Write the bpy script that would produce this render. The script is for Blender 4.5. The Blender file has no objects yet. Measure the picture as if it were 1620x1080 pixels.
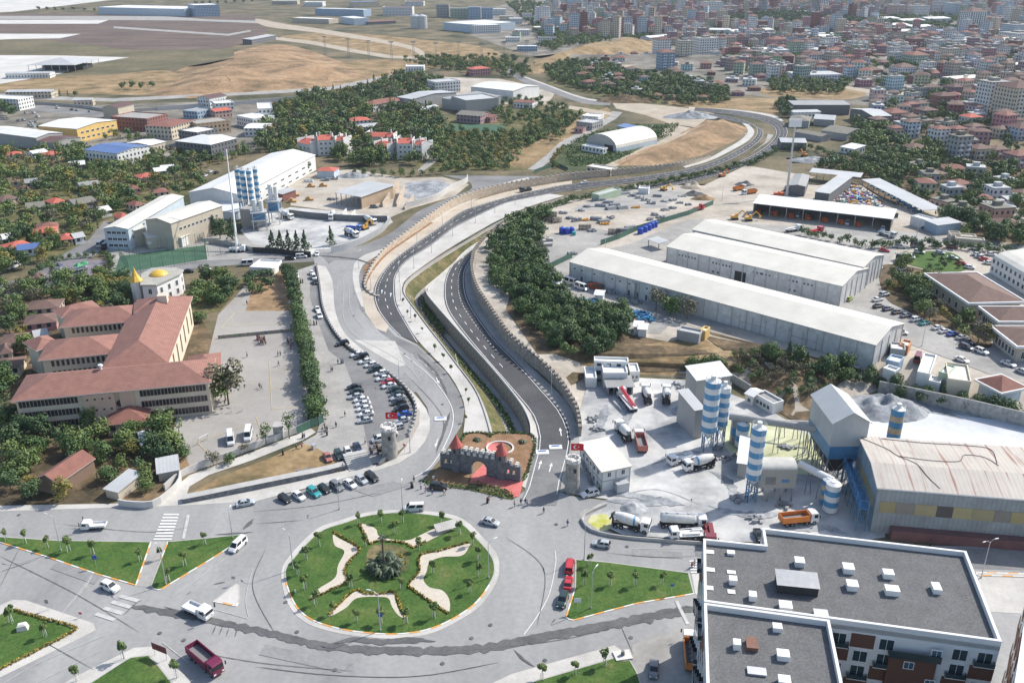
import bpy,bmesh,math,random
from math import sin,cos,pi,radians,hypot,atan2,sqrt,floor
from mathutils import Vector as Vc,Matrix,geometry
enu=enumerate;Tr=Matrix.Translation;Ro=Matrix.Rotation
import numpy as np
rnd=random.Random(7);ru=rnd.uniform;rch=rnd.choice
C=bpy.context.scene
COL=C.collection
FP,PT,CH=1416,radians(23.47),120
cd=bpy.data.cameras.new('camera');cam=bpy.data.objects.new('camera',cd);COL.objects.link(cam)
cam.location=(0,0,CH);cam.rotation_euler=(pi/2-PT,0,0)
cd.sensor_width=36;cd.lens=FP/1620*36;cd.clip_start=1;cd.clip_end=9000
C.camera=cam
SAZ,SEL=radians(31),radians(43)
w=bpy.data.worlds.new('World');C.world=w;w.use_nodes=True
nt=w.node_tree;bg=nt.nodes['Background'];sk=nt.nodes.new('ShaderNodeTexSky')
sk.sky_type='NISHITA';sk.sun_disc=False;sk.sun_elevation=SEL;sk.sun_rotation=pi/2-SAZ
sk.dust_density=1.5
nt.links.new(sk.outputs[0],bg.inputs[0]);bg.inputs[1].default_value=.15
ld=bpy.data.lights.new('sun','SUN');sun=bpy.data.objects.new('sun',ld);COL.objects.link(sun)
ld.energy=4.1;ld.angle=radians(.5);ld.color=(1,.95,.87)
sun.rotation_euler=Vc((cos(SAZ)*cos(SEL),sin(SAZ)*cos(SEL),sin(SEL))).to_track_quat('Z','Y').to_euler()
C.view_settings.view_transform='Standard';C.view_settings.look='None'
C.view_settings.gamma=1;C.view_settings.exposure=.38
C.cycles.max_bounces=5;C.cycles.diffuse_bounces=2;C.cycles.glossy_bounces=2
C.cycles.volume_bounces=0;C.cycles.transparent_max_bounces=6
C.cycles.use_denoising=True
SP,CP=sin(PT),cos(PT)
def ray(px,py):
 u=(px-810)/FP;v=(540-py)/FP
 return(u,CP+v*SP,-SP+v*CP)
def P0(px,py,z=0):
 d=ray(px,py);t=(z-CH)/d[2]
 return Vc((d[0]*t,d[1]*t,z))
def inpoly(x,y,poly):
 c=False;j=len(poly)-1
 for i in range(len(poly)):
  xi,yi=poly[i][0],poly[i][1];xj,yj=poly[j][0],poly[j][1]
  if(yi>y)!=(yj>y)and x<(xj-xi)*(y-yi)/(yj-yi)+xi:c=not c
  j=i
 return c
def dist_pl(x,y,pl):
 m=1e9
 for i in range(len(pl)-1):
  ax,ay=pl[i][0],pl[i][1];bx,by=pl[i+1][0],pl[i+1][1]
  dx,dy=bx-ax,by-ay;L=dx*dx+dy*dy or 1e-9
  t=max(0,min(1,((x-ax)*dx+(y-ay)*dy)/L))
  m=min(m,hypot(x-ax-t*dx,y-ay-t*dy))
 return m
def sm(t):
 t=max(0,min(1,t));return t*t*(3-2*t)
WALL_B=[(1010,296),(940,312),(870,330),(805,358),(770,388),(750,412),(745,440),(752,470),(768,497),(797,540),(812,556),(872,605),(903,647),(912,668)]
wallw=[P0(*p)for p in WALL_B]
FOOT=[(912,668),(926,604),(960,592),(1015,594),(1095,598),(1160,606),(1210,640),(1290,690),(1330,640),(1392,618),(1500,640),(1620,668),(1760,700)]
footw=[P0(*p)for p in FOOT]
PLAT=[Vc((p.x,p.y,0))for p in wallw]+[Vc((p.x,p.y,0))for p in footw[1:]]+[Vc((900,230,0)),Vc((900,500,0)),Vc((60,500,0))]
HILLS=[]
def add_hill(px,H,ramp,seed=0,extra=None):
 pl=[P0(*p)for p in px];xs=[p.x for p in pl];ys=[p.y for p in pl]
 HILLS.append((pl,H,ramp,seed,(min(xs),max(xs),min(ys),max(ys))))
add_hill([(230,150),(300,108),(380,82),(440,74),(500,92),(560,108),(575,122),(480,140),(380,150),(300,156)],11,55,3)
add_hill([(815,118),(850,92),(930,72),(1040,62),(1035,84),(950,92),(905,105),(860,116)],14,45,9)
add_hill([(960,262),(1010,240),(1050,225),(1085,205),(1120,190),(1165,196),(1184,203),(1165,222),(1110,246),(1040,262)],7,22,5)
from mathutils import noise
def hz(x,y):
 h=0
 if y<500 and y>180 and x>-20 and inpoly(x,y,PLAT):
  h=4.5*sm(dist_pl(x,y,footw)/14)*sm((496-y)/95)
 for pl,H,ramp,seed,bb in HILLS:
  if bb[0]<x<bb[1]and bb[2]<y<bb[3]and inpoly(x,y,pl):
   d=dist_pl(x,y,pl+[pl[0]])
   h+=sm(d/ramp)*(H*(.8+.55*noise.noise((x/38+seed,y/38,seed)))+1.8*noise.noise((x/11,y/11,seed)))
 return h
def P(px,py,up=0):
 d=ray(px,py)
 z0=24
 t0=(z0-CH)/d[2];t1=-(CH-up)/d[2]
 hit=(d[0]*t1,d[1]*t1)
 if not(hit[1]<520 and hit[0]>-30)and not any(bb[0]<hit[0]<bb[1]and bb[2]-300<hit[1]<bb[3]+300 for _,_,_,_,bb in HILLS):
  return Vc((hit[0],hit[1],up))
 N=60;prev=t0
 for i in range(1,N+1):
  t=t0+(t1-t0)*i/N
  if CH+d[2]*t<=hz(d[0]*t,d[1]*t)+up+1e-6:
   a,b=prev,t
   for _ in range(12):
    m=(a+b)/2
    if CH+d[2]*m<=hz(d[0]*m,d[1]*m)+up:b=m
    else:a=m
   return Vc((d[0]*b,d[1]*b,hz(d[0]*b,d[1]*b)+up))
  prev=t
 return Vc((hit[0],hit[1],up))
def pix(v):
 x,y,z=v[0],v[1],v[2]-CH
 dz=y*CP-z*SP;dy=y*SP+z*CP
 return(810+FP*x/dz,540-FP*dy/dz)
def catmull(pts,closed=False,n=6):
 out=[];N=len(pts)
 rng=range(N if closed else N-1)
 for i in rng:
  if closed:a,b,c,d=pts[i-1],pts[i],pts[(i+1)%N],pts[(i+2)%N]
  else:a,b,c,d=pts[max(i-1,0)],pts[i],pts[i+1],pts[min(i+2,N-1)]
  for k in range(n):
   t=k/n
   out.append(tuple(.5*((2*b[j])+(c[j]-a[j])*t+(2*a[j]-5*b[j]+4*c[j]-d[j])*t*t+(3*b[j]-a[j]-3*c[j]+d[j])*t**3)for j in range(len(b))))
 if not closed:out.append(tuple(pts[-1]))
 return out
def resample(pl,step=None,N=None):
 L=[0]
 for i in range(1,len(pl)):L.append(L[-1]+hypot(pl[i][0]-pl[i-1][0],pl[i][1]-pl[i-1][1]))
 T=L[-1]
 if N is None:N=max(2,int(round(T/step))+1)
 out=[];j=0
 for i in range(N):
  s=T*i/(N-1)
  while j<len(L)-2 and L[j+1]<s:j+=1
  t=(s-L[j])/max(1e-9,L[j+1]-L[j])
  out.append(Vc((pl[j][0]+(pl[j+1][0]-pl[j][0])*t,pl[j][1]+(pl[j+1][1]-pl[j][1])*t,0)))
 return out
def curve(px,smo=True,step=None,N=None,closed=False):
 wp=[P0(*p)for p in px]
 if smo:wp=catmull([(p.x,p.y)for p in wp],closed,8)
 if closed:wp=list(wp)+[wp[0]]
 return resample(wp,step,N)
K={}
def nd(N,t,*vals,**kw):
 n=N.new(t)
 for k in kw:setattr(n,k,kw[k])
 for i,v in enu(vals):
  if v is not None:n.inputs[i].default_value=v
 return n
def node_mat(name):
 m=bpy.data.materials.new(name);m.use_nodes=True
 return m,m.node_tree,m.node_tree.nodes['Principled BSDF']
def mat(name,col,rough=.8,metal=0,var=.12,scale=.3,objcol=False,coords='Object',emit=None,spec=None,fine=None,bump=0,rand=0,coat=0):
 if name in K:return K[name]
 m,nt,b=node_mat(name);N,L=nt.nodes,nt.links
 tc=N.new('ShaderNodeTexCoord');src=tc.outputs['Object']
 if coords=='World':
  g=N.new('ShaderNodeNewGeometry');src=g.outputs['Position']
 n1=nd(N,'ShaderNodeTexNoise',None,None,scale,6);n1.inputs['Roughness'].default_value=.65
 L.new(src,n1.inputs['Vector'])
 mp=nd(N,'ShaderNodeMapRange',None,.25,.75,1-var,1+var)
 L.new(n1.outputs[0],mp.inputs[0]);fac=mp.outputs[0]
 if fine:
  n2=nd(N,'ShaderNodeTexNoise',None,None,fine[0],3);L.new(src,n2.inputs['Vector'])
  m2=nd(N,'ShaderNodeMapRange',None,.3,.7,1-fine[1],1+fine[1])
  L.new(n2.outputs[0],m2.inputs[0]);mu=nd(N,'ShaderNodeMath',operation='MULTIPLY')
  L.new(fac,mu.inputs[0]);L.new(m2.outputs[0],mu.inputs[1]);fac=mu.outputs[0]
 vm=nd(N,'ShaderNodeVectorMath',operation='SCALE')
 if objcol:
  oi=N.new('ShaderNodeObjectInfo');L.new(oi.outputs['Color'],vm.inputs[0])
 else:vm.inputs[0].default_value=col[:3]
 if rand:
  oi=N.new('ShaderNodeObjectInfo');mr=nd(N,'ShaderNodeMapRange',None,None,None,1-rand,1+rand)
  L.new(oi.outputs['Random'],mr.inputs[0]);mu=nd(N,'ShaderNodeMath',operation='MULTIPLY');L.new(fac,mu.inputs[0]);L.new(mr.outputs[0],mu.inputs[1]);fac=mu.outputs[0]
 L.new(fac,vm.inputs['Scale']);L.new(vm.outputs[0],b.inputs['Base Color'])
 b.inputs['Roughness'].default_value=rough;b.inputs['Metallic'].default_value=metal
 if spec is not None:b.inputs['Specular IOR Level'].default_value=spec
 if coat:b.inputs['Coat Weight'].default_value=coat;b.inputs['Coat Roughness'].default_value=.1
 if bump:
  bp=N.new('ShaderNodeBump');bp.inputs['Strength'].default_value=.6;bp.inputs['Distance'].default_value=bump
  L.new(n1.outputs[0],bp.inputs['Height']);L.new(bp.outputs[0],b.inputs['Normal'])
 m['_v']=1;K[name]=m
 return m
def mixm(name,cols,scale,rough=.9,contrast=.5,fine=None,stretch=None,extra=None):
 m,nt,b=node_mat(name);N,L=nt.nodes,nt.links
 g=N.new('ShaderNodeNewGeometry');src=g.outputs['Position']
 if stretch:
  mpn=N.new('ShaderNodeMapping');mpn.inputs['Rotation'].default_value=(0,0,stretch[0]);mpn.inputs['Scale'].default_value=stretch[1]
  L.new(src,mpn.inputs[0]);src=mpn.outputs[0]
 n1=nd(N,'ShaderNodeTexNoise',None,None,scale,9);n1.inputs['Roughness'].default_value=.62
 L.new(src,n1.inputs['Vector'])
 r=N.new('ShaderNodeValToRGB');L.new(n1.outputs[0],r.inputs[0])
 e=r.color_ramp.elements
 while len(e)<len(cols):e.new(.5)
 for k,(p,c)in enu(cols):e[k].position=p;e[k].color=(*c,1)
 out=r.outputs[0]
 if fine:
  n2=nd(N,'ShaderNodeTexNoise',None,None,fine[0],4);L.new(g.outputs['Position'],n2.inputs['Vector'])
  m2=nd(N,'ShaderNodeMapRange',None,.3,.7,1-fine[1],1+fine[1])
  L.new(n2.outputs[0],m2.inputs[0]);vm=nd(N,'ShaderNodeVectorMath',operation='SCALE');L.new(out,vm.inputs[0]);L.new(m2.outputs[0],vm.inputs['Scale']);out=vm.outputs[0]
 L.new(out,b.inputs['Base Color']);b.inputs['Roughness'].default_value=rough;b.inputs['Specular IOR Level'].default_value=.2
 K[name]=m;return m
def ribs(name,col,period=.5,axis=0,depth=.25,rough=.5,metal=0,objcol=False,var=.1,scale=.15,stain=None,uv=True):
 if name in K:return K[name]
 m=mat(name,col,rough,metal,var,scale,objcol)
 nt=m.node_tree;N,L=nt.nodes,nt.links;b=N['Principled BSDF']
 prev=b.inputs['Base Color'].links[0].from_socket
 u=N.new('ShaderNodeUVMap');sp=N.new('ShaderNodeSeparateXYZ');L.new(u.outputs[0],sp.inputs[0])
 mu=nd(N,'ShaderNodeMath',None,1/period,operation='MULTIPLY');L.new(sp.outputs[axis],mu.inputs[0])
 fr=nd(N,'ShaderNodeMath',operation='FRACT');L.new(mu.outputs[0],fr.inputs[0])
 lt=nd(N,'ShaderNodeMapRange',None,.7,.95,1,1-depth);L.new(fr.outputs[0],lt.inputs[0])
 vm=nd(N,'ShaderNodeVectorMath',operation='SCALE');L.new(prev,vm.inputs[0]);L.new(lt.outputs[0],vm.inputs['Scale'])
 out=vm.outputs[0]
 if stain:
  n2=nd(N,'ShaderNodeTexNoise',None,None,1,5)
  mp=N.new('ShaderNodeMapping');mp.inputs['Scale'].default_value=stain[2];L.new(u.outputs[0],mp.inputs[0]);L.new(mp.outputs[0],n2.inputs['Vector'])
  mr=N.new('ShaderNodeMapRange');mr.inputs[1].default_value=stain[1];mr.inputs[2].default_value=stain[1]+.15;L.new(n2.outputs[0],mr.inputs[0])
  mx=N.new('ShaderNodeMix');mx.data_type='RGBA';L.new(mr.outputs[0],mx.inputs[0]);L.new(out,mx.inputs[6]);mx.inputs[7].default_value=(*stain[0],1);out=mx.outputs[2]
 L.new(out,b.inputs['Base Color'])
 return m
def facade(name,wall=None,pitch=(3,3),win=(.28,.72,.3,.8),glass=(.05,.06,.075)):
 if name in K:return K[name]
 m=mat(name,wall or(1,1,1),.85,0,.1,.2,objcol=wall is None)
 nt=m.node_tree;N,L=nt.nodes,nt.links;b=N['Principled BSDF']
 prev=b.inputs['Base Color'].links[0].from_socket
 u=N.new('ShaderNodeUVMap');sp=N.new('ShaderNodeSeparateXYZ');L.new(u.outputs[0],sp.inputs[0])
 fac=None
 for ax in(0,1):
  mu=nd(N,'ShaderNodeMath',None,1/pitch[ax],operation='MULTIPLY');L.new(sp.outputs[ax],mu.inputs[0])
  fr=nd(N,'ShaderNodeMath',operation='FRACT');L.new(mu.outputs[0],fr.inputs[0])
  for k,op in((0,'GREATER_THAN'),(1,'LESS_THAN')):
   g=nd(N,'ShaderNodeMath',None,win[ax*2+k],operation=op);L.new(fr.outputs[0],g.inputs[0])
   if fac is None:fac=g.outputs[0]
   else:
    mm=nd(N,'ShaderNodeMath',operation='MULTIPLY');L.new(fac,mm.inputs[0]);L.new(g.outputs[0],mm.inputs[1]);fac=mm.outputs[0]
 mx=N.new('ShaderNodeMix');mx.data_type='RGBA';L.new(fac,mx.inputs[0]);L.new(prev,mx.inputs[6]);mx.inputs[7].default_value=(*glass,1)
 L.new(mx.outputs[2],b.inputs['Base Color'])
 mr=nd(N,'ShaderNodeMapRange',None,None,None,.85,.25);L.new(fac,mr.inputs[0]);L.new(mr.outputs[0],b.inputs['Roughness'])
 return m
def stone_mat(name,c1,c2,mortar,scale=(1.2,.5)):
 if name in K:return K[name]
 m,nt,b=node_mat(name);N,L=nt.nodes,nt.links
 u=N.new('ShaderNodeUVMap');br=N.new('ShaderNodeTexBrick')
 br.inputs['Color1'].default_value=(*c1,1);br.inputs['Color2'].default_value=(*c2,1);br.inputs['Mortar'].default_value=(*mortar,1)
 br.inputs['Scale'].default_value=1;br.inputs['Mortar Size'].default_value=.04;br.inputs['Brick Width'].default_value=scale[0];br.inputs['Row Height'].default_value=scale[1]
 nz=nd(N,'ShaderNodeTexNoise',None,None,.8,5);L.new(u.outputs[0],nz.inputs['Vector'])
 ad=nd(N,'ShaderNodeVectorMath',operation='MULTIPLY_ADD');L.new(nz.outputs[1],ad.inputs[0]);ad.inputs[1].default_value=(.35,.35,0);L.new(u.outputs[0],ad.inputs[2])
 L.new(ad.outputs[0],br.inputs['Vector'])
 mr=nd(N,'ShaderNodeMapRange',None,.3,.7,.7,1.25);L.new(nz.outputs[0],mr.inputs[0])
 vm=nd(N,'ShaderNodeVectorMath',operation='SCALE');L.new(br.outputs[0],vm.inputs[0]);L.new(mr.outputs[0],vm.inputs['Scale'])
 L.new(vm.outputs[0],b.inputs['Base Color']);b.inputs['Roughness'].default_value=.9
 K[name]=m;return m
def foliage_mat(name,c1,c2):
 if name in K:return K[name]
 m,nt,b=node_mat(name);N,L=nt.nodes,nt.links
 at=N.new('ShaderNodeAttribute');at.attribute_name='tone'
 oi=N.new('ShaderNodeObjectInfo')
 mx=N.new('ShaderNodeMix');mx.data_type='RGBA';mx.inputs[6].default_value=(*c1,1);mx.inputs[7].default_value=(*c2,1)
 ad=nd(N,'ShaderNodeMath',operation='MULTIPLY_ADD');L.new(oi.outputs['Random'],ad.inputs[0]);ad.inputs[1].default_value=.45;L.new(at.outputs['Fac'],ad.inputs[2])
 L.new(ad.outputs[0],mx.inputs[0])
 vm=N.new('ShaderNodeMix');vm.data_type='RGBA';vm.blend_type='MULTIPLY';vm.inputs[0].default_value=1;L.new(mx.outputs[2],vm.inputs[6]);L.new(oi.outputs['Color'],vm.inputs[7])
 L.new(vm.outputs[2],b.inputs['Base Color']);b.inputs['Roughness'].default_value=.65;b.inputs['Specular IOR Level'].default_value=.25
 K[name]=m;return m
class MB:
 def __init__(s):s.v=[];s.f=[];s.mi=[];s.uv=[];s.T=None
 def face(s,pts,m=0,uv=None):
  if s.T is not None:pts=[s.T@Vc(p)for p in pts]
  else:pts=[Vc(p)for p in pts]
  n=len(s.v);s.v+=pts;s.f.append(tuple(range(n,n+len(pts))));s.mi.append(m)
  if uv is None:
   a=pts[1]-pts[0]
   if a.length<1e-9:a=Vc((1,0,0))
   nr=geometry.normal(pts)if len(pts)>2 else Vc((0,0,1))
   if abs(nr.z)<.35:
    h=Vc((-nr.y,nr.x,0)).normalized();uv=[((p-pts[0]).dot(h),p.z-pts[0].z)for p in pts]
    mu=min(q[0]for q in uv);mv=min(q[1]for q in uv);uv=[(q[0]-mu,q[1]-mv)for q in uv]
   else:
    a=a.normalized();bb=nr.cross(a);uv=[((p-pts[0]).dot(a),(p-pts[0]).dot(bb))for p in pts]
  s.uv+=uv
 def box(s,x0,y0,z0,x1,y1,z1,m=0,mt=None,bottom=True):
  if mt is None:mt=m
  s.face([(x0,y0,z0),(x1,y0,z0),(x1,y0,z1),(x0,y0,z1)],m);s.face([(x1,y0,z0),(x1,y1,z0),(x1,y1,z1),(x1,y0,z1)],m)
  s.face([(x1,y1,z0),(x0,y1,z0),(x0,y1,z1),(x1,y1,z1)],m);s.face([(x0,y1,z0),(x0,y0,z0),(x0,y0,z1),(x0,y1,z1)],m)
  s.face([(x0,y0,z1),(x1,y0,z1),(x1,y1,z1),(x0,y1,z1)],mt)
  if bottom:s.face([(x0,y1,z0),(x1,y1,z0),(x1,y0,z0),(x0,y0,z0)],m)
 def loft(s,rings,m=0,cap=True,closed=True):
  for a,b in zip(rings,rings[1:]):
   n=len(a)
   for i in range(n if closed else n-1):s.face([a[i],a[(i+1)%n],b[(i+1)%n],b[i]],m)
  if cap:s.face(list(reversed(rings[0])),m);s.face(rings[-1],m)
 def prism(s,poly,z0,z1,m=0,mt=None,bottom=False):
  n=len(poly);a=sum(poly[i][0]*poly[(i+1)%n][1]-poly[(i+1)%n][0]*poly[i][1]for i in range(n))
  if a<0:poly=list(reversed(poly))
  for i in range(n):
   p,q=poly[i],poly[(i+1)%n]
   s.face([(p[0],p[1],z0),(q[0],q[1],z0),(q[0],q[1],z1),(p[0],p[1],z1)],m)
  s.face([(p[0],p[1],z1)for p in poly],m if mt is None else mt)
  if bottom:s.face([(p[0],p[1],z0)for p in reversed(poly)],m)
 def cyl(s,cx,cy,z0,z1,r0,r1=None,n=16,m=0,cap=True):
  if r1 is None:r1=r0
  R=[[(cx+r*cos(2*pi*i/n),cy+r*sin(2*pi*i/n),z)for i in range(n)]for r,z in((r0,z0),(r1,z1))]
  for i in range(n):
   j=i+1
   uv=[(2*pi*r0*i/n,z0),(2*pi*r0*j/n,z0),(2*pi*r0*j/n,z1),(2*pi*r0*i/n,z1)]
   s.face([R[0][i],R[0][j%n],R[1][j%n],R[1][i]],m,uv)
  if cap:s.face(R[1],m);s.face(list(reversed(R[0])),m)
 def tube(s,p,q,r,n=6,m=0,r2=None):
  p,q=Vc(p),Vc(q);d=(q-p).normalized();a=d.orthogonal().normalized();b=d.cross(a);r2=r if r2 is None else r2
  R=[[c+a*(k*cos(2*pi*i/n))+b*(k*sin(2*pi*i/n))for i in range(n)]for c,k in((p,r),(q,r2))]
  s.loft(R,m)
 def bar(s,p,q,w_,h_,m=0):
  p,q=Vc(p),Vc(q);d=(q-p).normalized();sd=Vc((-d.y,d.x,0))
  sd=sd.normalized()if sd.length>1e-6 else Vc((1,0,0));up=d.cross(sd)*-1
  R=[[c+sd*(a*w_/2)+up*(b*h_/2)for a,b in((-1,-1),(1,-1),(1,1),(-1,1))]for c in(p,q)]
  s.loft(R,m)
 def grid(s,fn,nu,nv,m=0):
  for i in range(nu):
   for j in range(nv):s.face([fn(i/nu,j/nv),fn((i+1)/nu,j/nv),fn((i+1)/nu,(j+1)/nv),fn(i/nu,(j+1)/nv)],m)
 def mesh(s,name,mats,smo=False):
  me=bpy.data.meshes.new(name);me.from_pydata([tuple(v)for v in s.v],[],s.f)
  for x in(mats if isinstance(mats,(list,tuple))else[mats]):me.materials.append(x)
  if len(me.materials)>1:me.polygons.foreach_set('material_index',s.mi)
  ul=me.uv_layers.new(name='UVMap');ul.data.foreach_set('uv',[c for q in s.uv for c in q])
  if smo:
   bm=bmesh.new();bm.from_mesh(me);bmesh.ops.remove_doubles(bm,verts=bm.verts,dist=.001);bm.to_mesh(me);bm.free()
   me.shade_smooth()if hasattr(me,'shade_smooth')else None
  me.update();return me
 def build(s,name,mats,parent=None,loc=None,rz=0,smo=False,clr=None):
  return link(name,s.mesh(name,mats,smo),parent,loc,rz,clr)
def boxed(*a,**k):b=MB();b.box(*a,**k);return b
def cyled(*a,**k):b=MB();b.cyl(*a,**k);return b
def link(name,me,parent=None,loc=None,rz=0,clr=None):
 o=bpy.data.objects.new(name,me);COL.objects.link(o)
 if parent is not None:o.parent=parent
 if loc is not None:o.location=loc
 o.rotation_euler=(0,0,rz)
 if clr is not None:o.color=(*clr,1)if len(clr)==3 else clr
 return o
THINGS=[]
def tag(o,label,cat,group=None,share=False):
 o['label']=label;o['category']=cat
 if group:o['group']=group
 THINGS.append([o,share]);return o
def thing(name,label,cat,loc=(0,0,0),rz=0,group=None,share=False):
 o=bpy.data.objects.new(name,None);COL.objects.link(o);o.empty_display_size=.2
 o.location=loc;o.rotation_euler=(0,0,rz)
 return tag(o,label,cat,group,share)
KIDS={}
def dup(root,loc,rz,label=None,group=None,clr=None,scale=None,share=False,cat=None):
 r=root.copy();COL.objects.link(r);r.location=loc;r.rotation_euler=(0,0,rz)
 if scale:r.scale=(scale,)*3 if not isinstance(scale,(tuple,list))else scale
 if label:r['label']=label
 if group:r['group']=group
 if cat:r['category']=cat
 if clr is not None:r.color=(*clr,1)
 key=root.name
 if key not in KIDS:KIDS[key]=[(ch,list(ch.children))for ch in root.children]
 for ch,gs in KIDS[key]:
  c=ch.copy();COL.objects.link(c);c.parent=r
  if clr is not None:c.color=(*clr,1)
  for g in gs:
   d=g.copy();COL.objects.link(d);d.parent=c
 THINGS.append([r,share]);return r
def drop(root):
 for ch in list(root.children):
  for g in list(ch.children):bpy.data.objects.remove(g)
  bpy.data.objects.remove(ch)
 THINGS[:]=[t for t in THINGS if t[0]is not root]
 bpy.data.objects.remove(root)
ORD=['leftmost','second','third','fourth','fifth','sixth','seventh','eighth','ninth','tenth','eleventh','twelfth','thirteenth','fourteenth','fifteenth','sixteenth','seventeenth','eighteenth','nineteenth','twentieth']
MARKS=[]
def where(px,py,avoid=None):
 b=min((m for m in MARKS if m[1]!=avoid),key=lambda m:(m[0][0]-px)**2+((m[0][1]-py)*1.4)**2)
 dx,dy=px-b[0][0],(py-b[0][1])*1.4
 if hypot(dx,dy)<14:return 'at '+b[1]
 if abs(dx)>abs(dy):return('right of 'if dx>0 else 'left of ')+b[1]
 return('in front of 'if dy>0 else 'behind ')+b[1]
def parts(name,mb,mats,mtx,parent,cap=100):
 me=mb.mesh(name,mats);out=[]
 for M in mtx[:cap]:
  o=link(name,me,parent);o.matrix_local=M;out.append(o)
 if len(mtx)>cap:
  r=MB()
  for M in mtx[cap:]:
   for f,m in zip(mb.f,mb.mi):r.face([M@mb.v[i]for i in f],m)
  o=r.build(name,mats,parent);o['kind']='stuff';out.append(o)
 return out
mixm('scrub',[(.36,(.045,.055,.028)),(.47,(.11,.1,.058)),(.62,(.2,.16,.1))],.02,fine=(.4,.22))
mixm('urban_soil',[(.35,(.10,.095,.08)),(.5,(.2,.185,.155)),(.65,(.3,.275,.235))],.03,fine=(.5,.2))
mixm('asphalt_light',[(.28,(.2,.2,.2)),(.42,(.265,.265,.262)),(.55,(.31,.308,.302)),(.7,(.37,.367,.36))],.05,fine=(.9,.07),stretch=(.5,(1,.35,1)))
mixm('asphalt_worn',[(.3,(.15,.15,.152)),(.5,(.21,.21,.208)),(.7,(.27,.266,.26))],.06,fine=(1.2,.08))
mixm('asphalt_dark',[(.3,(.062,.065,.07)),(.5,(.083,.085,.089)),(.72,(.125,.124,.123))],.045,fine=(1.5,.1))
mixm('asphalt_wet',[(.3,(.085,.088,.09)),(.6,(.135,.137,.137))],.2,fine=(1.5,.12))
mixm('concrete_pale',[(.3,(.40,.385,.355)),(.5,(.49,.475,.44)),(.7,(.56,.54,.505))],.12,fine=(1.5,.06))
mixm('concrete_tan',[(.3,(.38,.325,.26)),(.5,(.47,.41,.335)),(.7,(.53,.475,.4))],.1,fine=(1.5,.07))
mixm('concrete_mid',[(.3,(.25,.245,.23)),(.5,(.33,.32,.30)),(.7,(.4,.39,.365))],.1,fine=(1,.08))
mixm('cement_dust',[(.3,(.2,.21,.215)),(.42,(.34,.345,.345)),(.52,(.48,.48,.465)),(.7,(.6,.595,.57))],.06,fine=(.35,.1))
mixm('cement_white',[(.3,(.42,.44,.47)),(.5,(.62,.64,.66)),(.7,(.72,.73,.73))],.03,fine=(.4,.06))
mixm('grey_rubble',[(.35,(.16,.175,.19)),(.5,(.27,.285,.3)),(.65,(.4,.41,.42))],.15,fine=(.9,.25))
mixm('lime_slurry',[(.35,(.42,.43,.27)),(.55,(.55,.56,.36)),(.7,(.6,.6,.5))],.08,fine=(.6,.06))
mixm('yellow_water',[(.4,(.42,.42,.06)),(.6,(.55,.54,.3))],.3,rough=.3)
mixm('lawn',[(.3,(.042,.088,.02)),(.47,(.06,.118,.027)),(.6,(.085,.135,.034)),(.74,(.15,.155,.06))],.16,fine=(2.2,.3))
mixm('dry_lawn',[(.3,(.06,.08,.03)),(.5,(.12,.115,.05)),(.72,(.25,.195,.11))],.12,fine=(.9,.3))
mixm('dry_grass',[(.33,(.12,.10,.05)),(.5,(.27,.19,.1)),(.68,(.38,.28,.165))],.05,fine=(.5,.25))
mixm('orange_soil',[(.32,(.12,.09,.05)),(.45,(.24,.165,.095)),(.55,(.34,.225,.13)),(.7,(.4,.29,.18))],.035,fine=(.35,.22))
mixm('garden_soil',[(.35,(.2,.12,.065)),(.65,(.3,.185,.11))],.25,fine=(1.5,.15))
mixm('leaf_litter',[(.35,(.06,.05,.03)),(.5,(.12,.09,.055)),(.68,(.24,.17,.1))],.09,fine=(.7,.3))
mixm('airfield',[(.35,(.10,.075,.065)),(.55,(.145,.11,.09)),(.72,(.2,.155,.11))],.012,fine=(.12,.15),stretch=(0,(1,3,1)))
mixm('airfield_green',[(.35,(.10,.095,.055)),(.6,(.17,.145,.085))],.015,fine=(.15,.2))
mixm('apron',[(.35,(.48,.47,.44)),(.6,(.6,.585,.55))],.02,fine=(.2,.04))
mixm('school_yard',[(.35,(.30,.285,.265)),(.65,(.37,.352,.325))],.06,fine=(.8,.05))
mixm('red_paving',[(.35,(.52,.14,.13)),(.65,(.62,.2,.18))],.3,fine=(1.5,.06))
mixm('rubber_paving',[(.35,(.16,.15,.17)),(.65,(.23,.215,.235))],.3)
mixm('court_green',[(.35,(.05,.11,.07)),(.65,(.075,.145,.095))],.2)
mixm('crop_green',[(.35,(.035,.06,.025)),(.55,(.07,.09,.04)),(.7,(.14,.13,.08))],.1,fine=(.5,.3),stretch=(.6,(.15,1.6,1)))
mixm('pebble',[(.35,(.5,.45,.37)),(.65,(.57,.51,.43))],.8,fine=(3,.08))
mixm('track',[(.35,(.34,.29,.22)),(.65,(.46,.4,.32))],.08,fine=(.6,.1))
mixm('yard_dirt',[(.33,(.3,.265,.22)),(.5,(.42,.38,.32)),(.66,(.5,.46,.4))],.05,fine=(.5,.1))
mixm('cobble',[(.35,(.3,.28,.25)),(.65,(.42,.39,.35))],1.5,fine=(4,.2))
mat('paint_white',(.72,.72,.7),.7,var=.18,scale=1.2,coords='World')
mat('paint_faded',(.46,.455,.44),.8,var=.2,scale=.8,coords='World')
mat('paint_orange',(.75,.34,.07),.6,var=.15,scale=1.5,coords='World')
mat('kerb_white',(.7,.68,.62),.8,var=.12,scale=1.5,coords='World')
mat('kerb_grey',(.4,.39,.37),.9,var=.12,scale=1.5,coords='World')
stone_mat('wall_stone',(.27,.235,.195),(.36,.32,.27),(.2,.18,.155),(1.1,.45))
stone_mat('wall_tan',(.46,.37,.28),(.53,.44,.34),(.36,.3,.24),(1.6,.6))
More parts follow.
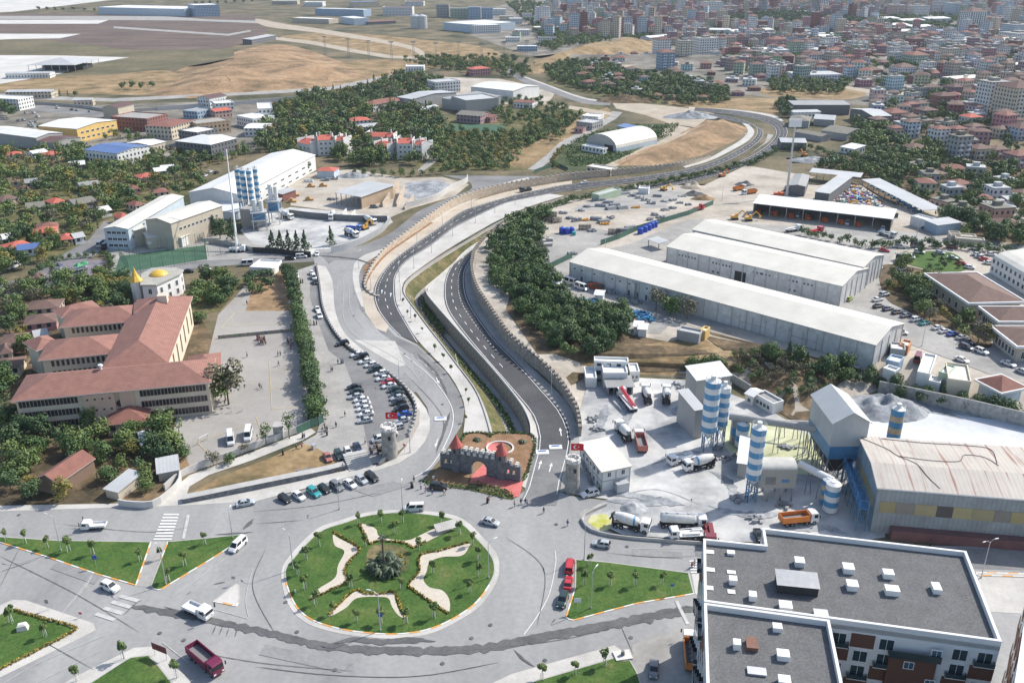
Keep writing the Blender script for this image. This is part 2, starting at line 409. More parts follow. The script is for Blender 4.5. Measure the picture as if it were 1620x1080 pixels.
stone_mat('castle_stone',(.15,.155,.165),(.24,.245,.25),(.09,.09,.095),(.8,.4))
stone_mat('tower_stone',(.3,.285,.26),(.42,.4,.37),(.2,.19,.175),(.7,.4))
stone_mat('block_wall',(.36,.35,.32),(.42,.41,.38),(.28,.27,.25),(3,2.6))
LAYN=[0]
def sheet(name,m,layer,px,smo=False,z=None,up=0,kind='structure'):
 LAYN[0]+=1;layer+=LAYN[0]*.03 if z is None else 0
 wp=[P(*p)for p in px]
 if smo:wp=[Vc((a,b,0))for a,b in catmull([(p.x,p.y)for p in wp],True,5)]
 pts=[]
 n=len(wp)
 for i in range(n):
  a,b=wp[i],wp[(i+1)%n];k=max(1,int((b-a).length/40))if not smo else 1
  for j in range(k):pts.append((a[0]+(b[0]-a[0])*j/k,a[1]+(b[1]-a[1])*j/k))
 v=[Vc((x,y,(z if z is not None else hz(x,y)+.02)+layer*.012+up))for x,y in pts]
 tr=geometry.tessellate_polygon([v])
 me=bpy.data.meshes.new(name)
 fs=[]
 for t in tr:
  a,b,c=(v[i]for i in t)
  fs.append(t if(b-a).cross(c-a).z>0 else(t[0],t[2],t[1]))
 me.from_pydata([tuple(p)for p in v],[],fs);me.materials.append(K[m]);me.update()
 o=link(name,me)
 if kind:o['kind']=kind
 return o
def drape(name,pl_world,m,step,up=0,skirt=1,kind='structure'):
 from mathutils.geometry import delaunay_2d_cdt
 n=len(pl_world);out=[]
 for i in range(n):
  a,b=pl_world[i],pl_world[(i+1)%n];L=hypot(b[0]-a[0],b[1]-a[1]);k=max(1,int(L/step))
  for j in range(k):out.append(Vc((a[0]+(b[0]-a[0])*j/k,a[1]+(b[1]-a[1])*j/k)))
 N=len(out);pts=list(out)
 xs=[p.x for p in out];ys=[p.y for p in out];y=min(ys)
 while y<max(ys):
  x=min(xs)
  while x<max(xs):
   q=(x+ru(-.2,.2)*step,y+ru(-.2,.2)*step)
   if inpoly(q[0],q[1],out):pts.append(Vc(q))
   x+=step
  y+=step
 r=delaunay_2d_cdt(pts,[(i,(i+1)%N)for i in range(N)],[],1,.01)
 cx=[tuple((v.x,v.y))for v in r[0]]
 zz=[]
 for k,(x,y)in enu(cx):
  zz.append(hz(x,y))
 return cx,zz,r[2],out
CH_L=[(898,312),(840,330),(790,352),(745,378),(700,405),(662,430),(642,448),(638,462),(645,475),(660,495),(680,522),(695,541),(722,577),(750,615),(765,650),(775,685)]
CH_R=[(905,318),(870,330),(830,348),(790,368),(755,388),(722,412),(693,437),(676,452),(672,460),(676,470),(690,487),(712,512),(740,543),(775,582),(810,624),(828,650),(836,672),(837,685)]
cl,cr=curve(CH_L,N=90),curve(CH_R,N=90)
hole=cl+list(reversed(cr))
outer=[Vc((-5200,40,0)),Vc((5200,40,0)),Vc((5200,7200,0)),Vc((-5200,7200,0))]
tri=geometry.tessellate_polygon([outer,hole]);vv=outer+hole
me=bpy.data.meshes.new('ground');fs=[]
for t in tri:
 a,b,c=(vv[i]for i in t);fs.append(t if(b-a).cross(c-a).z>0 else(t[0],t[2],t[1]))
me.from_pydata([tuple(v)for v in vv],[],fs);me.materials.append(K['scrub']);me.update();link('ground',me)['kind']='structure'
mb=MB();N=len(cl)
def sec(i):
 a,b=cl[i],cr[i];e=min(1,i/8,(N-1-i)/1 if i<N-1 else .001);e=max(.02,min(1,i/10));q=lambda t,z:(a.x+(b.x-a.x)*t,a.y+(b.y-a.y)*t,z*e)
 wob=.4*noise.noise((i*.31,0,0))
 return[q(0,0),q(.08,-.5),q(.30+.06*wob,-2.4+wob),q(.5,-4.2),q(.62,-4.3),q(.63,-5),q(.72,-5),q(.73,-4.3),q(.93,-4.2),q(1,0)]
S=[sec(i)for i in range(N)];mm=[1,0,0,1,1,2,1,1,3]
for i in range(N-1):
 for k in range(9):mb.face([S[i][k],S[i+1][k],S[i+1][k+1],S[i][k+1]],mm[k])
mb.face(S[-1],3)
o=mb.build('channel_bed',[K['dry_lawn'],K['concrete_mid'],K['asphalt_wet'],K['wall_stone']]);o['kind']='structure'
def terrain(name,pl,m,step,skirt=0):
 cx,zz,fs,out=drape(name,pl,m,step)
 me=bpy.data.meshes.new(name)
 g=[]
 for f in fs:
  cxm=sum(cx[i][0]for i in f)/len(f);cym=sum(cx[i][1]for i in f)/len(f)
  if not inpoly(cxm,cym,out):continue
  a,b,c=(Vc((*cx[i],0))for i in f[:3]);g.append(tuple(f)if(b-a).cross(c-a).z>0 else tuple(reversed(f)))
 me.from_pydata([(x,y,z)for(x,y),z in zip(cx,zz)],[],g)
 for k in(m if isinstance(m,list)else[m]):me.materials.append(K[k])
 me.update();me.shade_smooth()
 o=link(name,me);o['kind']='structure';return o,cx,zz
def nudge(pl,d):
 c=Vc((250,350,0));return[Vc((p.x+(c.x-p.x)/max(1,(c-p).length)*d,p.y+(c.y-p.y)/max(1,(c-p).length)*d,0))for p in pl]
pp=nudge(PLAT,.6);terrain('terrace_ground',pp,'yard_dirt',9)
for k,(pl,H,ramp,seed,bb)in enu(HILLS):
 c=Vc(((bb[0]+bb[1])/2,(bb[2]+bb[3])/2,0))
 terrain('hill',[p for p in pl],['orange_soil','dry_grass','orange_soil'][k],14 if k<2 else 7)
for m,px in(('leaf_litter',[(1110,530),(1250,558),(1394,599),(1390,616),(1335,638),(1290,686),(1212,640),(1162,606),(1122,597),(1160,572)]),('dry_grass',[(930,600),(935,572),(1010,548),(1108,532),(1160,572),(1122,597),(1015,593),(960,591)])):
 terrain('bank_ground',[P(*q)for q in px],m,5)[0].location.z=.16
Z=sheet
Z('field','airfield',0,[(-300,22),(160,22),(400,24),(425,48),(410,62),(330,84),(200,104),(-300,104)])
Z('field','airfield_green',1,[(-200,62),(60,62),(210,80),(370,78),(370,92),(215,108),(190,122),(120,125),(-200,118)])
Z('apron','apron',2,[(-300,31),(172,32),(155,38),(-300,38)])
Z('apron','apron',2,[(-300,53),(128,54),(95,61),(25,62),(-300,76)])
Z('apron','apron',2,[(-400,87),(90,88),(205,91),(150,100),(95,117),(0,133),(-400,170)])
Z('apron','apron',2,[(-300,0),(230,-2),(170,1),(80,12),(20,19),(-300,30)])
Z('road','concrete_mid',3,[(-300,25),(260,26),(330,31),(430,34),(430,38),(300,33),(-300,28)])
Z('road','concrete_mid',3,[(180,42),(360,54),(395,48),(398,50),(362,57),(180,45)])
Z('road','track',3,[(405,30),(450,38),(520,48),(600,62),(655,74),(675,88),(672,98),(665,97),(660,84),(640,76),(590,66),(500,52),(420,42)],True)
Z('track','track',3,[(430,58),(500,66),(560,78),(620,88),(680,92),(680,95),(610,92),(550,82),(490,70),(425,62)])
Z('road','concrete_mid',3,[(-10,148),(70,152),(180,156),(300,150),(420,144),(520,138),(620,118),(655,104),(660,108),(620,124),(525,143),(420,149),(300,155),(180,161),(60,158),(-10,155)])
Z('field','dry_grass',1,[(-20,132),(60,124),(180,118),(260,112),(350,120),(360,140),(300,148),(180,150),(60,146),(-20,142)],True)
Z('field','dry_grass',1,[(440,60),(540,52),(700,66),(770,76),(790,90),(690,96),(560,78)],True)
Z('field','dry_grass',1,[(560,96),(690,100),(640,118),(520,130)],True)
Z('field','orange_soil',0,[(235,150),(300,104),(440,70),(560,104),(620,112),(520,138),(400,146)],True)
Z('field','urban_soil',1,[(-100,172),(200,165),(420,158),(440,190),(400,240),(300,255),(120,230),(-100,240)])
Z('road','asphalt_worn',2,[(20,168),(70,166),(130,174),(200,184),(200,189),(120,181),(50,175),(20,173)])
Z('field','urban_soil',0,[(820,0),(2200,-20),(2200,170),(1500,175),(1260,160),(1100,140),(960,110),(840,90),(700,40)])
Z('road','track',2,[(1330,135),(1390,144),(1470,146),(1540,146),(1540,150),(1440,152),(1380,160),(1400,152),(1340,141)])
Z('field','dry_grass',1,[(1060,160),(1210,155),(1260,158),(1262,180),(1200,180),(1100,172)],True)
Z('field','dry_grass',1,[(1215,138),(1330,134),(1370,148),(1330,158),(1215,152)],True)
Z('track','track',2,[(925,140),(960,118),(985,103),(1010,97),(1040,95),(1042,98),(1000,104),(965,122),(935,143)])
def ribbon(name,m,layer,L,R,smo=True,step=6,z=None):
 a=curve(L,smo,N=2);n=max(3,int(sum((P0(*L[i+1])-P0(*L[i])).length for i in range(len(L)-1))/step))
 a,b=curve(L,smo,N=n),curve(R,smo,N=n)
 LAYN[0]+=1;mb=MB();zl=(layer+LAYN[0]*.03)*.012+.02
 for i in range(n-1):mb.face([(b[i].x,b[i].y,zl),(b[i+1].x,b[i+1].y,zl),(a[i+1].x,a[i+1].y,zl),(a[i].x,a[i].y,zl)])
 me=mb.mesh(name,K[m]);bm=bmesh.new();bm.from_mesh(me);bmesh.ops.recalc_face_normals(bm,faces=bm.faces)
 for f in bm.faces:
  if f.normal.z<0:f.normal_flip()
 bm.to_mesh(me);bm.free();o=link(name,me);o['kind']='structure';return a,b
VL=[(800,104),(830,122),(865,135),(905,150),(935,158),(968,160)]
VR=[(800,112),(826,130),(862,143),(900,157),(930,165),(965,167)]
ribbon('road','asphalt_worn',3,VL,VR)
ribbon('pavement','concrete_pale',4,[(830,121),(866,134),(906,149),(936,157),(968,159)],[(830,123),(866,136),(905,151),(935,159),(966,161)])
Z('yard','track',3,[(965,158),(1000,162),(1095,172),(1130,180),(1100,202),(1060,196),(1020,182),(975,172)])
Z('track','track',4,[(1060,196),(1098,200),(1085,212),(1040,232),(1010,246),(960,268),(930,278),(915,276),(955,262),(1000,242),(1040,220)],True)
Z('field','dry_lawn',0,[(860,108),(905,94),(960,98),(1060,118),(1150,138),(1160,168),(1060,168),(940,152),(870,134)])
Z('field','crop_green',2,[(890,232),(930,210),(1005,196),(1075,196),(1065,215),(1010,240),(960,262),(905,272),(880,258)])
Z('yard','concrete_mid',3,[(1000,204),(1035,198),(1010,222),(990,230),(985,220)])
Z('road','concrete_mid',4,[(968,176),(985,178),(975,188),(930,214),(895,232),(870,256),(850,270),(835,268),(865,245),(885,226),(930,202),(965,184)])
Z('field','dry_grass',1,[(812,235),(850,225),(880,205),(930,180),(960,170),(975,182),(930,205),(885,230),(860,250),(830,268),(805,262)])
Z('field','dry_lawn',0,[(640,190),(880,170),(960,165),(900,220),(830,270),(660,270)])
Z('road','concrete_mid',3,[(688,235),(698,240),(690,256),(668,272),(660,270),(680,252)])
Z('track','track',3,[(845,158),(930,172),(980,180),(978,184),(925,177),(845,163)])
Z('yard','yard_dirt',1,[(700,122),(790,125),(815,130),(880,145),(870,160),(800,165),(720,150)])
Z('court','court_green',2,[(700,196),(800,198),(793,210),(700,206)])
Z('yard','yard_dirt',1,[(455,290),(500,272),(560,268),(640,282),(700,280),(742,292),(720,310),(650,330),(615,345),(460,325)])
Z('yard','cement_dust',2,[(395,345),(460,328),(615,342),(622,352),(570,382),(520,400),(490,408),(400,385),(380,365)])
Z('yard','grey_rubble',3,[(640,290),(690,284),(712,292),(700,306),(655,318),(638,312)])
Z('yard','concrete_mid',1,[(165,388),(330,372),(395,372),(490,402),(500,414),(330,420),(180,440)])
Z('road','asphalt_worn',3,[(-60,455),(40,442),(110,438),(190,428),(330,412),(420,408),(500,402),(502,414),(430,416),(330,422),(200,440),(100,452),(0,470),(-60,480)])
Z('road','asphalt_worn',2,[(50,430),(140,380),(165,350),(180,352),(170,385),(150,405),(70,440)])
Z('playground','rubber_paving',4,[(66,440),(95,418),(165,411),(150,432),(125,440)],True)
Z('court','court_green',4,[(180,436),(190,405),(325,388),(328,410),(205,430)])
Z('court','concrete_mid',4,[(328,408),(330,390),(368,386),(370,402)])
Z('yard','school_yard',4,[(398,440),(432,428),(452,470),(468,490),(478,560),(497,640),(498,672),(482,680),(298,750),(272,690),(280,660),(338,640),(340,590),(330,560),(345,498),(372,470)])
Z('garden','orange_soil',5,[(268,697),(280,700),(305,745),(290,752)])
Z('garden','dry_lawn',5,[(300,460),(390,440),(368,468),(348,492),(305,500),(300,480)])
Z('garden','orange_soil',5,[(388,440),(455,426),(476,480),(474,492),(388,492),(398,462)])
Z('field','dry_lawn',0,[(-200,235),(120,235),(300,260),(320,300),(160,350),(120,400),(0,430),(-200,470)])
Z('field','leaf_litter',0,[(-200,470),(60,450),(220,450),(300,470),(350,560),(300,690),(280,790),(0,800),(-200,800)])
Z('road','asphalt_light',6,[(-260,812),(0,808),(190,802),(290,799),(405,791),(470,778),(555,752),(602,740),(645,725),(672,696),(681,668),(676,645),(660,622),(630,602),(600,580),(565,553),(535,530),(525,500),(522,460),(515,432),(498,420),(495,402),(500,395),(560,392),(615,405),(590,470),(597,492),(630,530),(660,545),(705,588),(727,622),(735,648),(731,672),(700,722),(667,762),(705,771),(740,775),(810,791),(832,775),(842,742),(885,778),(905,785),(960,792),(925,812),(935,826),(985,850),(1110,860),(1240,865),(1420,862),(1620,866),(1900,875),(1900,1240),(-260,1240)])
Z('road','asphalt_worn',7,[(520,418),(540,405),(575,410),(560,430),(558,460),(570,490),(600,525),(650,560),(690,600),(712,640),(715,668),(730,670),(735,648),(727,622),(705,590),(660,548),(625,532),(600,505),(585,470),(580,440),(585,415),(600,400),(560,396),(505,400)])
ribbon('road','asphalt_worn',6,[(500,402),(560,392),(612,372),(640,352),(665,333),(715,312),(745,300),(742,288),(720,282),(700,278)],[(520,412),(600,408),(650,376),(690,352),(715,335),(745,318),(790,300),(820,285),(850,282),(860,279)])
ribbon('pavement','concrete_pale',7,[(835,281),(790,292),(735,314),(700,332),(660,360),(620,388),(580,402),(562,415),(558,435),(562,460),(572,485)],[(838,284),(798,297),(745,320),(708,341),(672,366),(632,395),(600,404),(576,418),(568,437),(572,462),(585,488)])
Z('garden','garden_soil',8,[(578,420),(600,402),(632,385),(668,358),(684,352),(690,360),(655,384),(622,408),(600,428),(588,448),(584,465),(576,450),(574,432)],True)
Z('pavement','concrete_tan',8,[(572,462),(585,450),(590,470),(596,492),(615,515),(608,524),(595,520),(578,495)])
LL=[(1092,176),(1150,184),(1185,194),(1198,206),(1190,222),(1165,238),(1130,255),(1085,268),(1000,281),(905,291),(860,299),(810,310),(768,322),(730,335),(692,362),(655,387),(622,412),(602,435),(592,455),(591,470),(597,490),(615,515),(632,531)]
LR=[(1096,182),(1150,190),(1190,199),(1207,208),(1203,222),(1180,240),(1140,260),(1090,275),(1010,288),(930,298),(870,307),(810,319),(785,328),(755,342),(717,362),(680,390),(645,412),(627,435),(625,457),(628,482),(641,507),(662,543)]
laL,laR=ribbon('road','asphalt_dark',9,LL,LR)
RL=[(1098,176),(1160,182),(1205,192),(1226,205),(1222,222),(1195,243),(1150,264),(1095,280),(1010,295),(930,308),(870,326),(810,350),(780,370),(742,392),(717,417),(705,440),(702,465),(707,490),(727,520),(770,572),(810,618),(840,655),(850,683),(851,705),(842,740),(833,774),(824,792)]
RR=[(1100,170),(1170,176),(1225,187),(1246,204),(1240,224),(1212,246),(1165,268),(1105,286),(1010,303),(950,312),(905,322),(850,341),(800,360),(767,383),(747,410),(736,430),(736,455),(742,477),(757,502),(781,535),(812,567),(838,595),(862,622),(884,647),(899,677),(903,702),(897,730),(888,760),(885,782)]
raL,raR=ribbon('road','asphalt_dark',9,RL,RR)
Z('road','asphalt_worn',11,[(826,790),(836,755),(846,715),(860,712),(898,712),(896,735),(886,765),(884,786),(880,800),(840,800)])
ribbon('pavement','concrete_tan',8,[(905,286),(860,293),(810,302),(768,313),(725,327),(685,353),(648,378),(614,402),(592,427),(580,450),(580,470),(587,492),(600,518)],[(905,292),(860,300),(810,311),(768,323),(730,336),(692,363),(655,388),(622,413),(602,436),(592,456),(591,471),(597,491),(612,520)])
Z('pavement','concrete_tan',8,[(585,480),(597,491),(615,515),(611,526),(600,522),(588,500)])
ribbon('pavement','concrete_pale',10,[(870,307),(810,319),(785,328),(755,342),(717,362),(680,390),(645,412),(627,435),(625,457),(628,482),(641,507),(662,540),(707,588),(728,622),(736,650),(733,685)],[(893,310),(838,327),(792,347),(750,370),(705,397),(666,424),(641,444),(636,460),(643,474),(660,497),(680,524),(696,543),(721,577),(749,615),(765,650),(774,684)])
ribbon('pavement','concrete_pale',10,[(905,319),(870,331),(830,349),(790,369),(756,389),(724,413),(695,438),(679,453),(675,460),(679,470),(692,487),(714,511),(742,542),(777,581),(812,624),(831,650),(839,672),(842,700),(836,730),(824,768)],[(930,308),(870,326),(810,350),(780,370),(742,392),(717,417),(705,440),(702,465),(707,490),(727,520),(770,572),(810,618),(840,655),(850,683),(851,705),(842,740),(833,774),(826,790)][0:17])
ribbon('pavement','concrete_mid',10,[(905,322),(850,341),(800,360),(767,383),(747,410),(736,430),(736,455),(742,477),(757,502),(781,535),(812,567),(838,595),(862,622),(884,647),(899,677),(903,702),(897,730),(888,760),(886,778)],[(1000,300),(920,320),(803,362),(773,386),(754,412),(747,436),(750,458),(759,480),(777,508),(806,548),(836,577),(866,605),(893,632),(907,655),(914,680),(918,706),(914,735),(908,765),(905,780)])
ribbon('pavement','concrete_pale',8,[(1090,172),(1160,177),(1215,184),(1234,192)],[(1090,170),(1165,174),(1222,182),(1240,192)])
ribbon('pavement','concrete_pale',8,[(1180,194),(1193,207),(1185,222),(1158,238),(1125,254),(1085,266)],[(1172,193),(1183,206),(1174,220),(1148,236),(1118,252),(1080,264)])
Z('pavement','concrete_mid',6,[(1215,212),(1210,226),(1185,245),(1215,225),(1224,214)])
Z('car_park','concrete_mid',7,[(470,428),(500,418),(505,470),(520,520),(545,552),(590,578),(632,612),(652,640),(655,665),(640,700),(616,728),(585,735),(560,752),(548,745),(510,722),(478,700),(500,688),(508,665),(500,640),(490,560),(478,490)])
Z('car_park','asphalt_worn',8,[(492,428),(500,420),(507,470),(522,520),(547,552),(592,578),(632,612),(651,640),(653,665),(638,700),(612,712),(585,722),(575,672),(555,600),(545,575),(520,555),(503,510),(490,470)])
ribbon('pavement','concrete_pale',8,[(502,420),(507,450),(512,485),(527,520),(552,548),(592,575),(637,608),(658,640),(660,668),(645,702),(622,728),(600,738),(560,748)],[(515,422),(526,445),(530,490),(545,527),(570,550),(600,578),(632,600),(663,632),(680,660),(676,692),(648,724),(604,742),(557,754)])
Z('pavement','concrete_pale',8,[(560,538),(625,540),(642,578),(632,580),(605,566)])
Z('pavement','cobble',9,[(654,640),(664,650),(663,672),(650,698),(628,716),(625,702),(640,695),(652,672)])
Z('pavement','concrete_pale',8,[(-200,806),(0,800),(180,797),(290,790),(400,776),(556,743),(600,735),(602,741),(555,754),(405,793),(290,800),(190,803),(0,809),(-200,814)])
Z('path','concrete_pale',9,[(290,797),(300,770),(330,752),(400,728),(480,696),(500,684),(492,678),(400,715),(300,752),(278,770),(262,792)])
Z('field','dry_grass',9,[(296,794),(310,776),(345,755),(420,728),(480,702),(500,708),(545,738),(540,744),(430,768)])
Z('garden','garden_soil',10,[(735,686),(768,685),(838,688),(848,706),(836,742),(826,768),(700,752),(722,712)])
Z('garden','dry_lawn',11,[(668,762),(695,738),(745,752),(742,766),(780,772),(815,788),(808,791),(740,775),(705,771)])
Z('garden','garden_soil',12,[(676,760),(696,741),(744,752),(738,768),(700,766)])
Z('path','red_paving',12,[(747,752),(770,730),(770,700),(800,700),(800,740),(828,762),(822,785),(815,788),(790,772),(743,765)])
Z('yard','cement_dust',7,[(912,668),(930,606),(1010,598),(1100,602),(1200,640),(1290,690),(1345,700),(1400,760),(1400,850),(1330,862),(1110,855),(985,846),(938,824),(925,810),(962,790),(906,782),(915,735)])
Z('yard','cement_white',8,[(1345,672),(1400,640),(1500,655),(1700,680),(1700,760),(1400,720)])
Z('yard','grey_rubble',9,[(1365,640),(1395,622),(1500,640),(1700,690),(1700,705),(1560,672),(1450,650),(1400,648)],True)
Z('yard','lime_slurry',9,[(1140,668),(1190,670),(1285,690),(1300,740),(1262,750),(1160,720),(1145,690)],True)
Z('pond','yellow_water',9,[(922,828),(932,818),(960,814),(968,832),(955,840),(932,838)],True)
Z('pavement','concrete_mid',9,[(916,814),(924,806),(960,800),(935,815),(930,826),(945,838),(990,848),(1110,856),(1110,860),(985,853),(935,842),(918,828)])
Z('yard','concrete_mid',2,[(870,372),(905,330),(1000,300),(1080,300),(1130,322),(1080,345),(950,388),(905,410),(880,432),(850,440)])
Z('yard','yard_dirt',3,[(1100,300),(1180,262),(1290,280),(1200,318),(1170,340),(1110,345),(1000,400),(935,400)])
Z('road','concrete_mid',4,[(930,402),(1000,385),(1080,350),(1200,318),(1240,330),(1470,372),(1700,400),(1700,420),(1480,385),(1420,390),(1400,430),(1440,470),(1560,540),(1700,600),(1700,640),(1560,590),(1440,545),(1402,600),(1386,592),(1330,575),(1150,532),(1065,508),(1045,528),(980,525),(930,500),(880,470),(850,440),(880,425)])
Z('field','lawn',6,[(1420,412),(1465,398),(1510,402),(1530,425),(1490,430)],True)
Z('field','leaf_litter',5,[(1395,420),(1470,430),(1490,460),(1530,500),(1570,545),(1530,545),(1440,495),(1400,470)],True)
Z('field','leaf_litter',2,[(815,440),(860,440),(905,480),(1000,530),(1100,548),(1150,560),(1180,590),(1100,590),(940,585),(900,612),(850,560),(800,490)])
Z('field','dry_grass',3,[(930,560),(1010,545),(1110,545),(1170,562),(1150,588),(1095,590),(1040,582),(930,588)],True)
Z('field','leaf_litter',3,[(1120,525),(1250,556),(1395,598),(1392,618),(1330,640),(1290,672),(1210,636),(1150,598),(1165,565)])
Z('field','leaf_litter',1,[(1430,260),(1700,240),(1700,400),(1480,365),(1360,290),(1290,270),(1300,240)])
def island(px,kerbs='orange',lawn='lawn',smo=False,w_=.3,h=.22,seg=1.1,alt=None):
 wp=[P0(*p)for p in px]
 if smo:wp=[Vc((a,b,0))for a,b in catmull([(p.x,p.y)for p in wp],True,6)]
 pl=resample(list(wp)+[wp[0]],seg)[:-1];n=len(pl)
 ar=sum(pl[i].x*pl[(i+1)%n].y-pl[(i+1)%n].x*pl[i].y for i in range(n));s=1 if ar>0 else-1
 inn=[]
 for i in range(n):
  t=(pl[(i+1)%n]-pl[i-1]).normalized();inn.append(pl[i]+Vc((-t.y,t.x,0))*s*w_)
 mb=MB()
 for i in range(n):
  j=(i+1)%n;a,b,c,d=pl[i],pl[j],inn[j],inn[i]
  px_=pix(a);m=0
  if kerbs=='orange'and(alt is None or alt(px_)):m=1 if(i//2)%2 else 2
  mb.face([(a.x,a.y,.0),(b.x,b.y,.0),(b.x,b.y,h),(a.x,a.y,h)],m);mb.face([(a.x,a.y,h),(b.x,b.y,h),(c.x,c.y,h),(d.x,d.y,h)],m)
  mb.face([(d.x,d.y,h),(c.x,c.y,h),(c.x,c.y,0),(d.x,d.y,0)],m)
 o=mb.build('kerb',[K['kerb_grey'],K['paint_orange'],K['kerb_white']]);o['kind']='structure'
 v=[Vc((p.x,p.y,h+.02))for p in inn];tr=geometry.tessellate_polygon([v]);me=bpy.data.meshes.new(lawn)
 fs=[]
 for t in tr:
  a,b,c=(v[k]for k in t);fs.append(t if(b-a).cross(c-a).z>0 else(t[0],t[2],t[1]))
 me.from_pydata([tuple(p)for p in v],[],fs);me.materials.append(K[lawn]);me.update()
 o=link('lawn'if lawn=='lawn'else 'pavement',me);o['kind']='structure'
RB=[(450,907),(465,882),(505,842),(545,827),(585,815),(642,811),(705,818),(732,829),(755,852),(777,877),(784,900),(777,922),(755,953),(722,977),(680,996),(630,1004),(580,1002),(530,994),(487,978),(462,950)]
Z('pavement','concrete_pale',8,[(445,908),(458,880),(500,838),(542,822),(585,810),(642,807),(708,813),(738,825),(762,848),(785,875),(790,900),(783,926),(760,958),(725,982),(682,1002),(630,1010),(580,1008),(527,1000),(482,984),(455,954)],True)
island(RB,smo=True,alt=lambda p:p[1]>925 or p[0]<450)
island([(-90,843),(0,849),(95,855),(240,857),(234,875),(216,927),(150,908),(75,882),(0,859),(-90,845)],alt=lambda p:p[1]>861 or p[0]>236)
island([(265,857),(330,851),(385,845),(388,851),(330,888),(252,935),(241,932),(238,927)],alt=lambda p:p[1]>860 and p[0]>252)
Z('path','concrete_mid',8,[(241,857),(264,857),(237,930),(217,927)])
Z('pavement','concrete_pale',8,[(-80,990),(0,958),(20,949),(42,950),(148,986),(152,997),(120,1013),(0,1072),(-80,1110)])
island([(-80,1010),(0,972),(18,963),(118,992),(117,999),(0,1062),(-80,1095)],kerbs='plain')
Z('pavement','concrete_pale',8,[(95,1085),(120,1070),(212,1025),(250,1022),(265,1035),(310,1090)])
island([(128,1090),(205,1040),(236,1036),(252,1052),(285,1095)],kerbs='plain')
island([(336,952),(352,940),(372,923),(379,924),(380,948),(375,960),(360,957)],lawn='concrete_pale',alt=lambda p:p[1]>952)
island([(910,885),(960,889),(1090,906),(1099,940),(1010,955),(960,968),(905,983),(894,978),(909,930)],alt=lambda p:p[1]>938 or p[0]<905)
Z('pavement','concrete_pale',8,[(770,1085),(810,1066),(972,1021),(988,1032),(996,1045),(1015,1090)])
island([(800,1095),(840,1079),(972,1040),(982,1046),(997,1043),(1010,1066),(1018,1095)],kerbs='plain')
Z('yard','concrete_mid',7,[(1000,1020),(1110,985),(1110,1100),(1020,1100),(1000,1050)])
Z('pavement','concrete_pale',8,[(1540,912),(1900,925),(1900,985),(1560,968)])
Z('road','asphalt_worn',8,[(1100,862),(1530,868),(1900,880),(1900,908),(1540,900),(1100,880)])
island([(1543,905),(1900,915),(1900,921),(1545,911)],lawn='concrete_pale')
Z('pavement','concrete_pale',8,[(1094,908),(1110,908),(1110,945),(1100,940)])
CR=[[(527,847),(537,853),(568,871),(549,893),(546,905),(549,922),(520,936),(491,948),(503,933),(530,915),(535,895),(545,873),(530,864)],[(570,831),(580,831),(595,838),(600,849),(625,855),(648,855),(670,845),(690,836),(722,826),(724,833),(695,848),(655,866),(635,858),(600,856),(585,861),(578,848)],[(740,861),(741,868),(730,880),(700,882),(680,890),(675,905),(670,918),(680,930),(700,935),(711,950),(710,969),(695,961),(660,938),(647,926),(662,908),(665,880),(690,873)],[(520,973),(540,955),(562,937),(580,940),(620,939),(625,950),(632,968),(641,979),(630,974),(620,960),(615,948),(600,945),(565,947),(548,962),(527,974)],]
for c in CR:sheet('path','pebble',0,c,True,z=.27)
sheet('lawn','dry_lawn',0,[(585,868),(610,862),(640,868),(648,890),(640,905),(600,908),(580,895)],True,z=.26)
# painted markings (thin sheets just above the road)
def strip(pl,w_,m='paint_white',dash=None,z=.2,name='road_marking',wob=0):
 pl=resample(pl,.8 if not dash else .5);mb=MB();s=0
 for i in range(len(pl)-1):
  d=(pl[i+1]-pl[i]);L=d.length
  if L<1e-6:continue
  if not dash or(s%(dash[0]+dash[1]))<dash[0]:
   n=Vc((-d.y,d.x,0))/L*w_/2;a,b=pl[i],pl[i+1]
   mb.face([(a.x-n.x,a.y-n.y,z),(b.x-n.x,b.y-n.y,z),(b.x+n.x,b.y+n.y,z),(a.x+n.x,a.y+n.y,z)])
  s+=L
 if mb.f:
  me=mb.mesh(name,K[m]);
  o=link(name,me);o['kind']='structure'
def between(a,b,t):return[a[i]+(b[i]-a[i])*t for i in range(len(a))]
for(A,B,nfrac)in((laL,laR,1),(raL,raR,1)):
 strip(between(A,B,.07),.18,z=.21);strip(between(A,B,.93),.18,z=.21)
strip(between(laL,laR,.52)[:-4],.22,dash=(3,4.5),z=.21)
strip(between(raL,raR,.36)[:-12],.22,dash=(3,4.5),z=.21);strip(between(raL,raR,.68)[:-14],.2,dash=(1.2,1.6),z=.21)
strip(between(laL,laR,.2)[40:-6],.18,dash=(1.2,1.6),z=.21)
def line(px,w_=.16,m='paint_white',dash=None,z=.2,smo=True):strip(curve(px,smo,step=1),w_,m,dash,z)
line([(524,430),(543,446),(543,500),(560,530),(600,552),(640,576),(662,600)],.16,'paint_faded')
line([(552,450),(555,490),(575,520)],.16,'paint_faded')
line([(630,555),(680,595),(710,635),(717,665),(706,700),(680,740),(655,755)],.2)
line([(700,600),(650,560)],.15,dash=(2,3))
line([(575,480),(578,500),(600,530),(650,570),(668,596)],.14,'paint_faded',(2,2))
line([(720,560),(731,600)],.1)
line([(878,872),(879,892),(869,940),(850,975),(829,1004)],.14)
line([(298,815),(290,853)],.7,'paint_faded',smo=False)
line([(1070,951),(1088,988)],.7,'paint_faded',smo=False)
line([(271,945),(315,915),(355,885)],.16,'paint_faded')
line([(393,975),(389,945),(400,900)],.14,'paint_faded');line([(335,963),(392,979)],.14,'paint_faded')
line([(0,1085),(60,1050),(165,1006)],.14,'paint_faded');line([(40,1090),(162,1028)],.14,'paint_faded')
line([(258,1017),(300,1050)],.16,'paint_faded')
